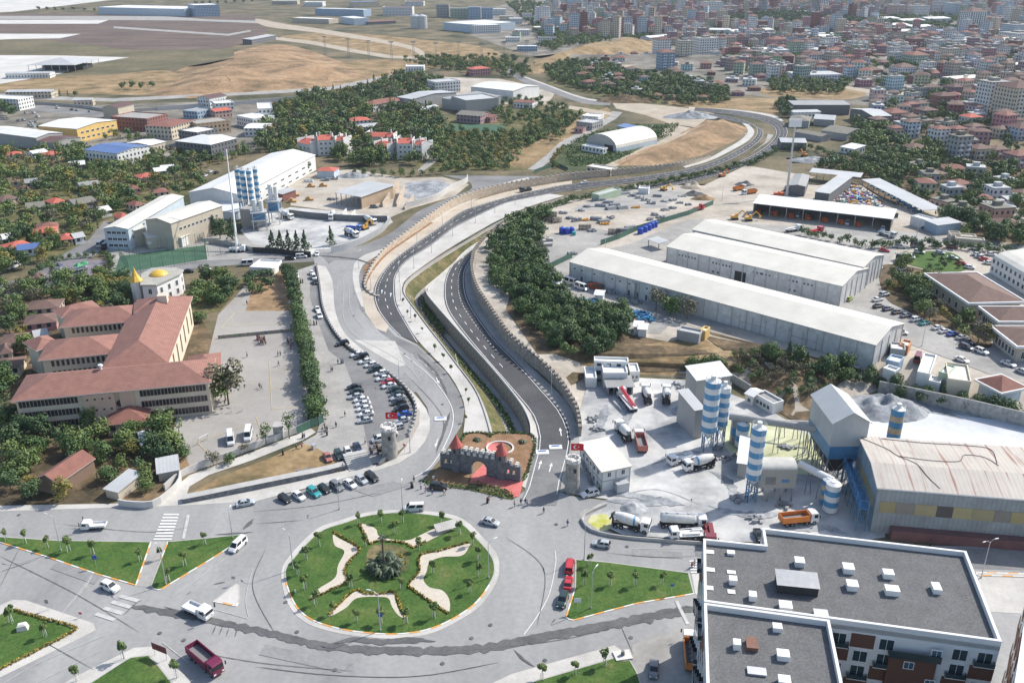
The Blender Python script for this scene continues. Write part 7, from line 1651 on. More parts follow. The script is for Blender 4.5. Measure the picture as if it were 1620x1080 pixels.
row([(195,142),(205,141),(215,142),(232,142),(240,141)],9,['dark'],8,9,'in the clump on the dry airfield edge');row([(62,17),(100,18),(150,18)],22,['dark','bushy'],8,11,'in the row before the terminal hall');row([(310,8),(330,9),(360,7),(400,5)],26,['dark'],9,12,'in the row right of the terminal hall')
row([(40,152),(80,153),(120,153)],7,['conifer','dark'],3.5,6,'behind the guard building');row([(700,275),(640,280),(560,276)],6,['bushy','broad'],4,6,'along the wall behind the stone yard')
row([(437,290),(455,282)],9,['bushy','broad'],8.5,10,'beside the long white hall');one(483,275,'dark',8,'at the end of the long white hall')
row([(0,176),(20,188)],9,['dark'],9,11,'at the left edge above the pale factory');wood([(630,95),(800,88),(840,100),(840,118),(700,112)],14,['dark','broad'],5,8,'at the head of the valley road',.3,.6)
TREES.sort(key=lambda t:-t[0])
NT=300;GR={}
for(ap,kind,v,x,y,z,s,ro,place)in TREES[:NT]:
 o=thing('tree','%s %s'%(KN[kind],place),'shrub'if kind=='shrub'else 'tree',(x,y,z-.05),ro,'trees '+place,True);o.scale=(s*ru(.92,1.1),s*ru(.92,1.1),s)
 link('crown',PR[kind][v][0],o);link('trunk',PR[kind][v][1],o)
byk={}
for t in TREES[NT:]:
 m=PR[t[1]][0][0].materials[0].name;byk.setdefault(m,[]).append(t)
VV,FF,TT,MI=[],[],[],[];off=0;ms=list(byk)
for mi,m in enu(ms):
 for(ap,kind,v,x,y,z,s,ro,place)in byk[m]:
  a,f,tn=PR[kind][v][2];c_,s_=cos(ro),sin(ro);q=a*s;w_=np.stack([q[:,0]*c_-q[:,1]*s_+x,q[:,0]*s_+q[:,1]*c_+y,q[:,2]+z],1)
  VV.append(w_);FF.append(f+off);off+=len(a);tt=ru(0,.45);TT+=[k+tt for k in tn];MI+=[mi]*len(f)
if VV:
 V=np.concatenate(VV);F=np.concatenate(FF);me=bpy.data.meshes.new('distant_trees');me.vertices.add(len(V));me.vertices.foreach_set('co',V.ravel());me.loops.add(len(F)*4);me.loops.foreach_set('vertex_index',F.ravel().astype(np.int32))
 me.polygons.add(len(F));me.polygons.foreach_set('loop_start',np.arange(0,len(F)*4,4,dtype=np.int32));me.polygons.foreach_set('material_index',MI)
 for m in ms:me.materials.append(K[m])
 me.update();at=me.attributes.new('tone','FLOAT','FACE');at.data.foreach_set('value',TT);o=link('distant_trees',me);o['kind']='stuff';tag(o,'mass of smaller and farther trees of the woods, gardens and town','trees')
print('trees',len(TREES))
sm_c=[crown_mesh('crown',crown(50+k,.85,1.5,1.75,7,80,.3,1.3),'leaf')for k in range(3)]
tb=MB();tb.tube((0,0,-.1),(0,0,2.2),.05,5);t_me=tb.mesh('trunk',K['bark'])
sb=MB();sb.tube((.35,0,0),(.25,0,1.5),.045,4);st_me=sb.mesh('stake',K['stake'])
def lolly(px,py,label,s=1,up=.24,grp='young staked trees on the lawns',stakes=True):
 p=P0(px,py);o=thing('young_tree',label,'young tree',(p.x,p.y,up),ru(0,6),grp);s*=ru(.85,1.15);o.scale=(s,s,s)
 link('crown',rch(sm_c),o);link('trunk',t_me,o)
 if stakes:
  for k in range(3):link('stake',st_me,o,(0,0,0),2*pi*k/3)
RT=[(790,65),(930,70),(1178,80),(1288,145),(650,78),(885,140),(1370,215),(1410,308),(1415,412),(1355,512),(400,218),(320,303),(268,402),(312,492),(378,592),(487,652),(637,697),(790,702),(953,707),(1127,672),(603,482),(920,490),(690,218),(1030,243),(1120,392)]
for x,y in RT:
 a=(math.degrees(atan2(-(y-370)*1.6,x-820))%360);clk=int(((90-a)%360)/30+.5)%12 or 12;ring='inner'if hypot(x-820,(y-370)*1.6)<420 else 'outer'
 lolly(405+x/4,810+y/4,'small staked tree on the round island, %s ring, at %s o\'clock'%(ring,['','one','two','three','four','five','six','seven','eight','nine','ten','eleven','twelve'][clk]))
for i,(x,y)in enu([(40,180),(163,200),(303,228),(437,250),(590,270),(890,310)]):lolly(x/4,810+y/4,'%s small staked tree on the long left lawn island'%(ORD[i]if i==0 else ORD[i]+' from left'))
for i,(x,y)in enu([(1020,300),(1068,440),(1170,340),(1298,205)]):lolly(x/4,810+y/4,'%s staked tree on the small lawn triangle'%(ORD[i]if i==0 else ORD[i]+' from left'))
for i,(x,y)in enu([(458,465),(492,340),(620,465),(778,465),(950,460)]):lolly(810+x/4,810+y/4,'%s staked tree on the right-hand lawn island'%(ORD[i]if i==0 else ORD[i]+' from left'))
for i,(x,y)in enu([(190,1062),(397,1032),(587,975)]):lolly(810+x/4,810+y/4,'%s staked tree on the lawn at the bottom centre'%(ORD[i]if i==0 else ORD[i]+' from left'))
for i,(x,y)in enu([(75,705),(290,790),(485,1072),(785,932),(1120,1052)]):lolly(x/4,810+y/4,'%s young tree on the two lawns at the bottom left'%(ORD[i]if i==0 else ORD[i]+' from left'),1.1)
for i,(x,y)in enu([(638,482),(645,500),(657,508),(668,527),(688,557),(701,571),(714,590),(737,625),(741,642),(737,668)]):lolly(x,y,'%s sapling on the pale pavement beside the left carriageway'%(['farthest','second farthest','third farthest','fourth farthest','fifth farthest','fifth nearest','fourth nearest','third nearest','second nearest','nearest'][i]),.7,.25,'saplings on the pavement',False)
mat('palm_leaf',(.04,.065,.03),.6,var=.2)
def palm(px,py,h,label,n=16,fl=2.2,up=.25,lean=(0,0)):
 p=P0(px,py);o=thing('palm',label,'palm',(p.x,p.y,up),ru(0,6));mb=MB();mb.tube((0,0,-.1),(lean[0],lean[1],h),.25,8,0,.18);mb.build('trunk',K['bark'],o);fb=MB();T=Vc((lean[0],lean[1],h))
 for i in range(n):
  a=2*pi*i/n+ru(-.2,.2);e=ru(-.1,.9);d=Vc((cos(a),sin(a),0));sd=Vc((-sin(a),cos(a),0));pr=T
  for k in range(5):
   t=(k+1)/5;q=T+d*fl*t*cos(e*.7)+Vc((0,0,fl*(t*sin(e)-.75*t*t)));wd=fl*.16*sin(pi*min(.95,t*.9+.08));wp=fl*.16*sin(pi*min(.95,(k)/5*.9+.08))
   for s in(-1,1):fb.face([pr,pr+sd*s*wp-Vc((0,0,wp*.5)),q+sd*s*wd-Vc((0,0,wd*.5)),q])
   pr=q
 fb.build('fronds',K['palm_leaf'],o)
for i,(x,y,h,f)in enu([(595,902,2,2.6),(603,910,1.6,2.4),(618,909,1.8,2.6),(625,903,2.4,2.6),(612,896,2.8,2.7)]):palm(x,y,h,'%s low palm in the middle of the round island'%['leftmost','front left','front right','rightmost','rear'][i],22,f)
palm(608,903,8.6,'tall dark palm trunk with a small crown in the middle of the round island',12,1.1)
for x,y,l in((755,697,'left low palm behind the castle gateway'),(827,700,'right low palm behind the castle gateway'),(793,708,'low palm in the round white bed behind the castle gateway')):palm(x,y,.6,l,16,1.5)
def border(px,label,w_,h_,m,name='flower_border',closed=False,up=.25,cat='border',smo=True,dens=9,sz=.22):
 pl=curve(px,smo,step=.5,closed=closed);c0=pl[0];V,F,Tn=[],[],[];r=random.Random(len(px)*7+int(px[0][0]))
 for p in pl:
  for k in range(dens):
   q=Vc((p.x-c0.x+r.uniform(-w_/2,w_/2)*1.1,p.y-c0.y+r.uniform(-w_/2,w_/2)*1.1,r.uniform(.1,1)*h_));n=Vc((r.uniform(-1,1),r.uniform(-1,1),r.uniform(0,1.2))).normalized();a=n.orthogonal().normalized();b=n.cross(a);s=sz*r.uniform(.6,1.3)*2;i=len(V)
   V+=[q-a*s*.5,q+b*s*.5,q+a*s*.5,q-b*s*.5];F.append((i,i+1,i+2,i+3));Tn.append(r.random()*.9)
 o=link(name,crown_mesh(name,(V,F,Tn),m),None,(c0.x,c0.y,up));tag(o,label,cat)
border([(529,843),(545,853),(569,870),(552,890),(546,905),(549,921),(520,936),(491,949)],'yellow flowering border along the left crescent path',.45,.35,'leaf_yellow')
border([(569,831),(578,848),(585,861),(600,857),(635,859),(655,867),(672,858)],'yellow flowering border along the upper crescent path',.45,.35,'leaf_yellow')
border([(740,859),(700,871),(665,880),(663,905),(647,926),(662,940),(695,962),(709,971)],'yellow flowering border along the right crescent path',.45,.35,'leaf_yellow')
border([(522,972),(540,953),(562,935),(580,940),(605,940),(623,937),(632,955),(641,977)],'yellow flowering border along the lower crescent path',.45,.35,'leaf_yellow')
border([(583,898),(592,908),(605,911),(622,909),(635,900),(637,885),(630,880)],'clipped yellow-green hedge ring round the palms',1,.7,'leaf_yellow','hedge',cat='hedge')
border([(20,965),(60,977),(118,993),(110,1003),(50,1035),(0,1060)],'yellow flowering border round the bottom-left lawn',.5,.4,'leaf_yellow')
border([(668,762),(696,768),(740,772),(780,782),(806,788)],'low green border in front of the castle garden',1.6,.5,'leaf_hedge',up=.1)
border([(724,708),(738,687),(768,686),(775,692),(783,686),(838,688),(846,706),(836,742),(829,760)],'low clipped border round the back of the castle garden',.8,.5,'leaf_hedge',up=.1)
border([(752,767),(762,770),(790,776),(812,786)],'row of low bushes beside the red paving',1.4,.9,'leaf_hedge',up=.1)
border([(660,480),(672,500),(690,520),(705,545),(730,575),(755,605)],'thin weeds growing on the channel bank',1.8,.5,'leaf_dry','weeds',up=-1.6,cat='weeds',dens=3)
border([(668,458),(672,472),(684,490),(700,512)],'darker bushes growing in the channel bed near the bend',2.2,1.6,'leaf_hedge','bushes',up=-4,cat='bushes',dens=14,sz=.3)
border([(715,540),(740,568),(770,600),(800,640),(815,670)],'dark weeds at the foot of the channel wall',1.6,1,'leaf_hedge','weeds',up=-4.2,cat='weeds',dens=8,sz=.3)
pl=[P(*q)for q in[(890,234),(928,212),(1005,198),(1075,197),(1062,215),(1008,240),(958,262),(905,270)]];V,F,Tn=[],[],[];r=random.Random(3)
y=min(p.y for p in pl)
while y<max(p.y for p in pl):
 x=min(p.x for p in pl)
 while x<max(p.x for p in pl):
  if inpoly(x,y,pl)and free(x,y,2)and noise.noise((x/30,y/14,0))>-.2:
   for k in range(5):
    q=Vc((x+r.uniform(-.9,.9),y+r.uniform(-.5,.5),r.uniform(.2,1.5)));n=Vc((r.uniform(-1,1),r.uniform(-1,1),r.uniform(0,1.2))).normalized();a=n.orthogonal().normalized();b=n.cross(a);i=len(V);V+=[q-a*.5,q+b*.5,q+a*.5,q-b*.5];F.append((i,i+1,i+2,i+3));Tn.append(.2+.5*r.random())
  x+=1.6
 y+=3.2
o=link('nursery_plants',crown_mesh('nursery_plants',(V,F,Tn),'leaf_hedge'));o['kind']='stuff';tag(o,'rows of nursery plants beside the cream arched hall','plants')
# vehicles
m_=mat('paint',(1,1,1),.3,0,.04,1,objcol=True,coat=.6);mat('tyre',(.02,.02,.022),.85);mat('rim',(.35,.36,.37),.35,.7);mat('lamp_clear',(.7,.72,.74),.15);mat('lamp_red',(.4,.02,.02),.25);mat('cab_glass',(.02,.027,.033),.08,var=.05);mat('chassis',(.05,.05,.055),.8);mat('body_plain',(1,1,1),.65,var=.15,scale=1.2,objcol=True);mat('drum_ribbon',(.08,.25,.45),.5)
CC={'white':(.72,.72,.71),'silver':(.42,.45,.47),'grey':(.17,.18,.19),'black':(.016,.018,.02),'dark green':(.025,.045,.042),'navy':(.02,.035,.075),'blue':(.02,.09,.38),'teal':(.03,.3,.31),'red':(.5,.03,.04),'dark red':(.2,.03,.04),'salmon':(.42,.15,.12),'lime':(.33,.4,.06),'orange':(.62,.2,.04),'yellow':(.7,.36,.03),'maroon':(.16,.015,.05),'beige':(.5,.44,.34),'cream':(.6,.56,.46)}
wb=MB();wb.T=Ro(pi/2,4,'X');wb.cyl(0,0,-.11,.11,.33,.33,14,0);wb.cyl(0,0,-.125,.125,.2,.2,10,1);WH=wb.mesh('wheel',[K['tyre'],K['rim']])
wb=MB();wb.T=Ro(pi/2,4,'X');wb.cyl(0,0,-.2,.2,.52,.52,14,0);wb.cyl(0,0,-.215,.215,.28,.28,10,1);WHT=wb.mesh('wheel',[K['tyre'],K['rim']])
def car_parts(root,prof,cab,w_,wheels,R=.33,glassy=.03):
 h=w_/2;rings=[]
 for x,z,k in prof:rings.append([(x,-h*k,.28),(x,-h*k*1,.55),(x,-h*k*.97,z-.1),(x,-h*k*.8,z),(x,h*k*.8,z),(x,h*k*.97,z-.1),(x,h*k,.55),(x,h*k,.28)])
 mb=MB();mb.loft(rings,0);x0,x1,x2,x3,zf,zt=cab;t=h*.74;f=h*.88
 c=lambda x,z,y:(x,y,z)
 top=[c(x1,zt,-t),c(x2,zt,-t),c(x2,zt,t),c(x1,zt,t)];bot=[c(x0,zf,-f),c(x3,zf,-f),c(x3,zf,f),c(x0,zf,f)]
 mb.face([top[0],top[1],top[2],top[3]]);xm=(x1+x2)/2;mb.face([c(x1,zt,-t),c(x1,zt,t),c(x1+.25,zt+.045,t*.8),c(x1+.25,zt+.045,-t*.8)]);mb.face([c(x1+.25,zt+.045,-t*.8),c(x1+.25,zt+.045,t*.8),c(x2-.25,zt+.045,t*.8),c(x2-.25,zt+.045,-t*.8)]);mb.face([c(x2-.25,zt+.045,-t*.8),c(x2-.25,zt+.045,t*.8),c(x2,zt,t),c(x2,zt,-t)])
 for i in range(4):mb.face([bot[i],bot[(i+1)%4],top[(i+1)%4],top[i]])
 me=mb.mesh('body',K['paint']);bm=bmesh.new();bm.from_mesh(me);bmesh.ops.remove_doubles(bm,verts=bm.verts,dist=.003);bmesh.ops.recalc_face_normals(bm,faces=bm.faces);bm.to_mesh(me);bm.free();link('body',me,root)
 def pane(name,q,off,ins=.1):
  q=[Vc(p)for p in q];cen=sum(q,Vc())/4;n=geometry.normal(q);o3=Vc(off);n=n if n.dot(o3)>0 else-n
  q=[cen+(p-cen)*(1-ins)+n*glassy for p in q];g=MB();g.face(q if geometry.normal(q).dot(o3)>0 else q[::-1]);g.build(name,K['cab_glass'],root)
 pane('windscreen',[bot[1],bot[2],top[2],top[1]],(1,0,.5));pane('rear_window',[bot[3],bot[0],top[0],top[3]],(-1,0,.5))
 for s in(-1,1):
  B,T=(0,1)if s<0 else(3,2)
  for(u0,u1)in((.04,.48),(.53,.97)):
   lo=[Vc(bot[0 if s<0 else 3]).lerp(Vc(bot[1 if s<0 else 2]),u)for u in(u0,u1)];hi=[Vc(top[0 if s<0 else 3]).lerp(Vc(top[1 if s<0 else 2]),u)for u in(u1,u0)]
   pane('side_window',[lo[0],lo[1],hi[0],hi[1]],(0,s,.3),.14)
 for x in wheels:
  for s in(-1,1):o=link('wheel',WH,root,(x,s*(h-.07),R));o.scale=(R/.33,)*3
 xf,xr=prof[-1][0],prof[0][0]
 for s in(-1,1):
  for nm,x,m in(('headlight',xf,'lamp_clear'),('tail_light',xr,'lamp_red')):
   g=boxed(x-.06,s*h*.62-.16,.6,x+.04 if x>0 else x+.06,s*h*.62+.16,.76);g.build(nm,K[m],root)
VP={}
def vroot(k):o=thing(k,'x',k);VP[k]=o;return o
r=vroot('sedan');car_parts(r,[(-2.25,.72,.86),(-2.1,.98,.97),(-1.4,1.02,1),(.9,.98,1),(1.7,.86,.97),(2.2,.66,.82)],(-1.75,-1.05,.25,1.1,.95,1.42),1.78,(-1.35,1.35))
r=vroot('hatchback');car_parts(r,[(-1.95,.75,.9),(-1.85,1,.98),(-1,1.02,1),(.8,.98,1),(1.55,.88,.97),(2,.66,.82)],(-1.92,-1.5,.25,1.05,.95,1.46),1.74,(-1.2,1.25))
r=vroot('suv');car_parts(r,[(-2.2,.85,.92),(-2.1,1.12,.98),(-1,1.15,1),(.9,1.1,1),(1.8,1,.97),(2.25,.75,.84)],(-2.15,-1.8,.35,1.05,1.05,1.68),1.86,(-1.35,1.4),.37)
r=vroot('van');car_parts(r,[(-2.4,.95,.95),(-2.35,1.1,1),(0,1.12,1),(1.3,1.1,1),(2,1,.95),(2.4,.75,.85)],(-2.38,-2.3,1,1.75,1.05,1.85),1.85,(-1.5,1.5),.35)
r=vroot('minibus');car_parts(r,[(-3,1.1,.97),(-2.95,1.3,1),(0,1.3,1),(2,1.3,1),(2.6,1.1,.95),(3,.8,.85)],(-2.98,-2.9,1.7,2.35,1.2,2.45),2.05,(-1.9,1.9),.38)
def cab(root,x,z=1,L=2,W=2.4,H=2,m='paint'):
 h=W/2;mb=MB();mb.loft([[(x-L/2,-h,z-.4),(x-L/2,h,z-.4),(x-L/2,h,z+H),(x-L/2,-h,z+H)][::-1],[(x+L/2-.35,-h,z-.4),(x+L/2-.35,h,z-.4),(x+L/2-.35,h*.94,z+H),(x+L/2-.35,-h*.94,z+H)][::-1],[(x+L/2,-h*.95,z-.4),(x+L/2,h*.95,z-.4),(x+L/2-.1,h*.88,z+H-.25),(x+L/2-.1,-h*.88,z+H-.25)][::-1]]);link('cab',mb.mesh('cab',K[m]),root)
 g=MB();g.face([(x+L/2-.0,-h*.82,z+H*.42),(x+L/2-.0,h*.82,z+H*.42),(x+L/2-.06,h*.78,z+H*.82),(x+L/2-.06,-h*.78,z+H*.82)]);g.v=[v+Vc((.03,0,0))for v in g.v];g.build('windscreen',K['cab_glass'],root)
 for s in(-1,1):
  g=MB();q=[(x-.3,s*(h+.02),z+H*.42),(x+.6,s*(h+.02),z+H*.42),(x+.6,s*(h*.97+.02),z+H*.82),(x-.3,s*(h*.97+.02),z+H*.82)];g.face(q if s<0 else q[::-1]);g.build('side_window',K['cab_glass'],root)
  g=boxed(x+L/2-.05,s*h*.7-.22,z-.15,x+L/2+.05,s*h*.7+.22,z+.1);g.build('headlight',K['lamp_clear'],root);g=boxed(x+L/2-.1,s*(h+.3)-.12,z+.9,x+L/2+.02,s*(h+.3)+.12,z+1.7);g.build('mirror',K['chassis'],root)
def wheels(root,xs,W=2.4,R=.52,me=None):
 for x in xs:
  for s in(-1,1):o=link('wheel',me or WHT,root,(x,s*(W/2-.2),R));o.scale=(R/.52 if me is None else R/.33,)*3
def frame_(root,x0,x1,z=.85):mb=boxed(x0,-.45,z-.2,x1,.45,z+.1);mb.box(x0+.3,-1.1,z-.35,x0+.8,1.1,z-.05);mb.box((x0+x1)/2-.2,-1.1,z-.45,(x0+x1)/2+.9,1.1,z-.05);mb.build('chassis',K['chassis'],root)
r=vroot('mixer_lorry');cab(r,3.5);frame_(r,-4.3,4.3);wheels(r,(-3.2,-1.9,1.6,3.4))
mb=MB();pr=[(-4,.55),(-3.4,.85),(-1.6,1.22),(.6,1.22),(1.7,.8),(2,.3)];n=18;mb.loft([[(x,rr*cos(2*pi*i/n),2.35-.11*(x)+rr*sin(2*pi*i/n))for i in range(n)][::-1]for x,rr in pr]);mb.build('drum',K['body_plain'],r,smo=True,clr=(.68,.68,.66))
mb=MB();mb.loft([[(x,rr*cos(2*pi*i/n),2.35-.11*x+rr*sin(2*pi*i/n))for i in range(n)][::-1]for x,rr in((.75,1.23),(1.15,1.07))],cap=False);mb.build('drum_band',K['drum_ribbon'],r)
mb=MB();mb.loft([[(-4.6,-.5,2.9),(-3.7,-.6,3.5),(-3.7,.6,3.5),(-4.6,.5,2.9)],[(-4.3,-.25,2.4),(-3.9,-.25,2.6),(-3.9,.25,2.6),(-4.3,.25,2.4)]]);mb.tube((-4.3,0,2.4),(-4.9,.3,1.3),.2,6);mb.box(-4.2,-.7,.9,-3.9,.7,2.4);mb.build('chute',K['chassis'],r)
r=vroot('dump_lorry');cab(r,3.5);frame_(r,-4.2,4.3);wheels(r,(-3.2,-1.9,1.6,3.4))
mb=MB();t=.08;x0,x1,z0,z1=-4.4,2.2,1.15,2.6
for s in(-1,1):mb.box(x0,s*1.22-t,z0,x1,s*1.22+t,z1)
mb.box(x0,-1.22,z0,x0+.12,1.22,z1);mb.box(x1-.12,-1.22,z0,x1,1.22,z1+.3);mb.box(x0,-1.22,z0-.1,x1,1.22,z0+.05);mb.build('tipper_body',K['body_plain'],r);mb=boxed(x0+.15,-1.1,z0+.06,x1-.15,1.1,z0+.5);mb.build('load',K['conc_dark'],r)
r=vroot('tank_lorry');cab(r,4.6);frame_(r,-5,5);wheels(r,(-4.2,-2.9,-1.6,2.2,4.4));mb=MB();pr=[(-5,.3),(-4.8,1),(-4.4,1.25),(2.6,1.25),(3,1),(3.2,.3)]
mb.loft([[(x,rr*cos(2*pi*i/n),2.35+rr*sin(2*pi*i/n))for i in range(n)][::-1]for x,rr in pr]);mb.build('tank',K['body_plain'],r,smo=True,clr=CC['cream']);mb=MB()
for k in range(3):mb.cyl(-3.4+2.4*k,0,3.5,3.75,.35,.35,10)
mb.box(-4.6,-.3,3.58,2.8,.3,3.63);mb.build('manhole_walk',K['galv'],r)
r=vroot('flatbed_lorry');cab(r,3,H=1.7);frame_(r,-3.8,3.8);wheels(r,(-3,-1.7,2.8));mb=boxed(-4,-1.2,1.1,1.8,1.2,1.25);mb.box(-3.6,-1,1.25,-1.2,-.3,1.8);mb.box(-2.8,.1,1.25,.9,.9,1.7);mb.tube((-3.5,-.9,2),(1.4,-.6,2),.1,6);mb.build('flat_deck',K['body_plain'],r)
r=vroot('pump_lorry');cab(r,5);frame_(r,-5.4,5.8);wheels(r,(-4.6,-3.3,-2,2.6,4.2));mb=boxed(-5.4,-1.2,1.1,3.6,1.2,1.4);mb.build('flat_deck',K['body_plain'],r)
mb=MB();mb.bar((4.6,.2,3.6),(-5.6,.2,2.6),.5,.5);mb.bar((4.6,.75,3.4),(-5.6,.75,2.5),.35,.4);mb.bar((3.8,-.4,2.6),(-5.2,-.4,2),.4,.4);mb.build('folded_boom',K['paint'],r,clr=CC['red']);r['boom']=1
r=vroot('pickup_truck');cab(r,1.6,.75,2,1.9,1.25);frame_(r,-2.6,2.4,.6);wheels(r,(-1.7,1.6),1.9,.36,WH);mb=MB()
for s in(-1,1):mb.box(-2.8,s*.95-.04,.8,.5,s*.95+.04,1.25)
mb.box(-2.8,-.95,.75,.5,.95,.82);mb.box(-2.8,-.95,.8,-2.72,.95,1.25);mb.box(.42,-.95,.8,.5,.95,1.7);mb.build('cargo_bed',K['body_plain'],r,clr=(.5,.48,.42))
r=vroot('excavator');mb=boxed(-1.6,-1.3,0,1.6,-.7,.8);mb.box(-1.6,.7,0,1.6,1.3,.8);mb.build('tracks',K['chassis'],r);mb=boxed(-1.8,-1.2,.85,1.2,1.2,1.9);mb.box(0,-1.2,1.9,1.3,-.2,2.9);mb.build('cab',K['paint'],r);mb=MB();mb.bar((.8,.3,1.6),(3.4,.3,4.2),.4,.5);mb.bar((3.4,.3,4.2),(5.4,.3,2.2),.35,.45);mb.loft([[(5.1,-.3,2.2),(5.9,-.3,2.1),(5.9,.9,2.1),(5.1,.9,2.2)],[(4.8,-.1,1.2),(5.4,-.1,1),(5.4,.7,1),(4.8,.7,1.2)]]);mb.build('digging_arm',K['paint'],r)
KV={'sedan':'saloon car','hatchback':'small hatchback','suv':'high estate car','van':'small van','minibus':'minibus','mixer_lorry':'concrete mixer lorry','dump_lorry':'tipper lorry','tank_lorry':'tank lorry','flatbed_lorry':'flatbed lorry','pump_lorry':'concrete pump lorry','pickup_truck':'pickup truck','excavator':'excavator'}
CATV={'sedan':'car','hatchback':'car','suv':'car','van':'van','minibus':'minibus','pickup_truck':'pickup truck','excavator':'excavator'}
def put(kind,px,py,hx,hy,col,label=None,group=None,s=1):
 p=P(px,py);a,b=P0(px,py),P0(px+hx,py+hy);rz=atan2(b.y-a.y,b.x-a.x);up=.12 if p.z<3 else .03+hz(p.x,p.y)*0+.1
 o=dup(VP[kind],(p.x,p.y,p.z+up),rz,label or('%s %s standing %s'%(col,KV[kind],where(px,py))),group,CC[col],s,cat=CATV.get(kind,'lorry'));o.name={'sedan':'parked_car','hatchback':'parked_car','suv':'parked_car'}.get(kind,kind)
 for c in o.children:
  if c.name.startswith('folded_boom'):c.color=(*CC['red'],1)
  if c.name.startswith('drum')or c.name.startswith('tank'):c.color=(.66,.65,.61,1)
  if kind=='dump_lorry'and c.name.startswith('cab'):c.color=(*(CC['maroon']if col=='maroon'else CC['white']),1)
  if kind=='tank_lorry'and c.name.startswith('cab'):c.color=(*CC['white'],1)
 return o
NTH=['farthest','second farthest','third farthest','fourth farthest','fifth farthest','sixth farthest','seventh farthest','eighth farthest','ninth farthest','tenth farthest']
def vrow(lst,ctx,h,kinds=None,ox=0,oy=0,k=1,group=None):
 n=len(lst)
 for i,(x,y,c)in enu(lst):
  kd='sedan'
  if c[-1]in '!#*%':kd={'!':'hatchback','#':'suv','*':'van','%':'minibus'}[c[-1]];c=c[:-1]
  od=NTH[i]if i<(n+1)//2 or n-1-i>9 else NTH[n-1-i].replace('farthest','nearest')
  if i>9 and n-1-i>9:od='%dth farthest'%(i+1)
  put(kd,ox+x*k,oy+y*k,h[0],h[1],c,'%s %s, %s %s'%(c,KV[kd],od,ctx),group or 'cars parked '+ctx)
q=.25
vrow([(620,300,'black'),(635,328,'dark green'),(632,360,'silver'),(668,381,'white'),(680,408,'white'),(688,438,'white'),(698,470,'white'),(690,512,'silver')],'of the middle row in the car park',(-20,3),None,405,540,q)
vrow([(548,24,'black#'),(642,94,'white'),(672,107,'black#'),(695,137,'white'),(728,160,'white!'),(755,190,'dark green#'),(792,212,'white!'),(805,245,'white'),(835,270,'red!'),(843,292,'white'),(880,316,'dark green'),(895,344,'dark green'),(897,368,'silver'),(903,397,'black'),(920,436,'black#'),(935,473,'blue'),(925,511,'silver'),(895,555,'silver!'),(848,600,'white'),(790,632,'white*')],'of the row against the car park wall',(-20,4),None,405,540,q)
vrow([(643,682,'navy'),(583,710,'white!'),(525,732,'dark green#'),(455,745,'salmon')],'of the four by the car park steps',(7,13),None,405,540,q)
vrow([(733,872,'black#'),(668,888,'silver!'),(597,914,'white'),(512,930,'grey#'),(433,946,'black!'),(367,968,'teal#'),(272,990,'white'),(183,1008,'black!')],'of the kerbside row by the dry grass',(20,14),None,405,540,q)
vrow([(355,658,'white!'),(367,683,'white*'),(375,714,'black'),(390,886,'white'),(403,928,'white#')],'along the wall of the drive',(5,14),None,405,270,q)
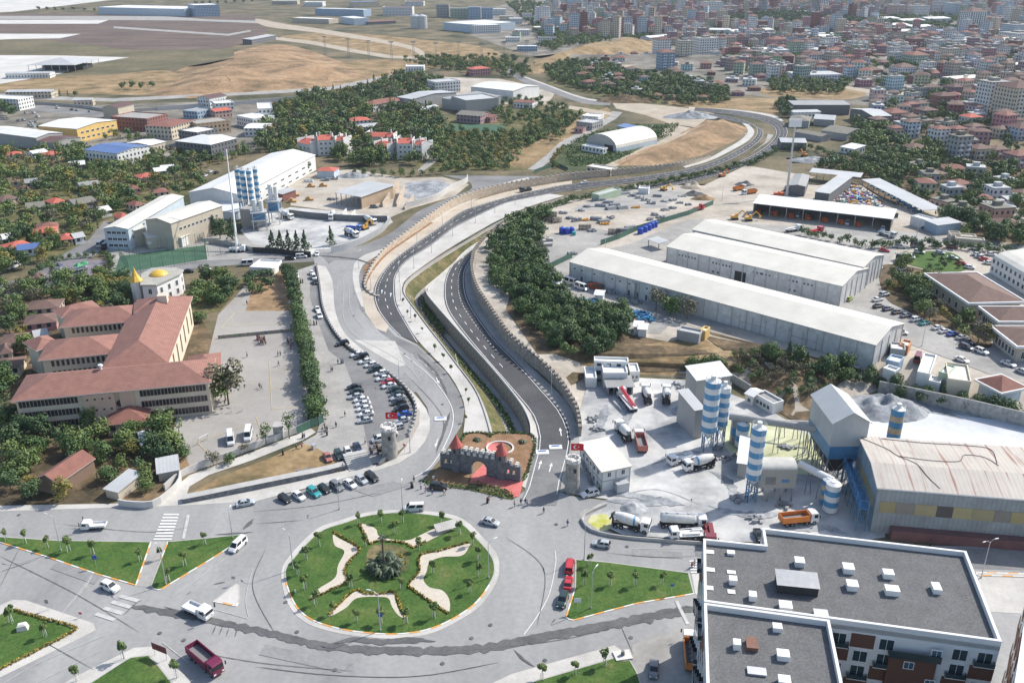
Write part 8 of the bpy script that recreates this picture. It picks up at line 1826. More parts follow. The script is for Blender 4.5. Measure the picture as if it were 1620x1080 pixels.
for a in[('sedan',776,829,22,6,'silver','silver saloon car driving off the top right of the roundabout'),('van',655,807,-20,1,'white','white small van at the top of the round island'),('suv',694,773,20,1,'black','black high estate car stopped in front of the castle garden'),('hatchback',952,864,-20,-3,'silver','silver-grey hatchback passing the yellow pond'),('van',901,899,2,-14,'red','upper red van parked beside the right lawn island'),('sedan',899,926,3,-16,'red','lower red car parked beside the right lawn island'),('suv',890,953,-6,18,'dark green','dark green car parked behind the two red ones'),('sedan',1034,1062,-1,18,'grey','grey car parked on the pale yard near the apartment block'),('suv',175,932,20,9,'white','white high estate car crossing between the left islands'),('van',377,866,-14,13,'white','white small van at the tip of the small lawn triangle'),('sedan',389,799,20,-4,'silver','silver saloon car alone on the road below the dry grass'),('pickup_truck',149,836,-22,1,'white','white double-cab pickup with a pale canopy on the left road'),('pickup_truck',315,972,20,9,'white','white open pickup carrying sacks across the junction',0,1.2),('dump_lorry',326,1052,20,17,'maroon','maroon tipper lorry at the bottom edge left of centre'),('suv',933,784,-20,5,'white','white car with its bonnet raised beside the site office'),('minibus',365,698,1,12,'white','left white minibus in the school yard'),('minibus',393,691,-2,12,'white','right white minibus in the school yard'),('minibus',22,424,14,-5,'white','white minibus at the left edge below the blue roofs'),('minibus',390,420,-16,1,'white','white minibus on the road behind the yellow domes'),('minibus',160,389,10,-8,'white','white bus beside the pale blue factory office'),('minibus',168,392,10,-8,'black','dark striped bus in front of the white one by the factory'),('sedan',299,431,16,0,'black'),('hatchback',327,428,16,0,'white','white car right of the black one below the ball court'),('sedan',416,417,16,-1,'silver','silver car on the street by the mixer yard, leftmost of four'),('sedan',433,415,16,-1,'grey','grey car second of four by the mixer yard'),('suv',459,411,16,-1,'black','black car third of four by the mixer yard'),('van',477,408,16,-1,'white','white car rightmost of four by the mixer yard'),('hatchback',502,404,-4,10,'white'),('suv',469,439,2,10,'white'),('mixer_lorry',454,346,16,5,'white','white mixer lorry next to the batching plant on the left'),('mixer_lorry',526,346,-10,14,'white','white mixer lorry driving out through the left mixer yard'),('mixer_lorry',585,354,16,5,'white','upper mixer lorry parked by the curved pale fence'),('mixer_lorry',556,374,16,5,'white','lower mixer lorry parked by the curved pale fence'),('flatbed_lorry',560,364,16,2,'blue'),('excavator',577,363,10,-3,'yellow'),('flatbed_lorry',402,327,14,4,'white'),('suv',592,329,16,0,'grey'),('mixer_lorry',986,690,-14,-20,'white','mixer lorry beside the tipper behind the site office'),('mixer_lorry',1023,631,-5,-18,'white','mixer lorry with a pale blue drum end under the white cabins'),('mixer_lorry',1054,632,0,-18,'white','mixer lorry with its cab to the cabins, right of another'),('mixer_lorry',1106,741,-20,4,'white','mixer lorry facing left in the middle of the cement works yard'),('mixer_lorry',997,836,20,4,'white','mixer lorry beside the yellow pond'),('dump_lorry',1013,706,-5,-18,'salmon','tipper lorry with an open rusty-sided body behind the site office'),('flatbed_lorry',1078,731,-18,5,'white'),('pump_lorry',992,640,-15,-19,'white','concrete pump lorry with a red folded boom below the cabins'),('tank_lorry',1078,833,20,1,'cream','cream tank lorry at the edge of the cement works by the road'),('flatbed_lorry',1086,851,-20,1,'white','battered lorry with pipes on its deck below the tank lorry'),('flatbed_lorry',1121,850,3,16,'dark red','dark red lorry cab at the corner of the apartment roof'),('dump_lorry',1262,828,20,-2,'orange','orange tipper lorry beside the squat silos'),('sedan',1200,850,6,14,'black'),('dump_lorry',1092,1040,-2,-18,'orange','orange lorry partly hidden beside the apartment block'),('flatbed_lorry',832,303,-14,3,'dark green'),('suv',924,291,-14,2,'white'),('minibus',858,440,10,-4,'white','white delivery van by the green fence, leftmost of three'),('sedan',872,429,12,-4,'dark green'),('minibus',901,449,-12,-4,'white','white delivery van at the corner of the longest warehouse, upper'),('minibus',920,458,12,4,'white','white delivery van at the corner of the longest warehouse, lower'),('sedan',1171,442,12,3,'white'),('suv',1185,445,12,3,'black'),('dump_lorry',1185,308,-14,2,'orange','white-cabbed lorry with an orange body in the dirt yard'),('dump_lorry',1170,302,14,-3,'orange','orange covered trailer beside the dirt yard lorry'),('flatbed_lorry',1104,333,14,-4,'red','red lorry with a long flat trailer by the green fence'),('excavator',1142,280,12,-2,'orange'),('excavator',1050,302,12,2,'yellow'),('excavator',1272,248,-12,-4,'orange','orange excavator on the mound beside the floodlight mast'),('excavator',1184,349,12,0,'yellow'),('excavator',1162,347,12,0,'yellow','small yellow roller behind the rear warehouse'),('excavator',740,119,10,2,'red'),('flatbed_lorry',1255,366,14,-2,'white'),('flatbed_lorry',1290,369,14,-3,'red'),('minibus',1370,333,14,2,'white'),('flatbed_lorry',1403,374,14,4,'silver'),('minibus',1451,391,14,-1,'grey'),('flatbed_lorry',1421,415,1,-12,'black'),('minibus',1451,570,5,-14,'dark red','red and white ambulance-like van in the strip yard'),('sedan',1575,287,-10,3,'white')]:
 put(*a[:6],a[6]if len(a)>6 else None,None,a[8]if len(a)>8 else 1)
vrow([(835,490,'silver#'),(1068,478,'white*'),(1162,490,'dark red*'),(1310,500,'white#'),(1420,500,'silver')],'along the hedge above the office parking',(14,1),None,1215,270,q)
vrow([(705,626,'white!'),(680,645,'white!'),(650,678,'white#'),(585,748,'white!'),(512,820,'lime!')],'along the gable ends of the warehouses',(9,-7),None,1215,270,q)
vrow([(735,793,'silver#'),(692,825,'white'),(697,866,'black'),(757,884,'navy'),(815,905,'black'),(870,926,'grey'),(937,951,'white#'),(990,974,'teal'),(1072,1003,'white'),(1115,1025,'white'),(1165,1043,'blue'),(1225,1065,'silver')],'of the long row beside the office trees',(14,-3),None,1215,270,q)
vrow([(1165,560,'white'),(1085,528,'silver'),(955,524,'white#'),(890,555,'white*'),(737,513,'red'),(825,660,'dark green#'),(840,632,'white!'),(1225,595,'red'),(1275,620,'white!'),(1322,540,'white'),(1345,555,'silver'),(1372,570,'red'),(1410,538,'white'),(1398,593,'white'),(1000,372,'black'),(840,1033,'white')],'around the lawn circle by the offices',(14,2),None,1215,270,q)
vrow([(1260,12,'navy'),(1250,48,'navy#'),(1348,75,'white#'),(1225,128,'white'),(1520,153,'white'),(1612,204,'silver')],'on the road by the pink pavilion',(13,5),None,1215,540,q)
vrow([(185,283,'white#'),(275,300,'dark green#'),(500,332,'white#'),(725,370,'white#')],'parked inside the long vehicle shed',(-2,10),None,1215,272,q)
vrow([(365,687,'white*'),(455,699,'black'),(490,702,'silver'),(570,710,'silver'),(180,680,'grey'),(215,718,'white'),(240,742,'white*'),(165,718,'silver'),(120,768,'grey'),(150,762,'silver'),(200,785,'silver*'),(215,805,'white*'),(190,800,'beige*'),(230,775,'beige')],'in the lot behind the yellow factory',(12,3),None,0,0,q)
vrow([(1330,12,'white'),(1370,18,'black'),(1300,38,'white')],'beside the long white hall',(10,-5),None,0,270,q)
for k in list(VP):drop(VP[k])
# street furniture
mat('lamp_head',(.7,.7,.68),.4)
def lamp_proto(H,arm,name='street_lamp',double=False):
 o=thing(name,'x','street lamp');mb=cyled(0,0,0,H,.11,.06,8);mb.cyl(0,0,0,.5,.18,.18,8);mb.build('pole',K['galv'],o)
 for s in((1,-1)if double else(1,)):
  mb=MB();mb.tube((0,0,H-.1),(s*arm*.5,0,H+.45),.05,6);mb.tube((s*arm*.5,0,H+.45),(s*arm,0,H+.5),.045,6);mb.build('arm',K['galv'],o)
  mb=MB();mb.loft([[(s*arm-.1,-.13,H+.44),(s*arm-.1,.13,H+.44),(s*arm-.1,.1,H+.6),(s*arm-.1,-.1,H+.6)][::-1],[(s*(arm)+s*.8,-.1,H+.42),(s*arm+s*.8,.1,H+.42),(s*arm+s*.8,.06,H+.52),(s*arm+s*.8,-.06,H+.52)][::-1]]);mb.build('lamp_head',K['lamp_head'],o)
 return o
LP={'big':lamp_proto(8.8,1.6),'mid':lamp_proto(7,1.1),'dbl':lamp_proto(9,1.3,double=True)}
for k,x,y,a,lab in[('big',464,901,135,'street lamp on the left rim of the round island'),('big',602,998,160,'street lamp on the near rim of the round island, blue sign on it'),('big',773,915,40,'street lamp on the right rim of the round island'),('big',935,963,60,'street lamp near the left end of the right-hand lawn island'),('big',924,886,100,'street lamp at the top corner of the right-hand lawn island'),('big',97,872,160,'street lamp on the long left lawn island'),('big',263,925,130,'street lamp at the tip of the small lawn triangle'),('mid',368,851,90,'upper post at the right corner of the small lawn triangle'),('mid',637,807,90,'street lamp in the road in front of the left round tower'),('big',649,716,90,'street lamp at the kerb right of the left round tower'),('mid',537,806,90,'thin lamp post at the kerb below the parked row'),('dbl',1552,914,20,'double-headed street lamp behind the apartment roof'),('mid',632,608,90,'lamp post on the pavement by the wall of the car park'),('mid',1458,548,80,'lamp post in the lower office road'),('mid',1450,374,60,'curved lamp post above the office parking'),('mid',957,405,90,'lamp post on the green fence of the pipe yard'),('mid',1142,318,90,'lone pole in the dirt yard'),('mid',872,628,90,'lamp post on the right-hand pavement under the wall'),('mid',1275,720,90,'yard lamp beside the hopper house')]:
 p=P(x,y);dup(LP[k],(p.x,p.y,p.z+.1),radians(a),lab,'street lamps',cat='street lamp')
MP=[(910,300),(878,306),(846,314),(815,324),(783,337),(752,353),(716,374),(683,400),(655,425),(632,446),(634,475),(650,503)]
for i,(x,y)in enu(MP):p=P0(x,y);dup(LP['mid'],(p.x,p.y,.2),radians(90),'slim lamp post on the pale strip beside the left carriageway, %s'%(NTH[i]if i<6 else NTH[11-i].replace('farthest','nearest')),'lamp posts along the left carriageway',cat='street lamp')
for i,(x,y)in enu([(800,372),(765,402),(752,440),(765,492),(790,530),(826,572)]):p=P0(x,y);dup(LP['mid'],(p.x,p.y,.2),radians(180),'slim lamp post under the battlements of the right carriageway, %s'%(NTH[i]if i<3 else NTH[5-i].replace('farthest','nearest')),'lamp posts along the right carriageway',cat='street lamp')
for i,(x,y)in enu([(746,332),(700,362),(660,392),(631,430),(568,425),(587,460)]):p=P0(x,y);dup(LP['mid'],(p.x,p.y,.2),radians(60),'slim lamp post beside the tan retaining wall, %s'%(NTH[i]if i<3 else NTH[5-i].replace('farthest','nearest')),'lamp posts along the tan wall',cat='street lamp')
for k in LP:drop(LP[k])
mat('sign_blue',(.03,.1,.35),.5);mat('sign_red',(.5,.04,.05),.5);mat('sign_maroon',(.14,.03,.04),.6)
def sign(px,py,label,m='sign_blue',w_=1.2,h_=.8,H=2.4,rz=0,legs=1):
 p=P(px,py);o=thing('road_sign',label,'sign',(p.x,p.y,p.z+.1),rz)
 for k in range(legs):mb=MB();x=0 if legs==1 else(-w_*.4,w_*.4)[k];mb.cyl(x,0,0,H,.05,.05,6);mb.build('post',K['galv'],o)
 mb=boxed(-w_/2,-.1,H-h_,w_/2,-.05,H);mb.build('board',K[m],o)
for a in[(603,990,'small round blue sign beside the near lamp of the round island','sign_blue',.8,.8,3),(153,898,'blue sign on the long left lawn island','sign_blue',1,1,3.2),(77,965,'small dark sign above the bottom-left lawn','steel',.7,.9,2.6),(913,968,'pale blue double sign at the left end of the right island','lamp_clear',1.4,1,3.4),(1062,941,'small blue sign near the right end of the right island','sign_blue',.7,.6,2.8),(371,925,'small grey sign on the white traffic triangle','steel',.8,.7,2.2),(468,942,'short white post on the left of the round island','white',.25,.7,1.6),(686,763,'small white sign in the front soil of the castle garden','white',.6,.6,1.8),(129,977,'red and white sign lying near the crossing','sign_red',.6,.5,1.4),(255,1040,'maroon notice board on two legs at the bottom left','sign_maroon',3.6,1.5,3,radians(-25),2),(640,716,'red disc sign on the pavement by the left tower','sign_red',.6,.6,2.6),(1093,800,'thin black post at the edge of the cement yard','dark',.3,.4,2)]:
 sign(*a[:2],*a[2:])
def stone_block(px,py,label):p=P0(px,py);mb=MB();mb.loft([[(-1,-.7,0),(1,-.7,0),(1,.7,0),(-1,.7,0)],[(-.9,-.6,1),(.7,-.6,1.1),(.7,.6,1.1),(-.9,.6,1)],[(-.7,-.35,1.3),(.4,-.3,1.35),(.4,.4,1.35),(-.7,.4,1.3)]]);o=mb.build('boulder',K['merlon_pale'],None,(p.x,p.y,.25),.3);tag(o,label,'boulder')
stone_block(37,996,'white boulder with a dark plaque on the bottom-left lawn')
p=P0(985,1038);mb=boxed(-1.6,-1.2,0,1.6,1.2,.25);o=mb.build('plinth',K['merlon_pale'],None,(p.x,p.y,.2),.2);tag(o,'white square plinth at the corner of the bottom lawn','plinth');mb=cyled(0,0,0,.9,.4,.3,10);o=mb.build('monument',K['conc_dark'],None,(p.x,p.y,.45));tag(o,'small dark stone on the white plinth of the bottom lawn','monument')
p=P0(706,840);o=thing('bench_shelter','tilted cream panel shelter on the round island by the upper crescent','shelter',(p.x,p.y,.25),radians(25));mb=MB();mb.face([(-2.6,-1,.9),(2.6,-1,.9),(2.6,1.1,1.7),(-2.6,1.1,1.7)]);mb.face([(2.6,1.1,1.6),(2.6,-1,.8),(-2.6,-1,.8),(-2.6,1.1,1.6)][::-1]);mb.build('panel',K['concrete_pale'],o)
for x,y in((-2.3,-.8),(2.3,-.8),(-2.3,.9),(2.3,.9)):mb=boxed(x-.06,y-.06,0,x+.06,y+.06,1.2);mb.build('leg',K['galv'],o)
for x,y,l in((858,716,'left white and blue printed panel spread on the right carriageway'),(879,708,'right white and blue printed panel spread on the right carriageway'),(697,663,'white and blue printed panel spread on the left approach road')):
 p=P0(x,y);mb=boxed(-1.7,-1.1,0,1.7,1.1,.06);o=mb.build('printed_panel',K['silo_white'],None,(p.x,p.y,.23),.05);tag(o,l,'panel');mb=MB();mb.face([(-1.3,.1,.07),(.9,.2,.07),(1.2,.8,.07),(-.9,.75,.07)]);mb.build('blue_print',K['sign_blue'],o)
mb=MB();p=P0(443,690);mb.box(-1.3,-1.3,0,1.3,1.3,3.4);mb.box(-1.5,-1.5,3.4,1.5,1.5,3.6);o=mb.build('guard_hut',K['conc'],None,(p.x,p.y,.1));tag(o,'small grey hut by the lower wall of the school yard','hut')
for x,y,l in((497,710,'white bin beside the bench on the dry grass'),(459,480,'blue bin under the trees of the school yard')):p=P0(x,y);mb=boxed(-.6,-.4,0,.6,.4,1.2);mb.box(-.65,-.45,1.2,.65,.45,1.35);o=mb.build('waste_bin',K['galv'],None,(p.x,p.y,.1),1);tag(o,l,'bin')
for i,x in enu((474,484,493)):p=P0(x,746-i);mb=cyled(0,0,0,.5,.55,.65,12);o=mb.build('plant_pot',K['conc_dark'],None,(p.x,p.y,.1));tag(o,'%s dark round pot on the dry grass above the car row'%['left','middle','right'][i],'pot')
for i,(x,y,l)in enu([(323,700,'white football goal at the lower end of the school yard'),(376,652,'white hash-shaped frame beside the big tree')]):p=P0(x,y);o=thing('goal_frame',l,'goal',(p.x,p.y,.1),1-.8*i);mb=MB();[mb.tube(a,b,.07,5)for a,b in(((-1.5,0,0),(-1.5,0,2)),((1.5,0,0),(1.5,0,2)),((-1.5,0,2),(1.5,0,2)),((-1.5,0,2),(-1.5,1,0)),((1.5,0,2),(1.5,1,0)))];mb.build('frame',K['white'],o)
for i,(x,y,c,l)in enu([(94,430,'navy','blue and white climbing frame on the playground'),(126,430,'dark green','dark green and red slide tower on the playground'),(135,427,'orange','orange slide with a green roof on the playground')]):
 p=P0(x,y);o=thing('play_tower',l,'play tower',(p.x,p.y,.1),i);mb=MB()
 for a in(-1.2,1.2):
  for b in(-1.2,1.2):mb.tube((a,b,0),(a,b,2.6),.09,5)
 mb.box(-1.3,-1.3,1.3,1.3,1.3,1.4);mb.build('frame',K['galv'],o);mb=MB();mb.loft([[(-1.5,-1.5,2.6),(1.5,-1.5,2.6),(1.5,1.5,2.6),(-1.5,1.5,2.6)],[(-.05,-.05,3.8),(.05,-.05,3.8),(.05,.05,3.8),(-.05,.05,3.8)]]);mb.build('roof',K['body_plain'],o,clr=(.05,.3,.12)if i else CC['navy']);mb=MB();mb.face([(1.3,-.5,1.4),(4,-.5,.2),(4,.5,.2),(1.3,.5,1.4)]);mb.face([(1.3,-.5,1.38),(1.3,.5,1.38),(4,.5,.18),(4,-.5,.18)]);mb.build('slide',K['body_plain'],o,clr=CC[c])
p=P0(400,396);o=thing('basketball_hoop','white basketball board on a post at the small court','basketball hoop',(p.x-45,p.y,.1));mb=MB();mb.tube((0,0,0),(0,0,3.4),.12,6);mb.build('post',K['galv'],o);mb=boxed(-1,-.2,2.8,1,-.1,4);mb.build('board',K['white'],o)
for i,(x,y)in enu([(515,88),(552,92),(584,96),(620,98),(655,98),(690,100),(726,98),(762,100),(797,100),(833,96)]):
 p=P(x,y);o=thing('lattice_mast','%s of the row of lattice masts on the brown slope'%(ORD[i]if i==0 else ORD[i]+' from left'),'mast',tuple(p),0,'row of lattice masts');H=22;mb=MB()
 for a,b in((-1,-1),(1,-1),(1,1),(-1,1)):mb.tube((a*1.1,b*1.1,0),(a*.7,b*.7,H),.13,4)
 for k in range(8):
  z,z2=H*k/8,H*(k+1)/8
  for s in(-1,1):mb.tube((-1.1,s,z),(1,s,z2),.09,3)
 mb.build('lattice',K['steel'],o);mb=boxed(-3,-.5,H,3,.5,H+1.2);mb.build('lamp_bar',K['steel'],o)
openshed('open-sided stone shed with a pale roof and tan end wall',(531,304),(571,311),(580,288),6.5,5,'lgrey',.7,ends=(False,True),wallc='tan',zb=0)
mat('tank_blue',(.015,.07,.42),.4);mat('pipe_grey',(.27,.28,.29),.7,var=.3,scale=1);mat('wood_tan',(.5,.3,.13),.8,var=.15);mat('crate_blue',(.04,.2,.38),.6,var=.2)
def tanks(lst,lab):
 for i,(x,y)in enu(lst):p=P(x,y);mb=cyled(0,0,0,2.6,1.3,1.3,16);mb.cyl(0,0,2.6,2.9,1.3,.5,16);mb.cyl(0,0,2.9,3.05,.4,.4,10);o=mb.build('water_tank',K['tank_blue'],None,tuple(p));tag(o,'%s bright blue plastic tank %s'%(ORD[i]if i==0 else ORD[i]+' from left',lab),'tank','blue plastic tanks')
tanks([(889,369),(897,370),(904,369)],'in the middle of the pipe yard');tanks([(1013,370),(1020,367),(1026,364),(1031,361),(1036,359)],'along the green fence')
p=P(908,372);mb=cyled(0,0,0,1.6,.9,.9,12);o=mb.build('drum',K['body_plain'],None,tuple(p),clr=CC['teal']);tag(o,'small teal drum right of the three blue tanks','drum')
def heap(px,py,rx,ry,h,m,label,name='heap',cat='heap',seed=0,n=26):
 p=P(px,py);mb=MB()
 def q(u,v):
  x,y=(u*2-1)*rx,(v*2-1)*ry;d=min(1,hypot(x/rx,y/ry));hh=h*(1-d)**.8*(.8+.5*noise.noise((x*.35+seed,y*.35,seed)))if d<1 else 0
  return(x,y,max(0,hh)+.02*(1-d)+.25*noise.noise((x*1.3,y*1.3,seed))*(1-d))
 mb.grid(q,n,n);o=mb.build(name,K[m],None,tuple(p),smo=True);o['kind']='stuff';tag(o,label,cat)
heap(1096,297,7,5,4,'track','pale sand heap at the far end of the pipe yard');heap(1098,310,7,4,3.5,'asphalt_wet','dark gravel heap beside the pale sand heap',seed=2);heap(1112,316,7,4,3.5,'orange_soil','reddish earth heap by the green fence',seed=3);heap(1178,293,6,4,3,'asphalt_wet','dark heap behind the orange lorry',seed=4)
heap(1003,806,3.5,3,2,'grey_rubble','rubble heap behind the mixer at the yellow pond',seed=5);heap(1398,646,13,9,4.5,'grey_rubble','grey rubble heap at the corner of the white dust yard',seed=6);heap(990,160,26,14,7,'leaf_litter','brown earth mound at the end of the valley road',seed=7);heap(1092,186,22,10,6,'grey_rubble','grey mound beside the dirt track',seed=8);heap(680,296,12,8,2,'grey_rubble','grey gravel bed in the walled store',seed=9);heap(1288,254,16,8,3,'grey_rubble','pale rubble mound by the orange excavator',seed=10)
heap(560,279,10,6,3,'grey_rubble','grey rubble behind the stone shed',seed=11)
r=random.Random(5);mb=MB();cols=['white','blue','yellow','red','silver','teal','beige','grey','white'];pl=[P(*a)for a in[(1318,318),(1335,296),(1362,298),(1392,316),(1398,330),(1345,328),(1318,324)]];mats_=[mat('bag_'+c.replace(' ','_'),CC[c],.6)for c in sorted(set(cols))];ci=sorted(set(cols));xs=[a.x for a in pl];ys=[a.y for a in pl]
for k in range(900):
 x,y=r.uniform(min(xs),max(xs)),r.uniform(min(ys),max(ys))
 if not inpoly(x,y,pl):continue
 d=dist_pl(x,y,pl+[pl[0]]);z=hz(x,y)+min(3.2,d*.5)*r.uniform(.6,1.05);s=r.uniform(.35,.9);mb.T=Tr((x,y,z))@Ro(r.uniform(0,3),4,'Z')@Ro(r.uniform(-.6,.6),4,'X');mb.box(-s,-s*.6,-s*.6,s,s*.6,s*.4,ci.index(r.choice(cols)))
mb.T=None;o=mb.build('rubbish_heap',mats_);o['kind']='stuff';tag(o,'large heap of mixed coloured rubbish behind the long vehicle shed','rubbish')
def stack(px,py,kind,label,rz=0,s=1):
 p=P(px,py);mb=MB();r=random.Random(int(px*7+py));m='pipe_grey';o=None
 if kind=='pipes':
  for j in range(3):
   for i in range(6-j):mb.tube((-3,(i+j*.5)*.62-1.8,.3+j*.55),(3,(i+j*.5)*.62-1.8,.3+j*.55),.29,8)
 elif kind=='slabs':
  m='conc'
  for j in range(r.randint(2,4)):mb.box(-2.2+r.uniform(-.2,.2),-1.3,j*.4,2.2,1.3,j*.4+.32)
 elif kind=='frames':
  m='chassis'
  for j in range(4):
   for i in range(4):mb.tube((-3,-1.5+i,.2+j*.7),(3,-1.5+i,.2+j*.7),.09,4);mb.tube((-3+i*2,-1.5,.2+j*.7),(-3+i*2,1.5,.2+j*.7),.09,4);mb.tube((-3+i*2,-1.5,0),(-3+i*2,-1.5,3),.08,4)
 elif kind=='blocks':
  for i in range(5):
   for j in range(2):h=r.randint(1,2);mb.box(-2.6+i*1.05,-1+j*1.05,0,-1.65+i*1.05,-.1+j*1.05,h*.9)
 elif kind=='coils':
  m='wood_tan'if 'orange'not in label else 'coil_orange'
  for i in range(3):
   n=16
   for a in range(n):t0,t1=2*pi*a/n,2*pi*(a+1)/n;mb.tube((i*1.3-1.3+1*cos(t0),1*sin(t0)+r.uniform(-.05,.05),.3+i*.2),(i*1.3-1.3+1*cos(t1),1*sin(t1),.3+i*.2),.28,6)
 elif kind=='timber':
  m='wood_tan';mb.box(-2.2,-1,0,.4,1,1.4);mb.box(.6,-.9,0,2.2,1,1);mb.box(-1.2,-.8,1.45,.2,.8,2.2)
 elif kind=='crates':
  m='crate_blue'
  for k in range(26):x,y,z=r.uniform(-3,3),r.uniform(-2,2),r.uniform(0,1.6);mb.T=Tr((x,y,z))@Ro(r.uniform(0,3),4,'Z');mb.box(-1.1,-.2,0,1.1,.2,.4)
  mb.T=None
 elif kind=='junk':
  for k in range(30):x,y=r.gauss(0,1.1),r.gauss(0,.8);a=r.uniform(.15,.7);mb.T=Tr((x,y,0))@Ro(r.uniform(0,3),4,'Z');mb.box(-a,-a*.6,0,a,a*.6,r.uniform(.3,1.3))
  mb.T=None
 elif kind=='bin':m='bin_orange';mb.loft([[(-2.2,-1,.2),(2.2,-1,.2),(2.2,1,.2),(-2.2,1,.2)],[(-2.9,-1.1,1.9),(2.9,-1.1,1.9),(2.9,1.1,1.9),(-2.9,1.1,1.9)]]);mb.box(-.2,-1.3,.2,.2,1.3,2.3)
 elif kind=='bales':m='crate_blue';[mb.box(-2.4+i*1.25,-.8,0,-1.25+i*1.25,.8,1+.9*(i%2))for i in range(4)]
 elif kind=='sacks':m='silo_white';[mb.box(-2.6+i*.9,-1+j*.95,0,-1.8+i*.9,-.15+j*.95,.9+.8*((i+j)%2))for i in range(6)for j in range(2)]
 o=mb.build({'pipes':'pipe_stack','slabs':'slab_stack','frames':'frame_stack','blocks':'block_stack','coils':'hose_coils','timber':'timber_stack','crates':'barrier_pile','junk':'scrap_pile','bin':'skip','bales':'bale_row','sacks':'sack_pallets'}[kind],K[m],None,tuple(p),rz);o.scale=(s,s,s)
 tag(o,label or '%s %s'%(GN.get(kind,kind),where(px,py)),{'bin':'skip','coils':'hose coils'}.get(kind,'stack'),'goods in the yards')
mat('coil_orange',(.7,.32,.05),.6);mat('bin_orange',(.6,.13,.05),.6,var=.15)
GN={'crates':'blue plastic barriers','timber':'tan timber stack','bin':'blue-grey container','pipes':'grey pipe bundle','blocks':'grey block pallets','junk':'scrap pieces','slabs':'pale concrete slabs','frames':'dark steel frames'}
for i in range(7):stack(1199+i*26.2,337+i*3.4,'bin','%s orange skip in the bays of the long vehicle shed'%(ORD[i]if i==0 else ORD[i]+' from left'),pi/2-.1,.85)
for i,(x,y,k)in enu([(866,350,'frames'),(878,352,'frames'),(872,342,'frames'),(892,338,'junk'),(903,346,'junk'),(912,350,'blocks'),(918,334,'junk'),(930,328,'junk'),(950,318,'pipes'),(962,322,'pipes'),(972,326,'pipes'),(984,330,'pipes'),(950,327,'pipes'),(966,331,'pipes'),(943,348,'pipes'),(955,352,'pipes'),(968,345,'junk'),(925,363,'frames'),(936,366,'junk'),(988,308,'pipes'),(1000,312,'blocks'),(1012,315,'blocks'),(1022,318,'blocks'),(1030,323,'blocks'),(1040,312,'blocks'),(1018,306,'blocks'),(1050,320,'junk'),(1062,318,'junk'),(1075,322,'junk'),(1050,333,'junk'),(1062,330,'junk'),(1080,312,'junk'),(1035,341,'junk'),(1044,345,'junk'),(1028,348,'junk'),(1088,325,'junk'),(972,370,'frames'),(985,366,'pipes'),(997,362,'pipes'),(853,358,'slabs'),(861,362,'slabs'),(850,372,'slabs'),(860,376,'slabs'),(868,381,'slabs'),(856,384,'slabs'),(866,389,'slabs'),(850,410,'pipes'),(858,416,'pipes'),(905,402,'junk')]):
 stack(x,y,k,'%s %s'%(GN[k],where(x,y)),ru(-.3,.5),.9)
for a in[(924,349,'coils','orange hose coils in the middle of the pipe yard, left'),(957,355,'coils','orange hose coils in the middle of the pipe yard, right'),(1006,329,'coils','orange and yellow hose coils beside the pipe bundles'),(1013,500,'crates','pile of blue plastic barriers beside the embankment wood'),(1020,507,'crates',0),(930,480,'crates',0),(942,456,'bin','yellow-orange skip at the wall of the longest warehouse'),(490,317,'timber','large tan timber stack behind the dark yard fence'),(468,310,'timber',0),(493,296,'timber','tan timber stack near the white sacks'),(512,295,'timber','tall tan timber stack in the stone yard'),(463,320,'timber','tan timber stack nearest the silos'),(488,288,'sacks','white sack pallets in the stone yard'),(515,286,'blocks',0),(528,284,'blocks',0),(596,318,'timber','long tan boards against the stone shed'),(525,316,'junk',0),(968,465,'junk',0),(985,472,'junk',0),(1004,480,'junk',0),(1262,458,'junk','heap of grey bags beside the grey doors of the middle warehouse'),(1232,310,'bin',0),(1264,292,'bales','blue bales in front of the patchy sorting shed')]:stack(*a)
for i in range(9):stack(1382+i*8.6,296+i*4.9,'bales','blue bale row under the slanting canopy, %s'%(ORD[i]if i==0 else ORD[i]+' from left'),-.5,.9)
for i,(x,y)in enu([(945,680),(938,664),(1135,710),(1150,725),(1165,790),(1195,822),(1240,800),(1245,708),(1075,612)]):stack(x,y,'junk','grey scrap and cement lumps %s'%where(x,y),ru(0,3),.8)
o,b=openshed('small open kiosk on four posts in the road left of the middle warehouse',(1026,378),(1042,384),5,3.4,1,'lgrey',.1,back=False,ends=(False,False),name='kiosk')
for x,y,l in((1010,520,'white hut at the lower end of the wood, left of two'),(1017,524,'white hut at the lower end of the wood, right of two'),(948,470,'white-roofed hut between the delivery vans and the blue boards'),(880,452,'white-roofed cabin hidden in the trees by the delivery vans')):
 bld(l,(x-7,y-4),(x+6,y-3),5,2.8,'gx',3.3,'white','white',**HUT,zb='t')
bld('long low green-grey shed in the meadow below the longest warehouse',(1071,524),(1106,531),4,3,'flat',0,'grey','lgrey',wm='wall_sheet',name='shed',cat='shed',zb='t');bld('yellow-sided container right of the green-grey shed',(1107,524),(1116,526),4,3,'flat',0,'yellow','cream',wm='plaster',name='container',cat='container',zb='t')
bld('long pale store at the back of the pipe yard',(948,310),(983,300),5,3.4,'flat',0,'green','lgrey',wm='wall_sheet',name='store',cat='store',zb='t');bld('small white cabin by the hedge of the pipe yard',(1010,299),(1026,300),5,3,'flat',0,'white','white',**CABN,zb='t')
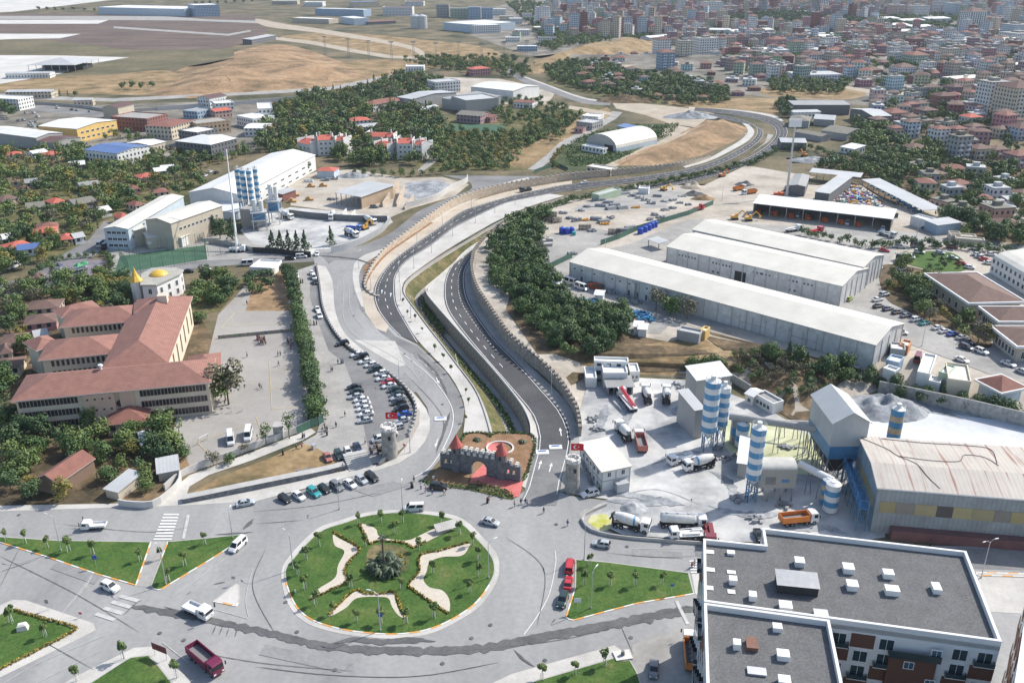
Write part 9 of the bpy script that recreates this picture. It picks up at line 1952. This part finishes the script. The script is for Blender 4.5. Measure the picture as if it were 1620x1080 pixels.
# people
mat('skin',(.42,.25,.18),.6);mat('hair',(.03,.02,.015),.8)
def grow(verts,edges,radii,name):
 me=bpy.data.meshes.new(name);me.from_pydata(verts,edges,[]);o=bpy.data.objects.new(name,me);COL.objects.link(o);md=o.modifiers.new('s','SKIN');ss=o.modifiers.new('u','SUBSURF');ss.levels=1
 for v,r_ in zip(me.skin_vertices[0].data,radii):v.radius=(r_,r_)
 me.skin_vertices[0].data[0].use_root=True;dg=bpy.context.evaluated_depsgraph_get();m2=bpy.data.meshes.new_from_object(o.evaluated_get(dg));bpy.data.objects.remove(o);m2.name=name;m2.polygons.foreach_set('use_smooth',[True]*len(m2.polygons));return m2
def body(step,arm):
 V=[(0,0,.93),(0,0,1.15),(0,0,1.38),(.01,0,1.5),(.03,0,1.62),(.03,0,1.72),(0,.1,.88),(step,.1,.48),(step*.6-.05,.1,.06),(step*.6+.12,.1,.03),(0,-.1,.88),(-step*.3,-.1,.48),(-step-.1,-.1,.06),(-step+.06,-.1,.03),(0,.19,1.38),(-arm*.3,.24,1.12),(arm*.2,.25,.88),(arm*.3,.25,.8),(0,-.19,1.38),(arm*.4,-.24,1.12),(arm*.8,-.24,.92),(arm*.9,-.23,.84)]
 E=[(0,1),(1,2),(2,3),(3,4),(4,5),(0,6),(6,7),(7,8),(8,9),(0,10),(10,11),(11,12),(12,13),(2,14),(14,15),(15,16),(16,17),(2,18),(18,19),(19,20),(20,21)]
 return V,E,[.15,.14,.16,.06,.1,.085,.1,.065,.045,.04,.1,.065,.045,.04,.065,.048,.035,.03,.065,.048,.035,.03]
PM=[]
for st,ar in((.02,.05),(.22,.2),(.12,.35)):
 V,E,Rr=body(st,ar);bm_=grow(V,E,Rr,'person');bm_.materials.append(K['skin'])
 top=grow([V[i]for i in(0,1,2,14,15,16,18,19,20)],[(0,1),(1,2),(2,3),(3,4),(4,5),(2,6),(6,7),(7,8)],[r_*1.17 for r_ in(.15,.14,.16,.065,.048,.035,.065,.048,.035)],'jacket');top.materials.append(K['body_plain'])
 leg=grow([V[i]for i in(0,6,7,8,10,11,12)],[(0,1),(1,2),(2,3),(0,4),(4,5),(5,6)],[r_*1.2 for r_ in(.15,.1,.065,.05,.1,.065,.05)],'trousers');leg.materials.append(K['body_plain']);PM.append((bm_,top,leg))
mb=MB();n=12;mb.loft([[(x+rx*cos(2*pi*i/n),ry*sin(2*pi*i/n),z)for i in range(n)]for z,rx,ry,x in((.06,.27,.29,0),(.6,.22,.24,0),(.95,.19,.21,0),(1.15,.165,.19,0),(1.38,.17,.25,0),(1.47,.1,.12,0),(1.55,.12,.12,.01),(1.68,.12,.12,.02),(1.77,.05,.05,.02))]);ROBE=mb.mesh('long_coat',K['body_plain'])
mb=MB();n=10;mb.loft([[(rr*cos(2*pi*i/n),rr*sin(2*pi*i/n),z)for i in range(n)]for z,rr in((1.64,.115),(1.72,.12),(1.8,.075),(1.83,.01))]);HAIR=mb.mesh('hair',K['hair'])
PC={'black':(.015,.015,.017),'white':(.65,.65,.64),'blue':(.06,.12,.3),'grey':(.16,.16,.17),'red':(.45,.05,.06),'teal':(.04,.25,.28),'pink':(.6,.2,.3),'beige':(.4,.33,.24),'lime':(.4,.6,.08)}
def person(px,py,col,label,rob=False,low=None,ang=None,share=False,group='people on foot'):
 p=P(px,py);o=thing('person',label,'person',(p.x,p.y,p.z+.1),ru(0,6.28)if ang is None else ang,group,share);b,t,l=rch(PM);link('body',b,o)
 if rob:link('long_coat',ROBE,o,clr=PC[col])
 else:link('jacket',t,o,clr=PC[col]);link('trousers',l,o,clr=PC[low or rch(['black','grey','blue'])]);link('hair',HAIR,o)
for a in[(535,576,'teal','person in teal walking beside the parked row, leftmost of three'),(540,575,'black','person in black in the middle of three beside the parked row',True),(543,575,'blue','person in blue, rightmost of three beside the parked row',True),(524,587,'white','person in white beside the small child on the drive'),(526,588,'grey','child in grey on the drive'),(546,659,'black','person in black crossing the drive below the middle row'),(532,676,'blue','person in blue near the school gate'),(578,702,'white','person in white between the middle row and the steps'),(592,696,'teal','person in teal left of the parked white van'),(595,698,'grey','person in grey left of the parked white van'),(586,715,'blue','person in blue at the top of the car park steps'),(655,762,'black','person on the kerb left of the castle gateway',False,'black'),(651,771,'black','left of two people in long black beside the castle road',True),(653,772,'black','right of two people in long black beside the castle road',True),(666,774,'white','person in white in the road left of the black car'),(674,779,'red','person in red and white beside the black car',False,'white'),(684,782,'black','person in dark clothes at the door of the black car'),(703,783,'white','person in white behind the black car'),(771,796,'black','person in black with a pink bundle by the castle kerb',True),(773,795,'pink','child in pink by the castle kerb'),(814,802,'white','left of the four people at the right castle corner'),(824,798,'black','second of the four people at the right castle corner'),(831,797,'black','third of the four people at the right castle corner'),(834,801,'teal','rightmost of the four people at the right castle corner'),(860,812,'black','person in black in the road left of the pond'),(898,832,'blue','person in blue with a long shadow left of the pond'),(948,776,'lime','worker in a lime vest beside the white car with raised bonnet'),(1098,896,'white','person in white on the crossing by the apartment block'),(1094,899,'red','child in red on the crossing by the apartment block'),(1471,863,'black','leftmost walker on the pavement behind the apartment roof',True),(1504,861,'black',0),(1560,862,'black',0,True),(1580,862,'black',0),(1617,858,'black','rightmost walker behind the apartment roof'),(448,720,'black','person sitting alone on the dry grass by the footpath',True),(478,709,'red','person in red on a bench at the top of the dry grass'),(469,711,'black','person beside the bench at the top of the dry grass'),(479,693,'black','left of two people at the school gate',True),(482,694,'grey','right of two people at the school gate'),(496,669,'black','person standing in the shade at the gate trees',True),(441,579,'black','lone walker in the middle of the school yard'),(411,614,'beige',0),(414,616,'grey',0),(440,563,'white','left of two children under the yard trees'),(444,563,'blue','right of two children under the yard trees'),(476,448,'black',0,True),(479,448,'black',0,True),(497,514,'black',0,True),(501,514,'black',0,True),(391,482,'black',0),(391,565,'blue',0),(356,641,'black','person under the big tree by the school'),(543,742,'beige','person on the wall above the parked row'),(408,703,'pink','person in pink beside the salmon car')]:
 person(a[0],a[1],a[2],a[3]or 'person in %s %s'%(a[2],where(*a[:2])),a[4]if len(a)>4 else False,a[5]if len(a)>5 else None)
for px_,py_,n_,rx,ry,lb in((516,684,7,8,9,'in the small group inside the school gate'),(597,716,16,10,8,'in the crowd on the steps by the left round tower'),(414,541,24,7,5,'in the group of pupils in front of the low yard wall'),(466,546,18,13,8,'among the pupils under the row of yard trees')):
 for k in range(n_):
  c=rch(['black','black','blue','grey','white','red'])if 'pupil'in lb else rch(['black','black','black','grey','blue','beige'])
  person(px_+ru(-rx,rx),py_+ru(-ry,ry),c,'person in %s %s'%(c,lb),rnd.random()<.35 and 'pupil'not in lb,None,None,True,'people '+lb)
wall('yard_wall','low wall painted with small colourful pictures in the school yard',[(345,536),(470,524)],[1.3,1.3],.3,mixm('mural',[(.38,(.12,.18,.3)),(.5,(.4,.3,.22)),(.6,(.15,.3,.15))],.8),K['conc_pale'],side=1)
# air between the camera and the far hills
HZ=True
if HZ:
 mb=MB();mb.box(-3200,-40,-9,3200,3600,128);o=mb.build('haze',[]);o['kind']='stuff';m=bpy.data.materials.new('haze');m.use_nodes=True;nt=m.node_tree;nt.nodes.clear()
 out=nt.nodes.new('ShaderNodeOutputMaterial');pv=nt.nodes.new('ShaderNodeVolumePrincipled');pv.inputs['Color'].default_value=(.78,.87,1,1);pv.inputs['Density'].default_value=.00005;pv.inputs['Anisotropy'].default_value=.2;nt.links.new(pv.outputs[0],out.inputs['Volume']);o.data.materials.append(m)
from collections import defaultdict
def words(s):return len(s.split())
C.view_layers[0].update()
by=defaultdict(list)
for o,share in THINGS:
 if share:continue
 lb=o['label']
 while words(lb)>16:lb=' '.join(w for i,w in enu(lb.split())if not(i>3 and w in('roof','the','of')))if sum(w in('the','of','roof')for w in lb.split()[4:])and words(lb)>16 and 'with'in lb else ' '.join(lb.split()[:16])
 o['label']=lb;by[lb].append(o)
for lb,os_ in by.items():
 if len(os_)<2:continue
 os_.sort(key=lambda o:pix(o.location)[0]);n=len(os_)
 for i,o in enu(os_):
  t=('left'if i==0 else 'right')if n==2 else ORD[i]if i==0 else 'rightmost'if i==n-1 else ORD[i]if i<20 else str(i+1)+'th'
  core=lb if words(lb)<=13 else ' '.join(lb.split()[:13]);o['label']=(t+' '+core)if(i==0 or i==n-1 or n==2)else '%s from left: %s'%(t,core)
print('objects',len(bpy.data.objects),'things',len(THINGS))
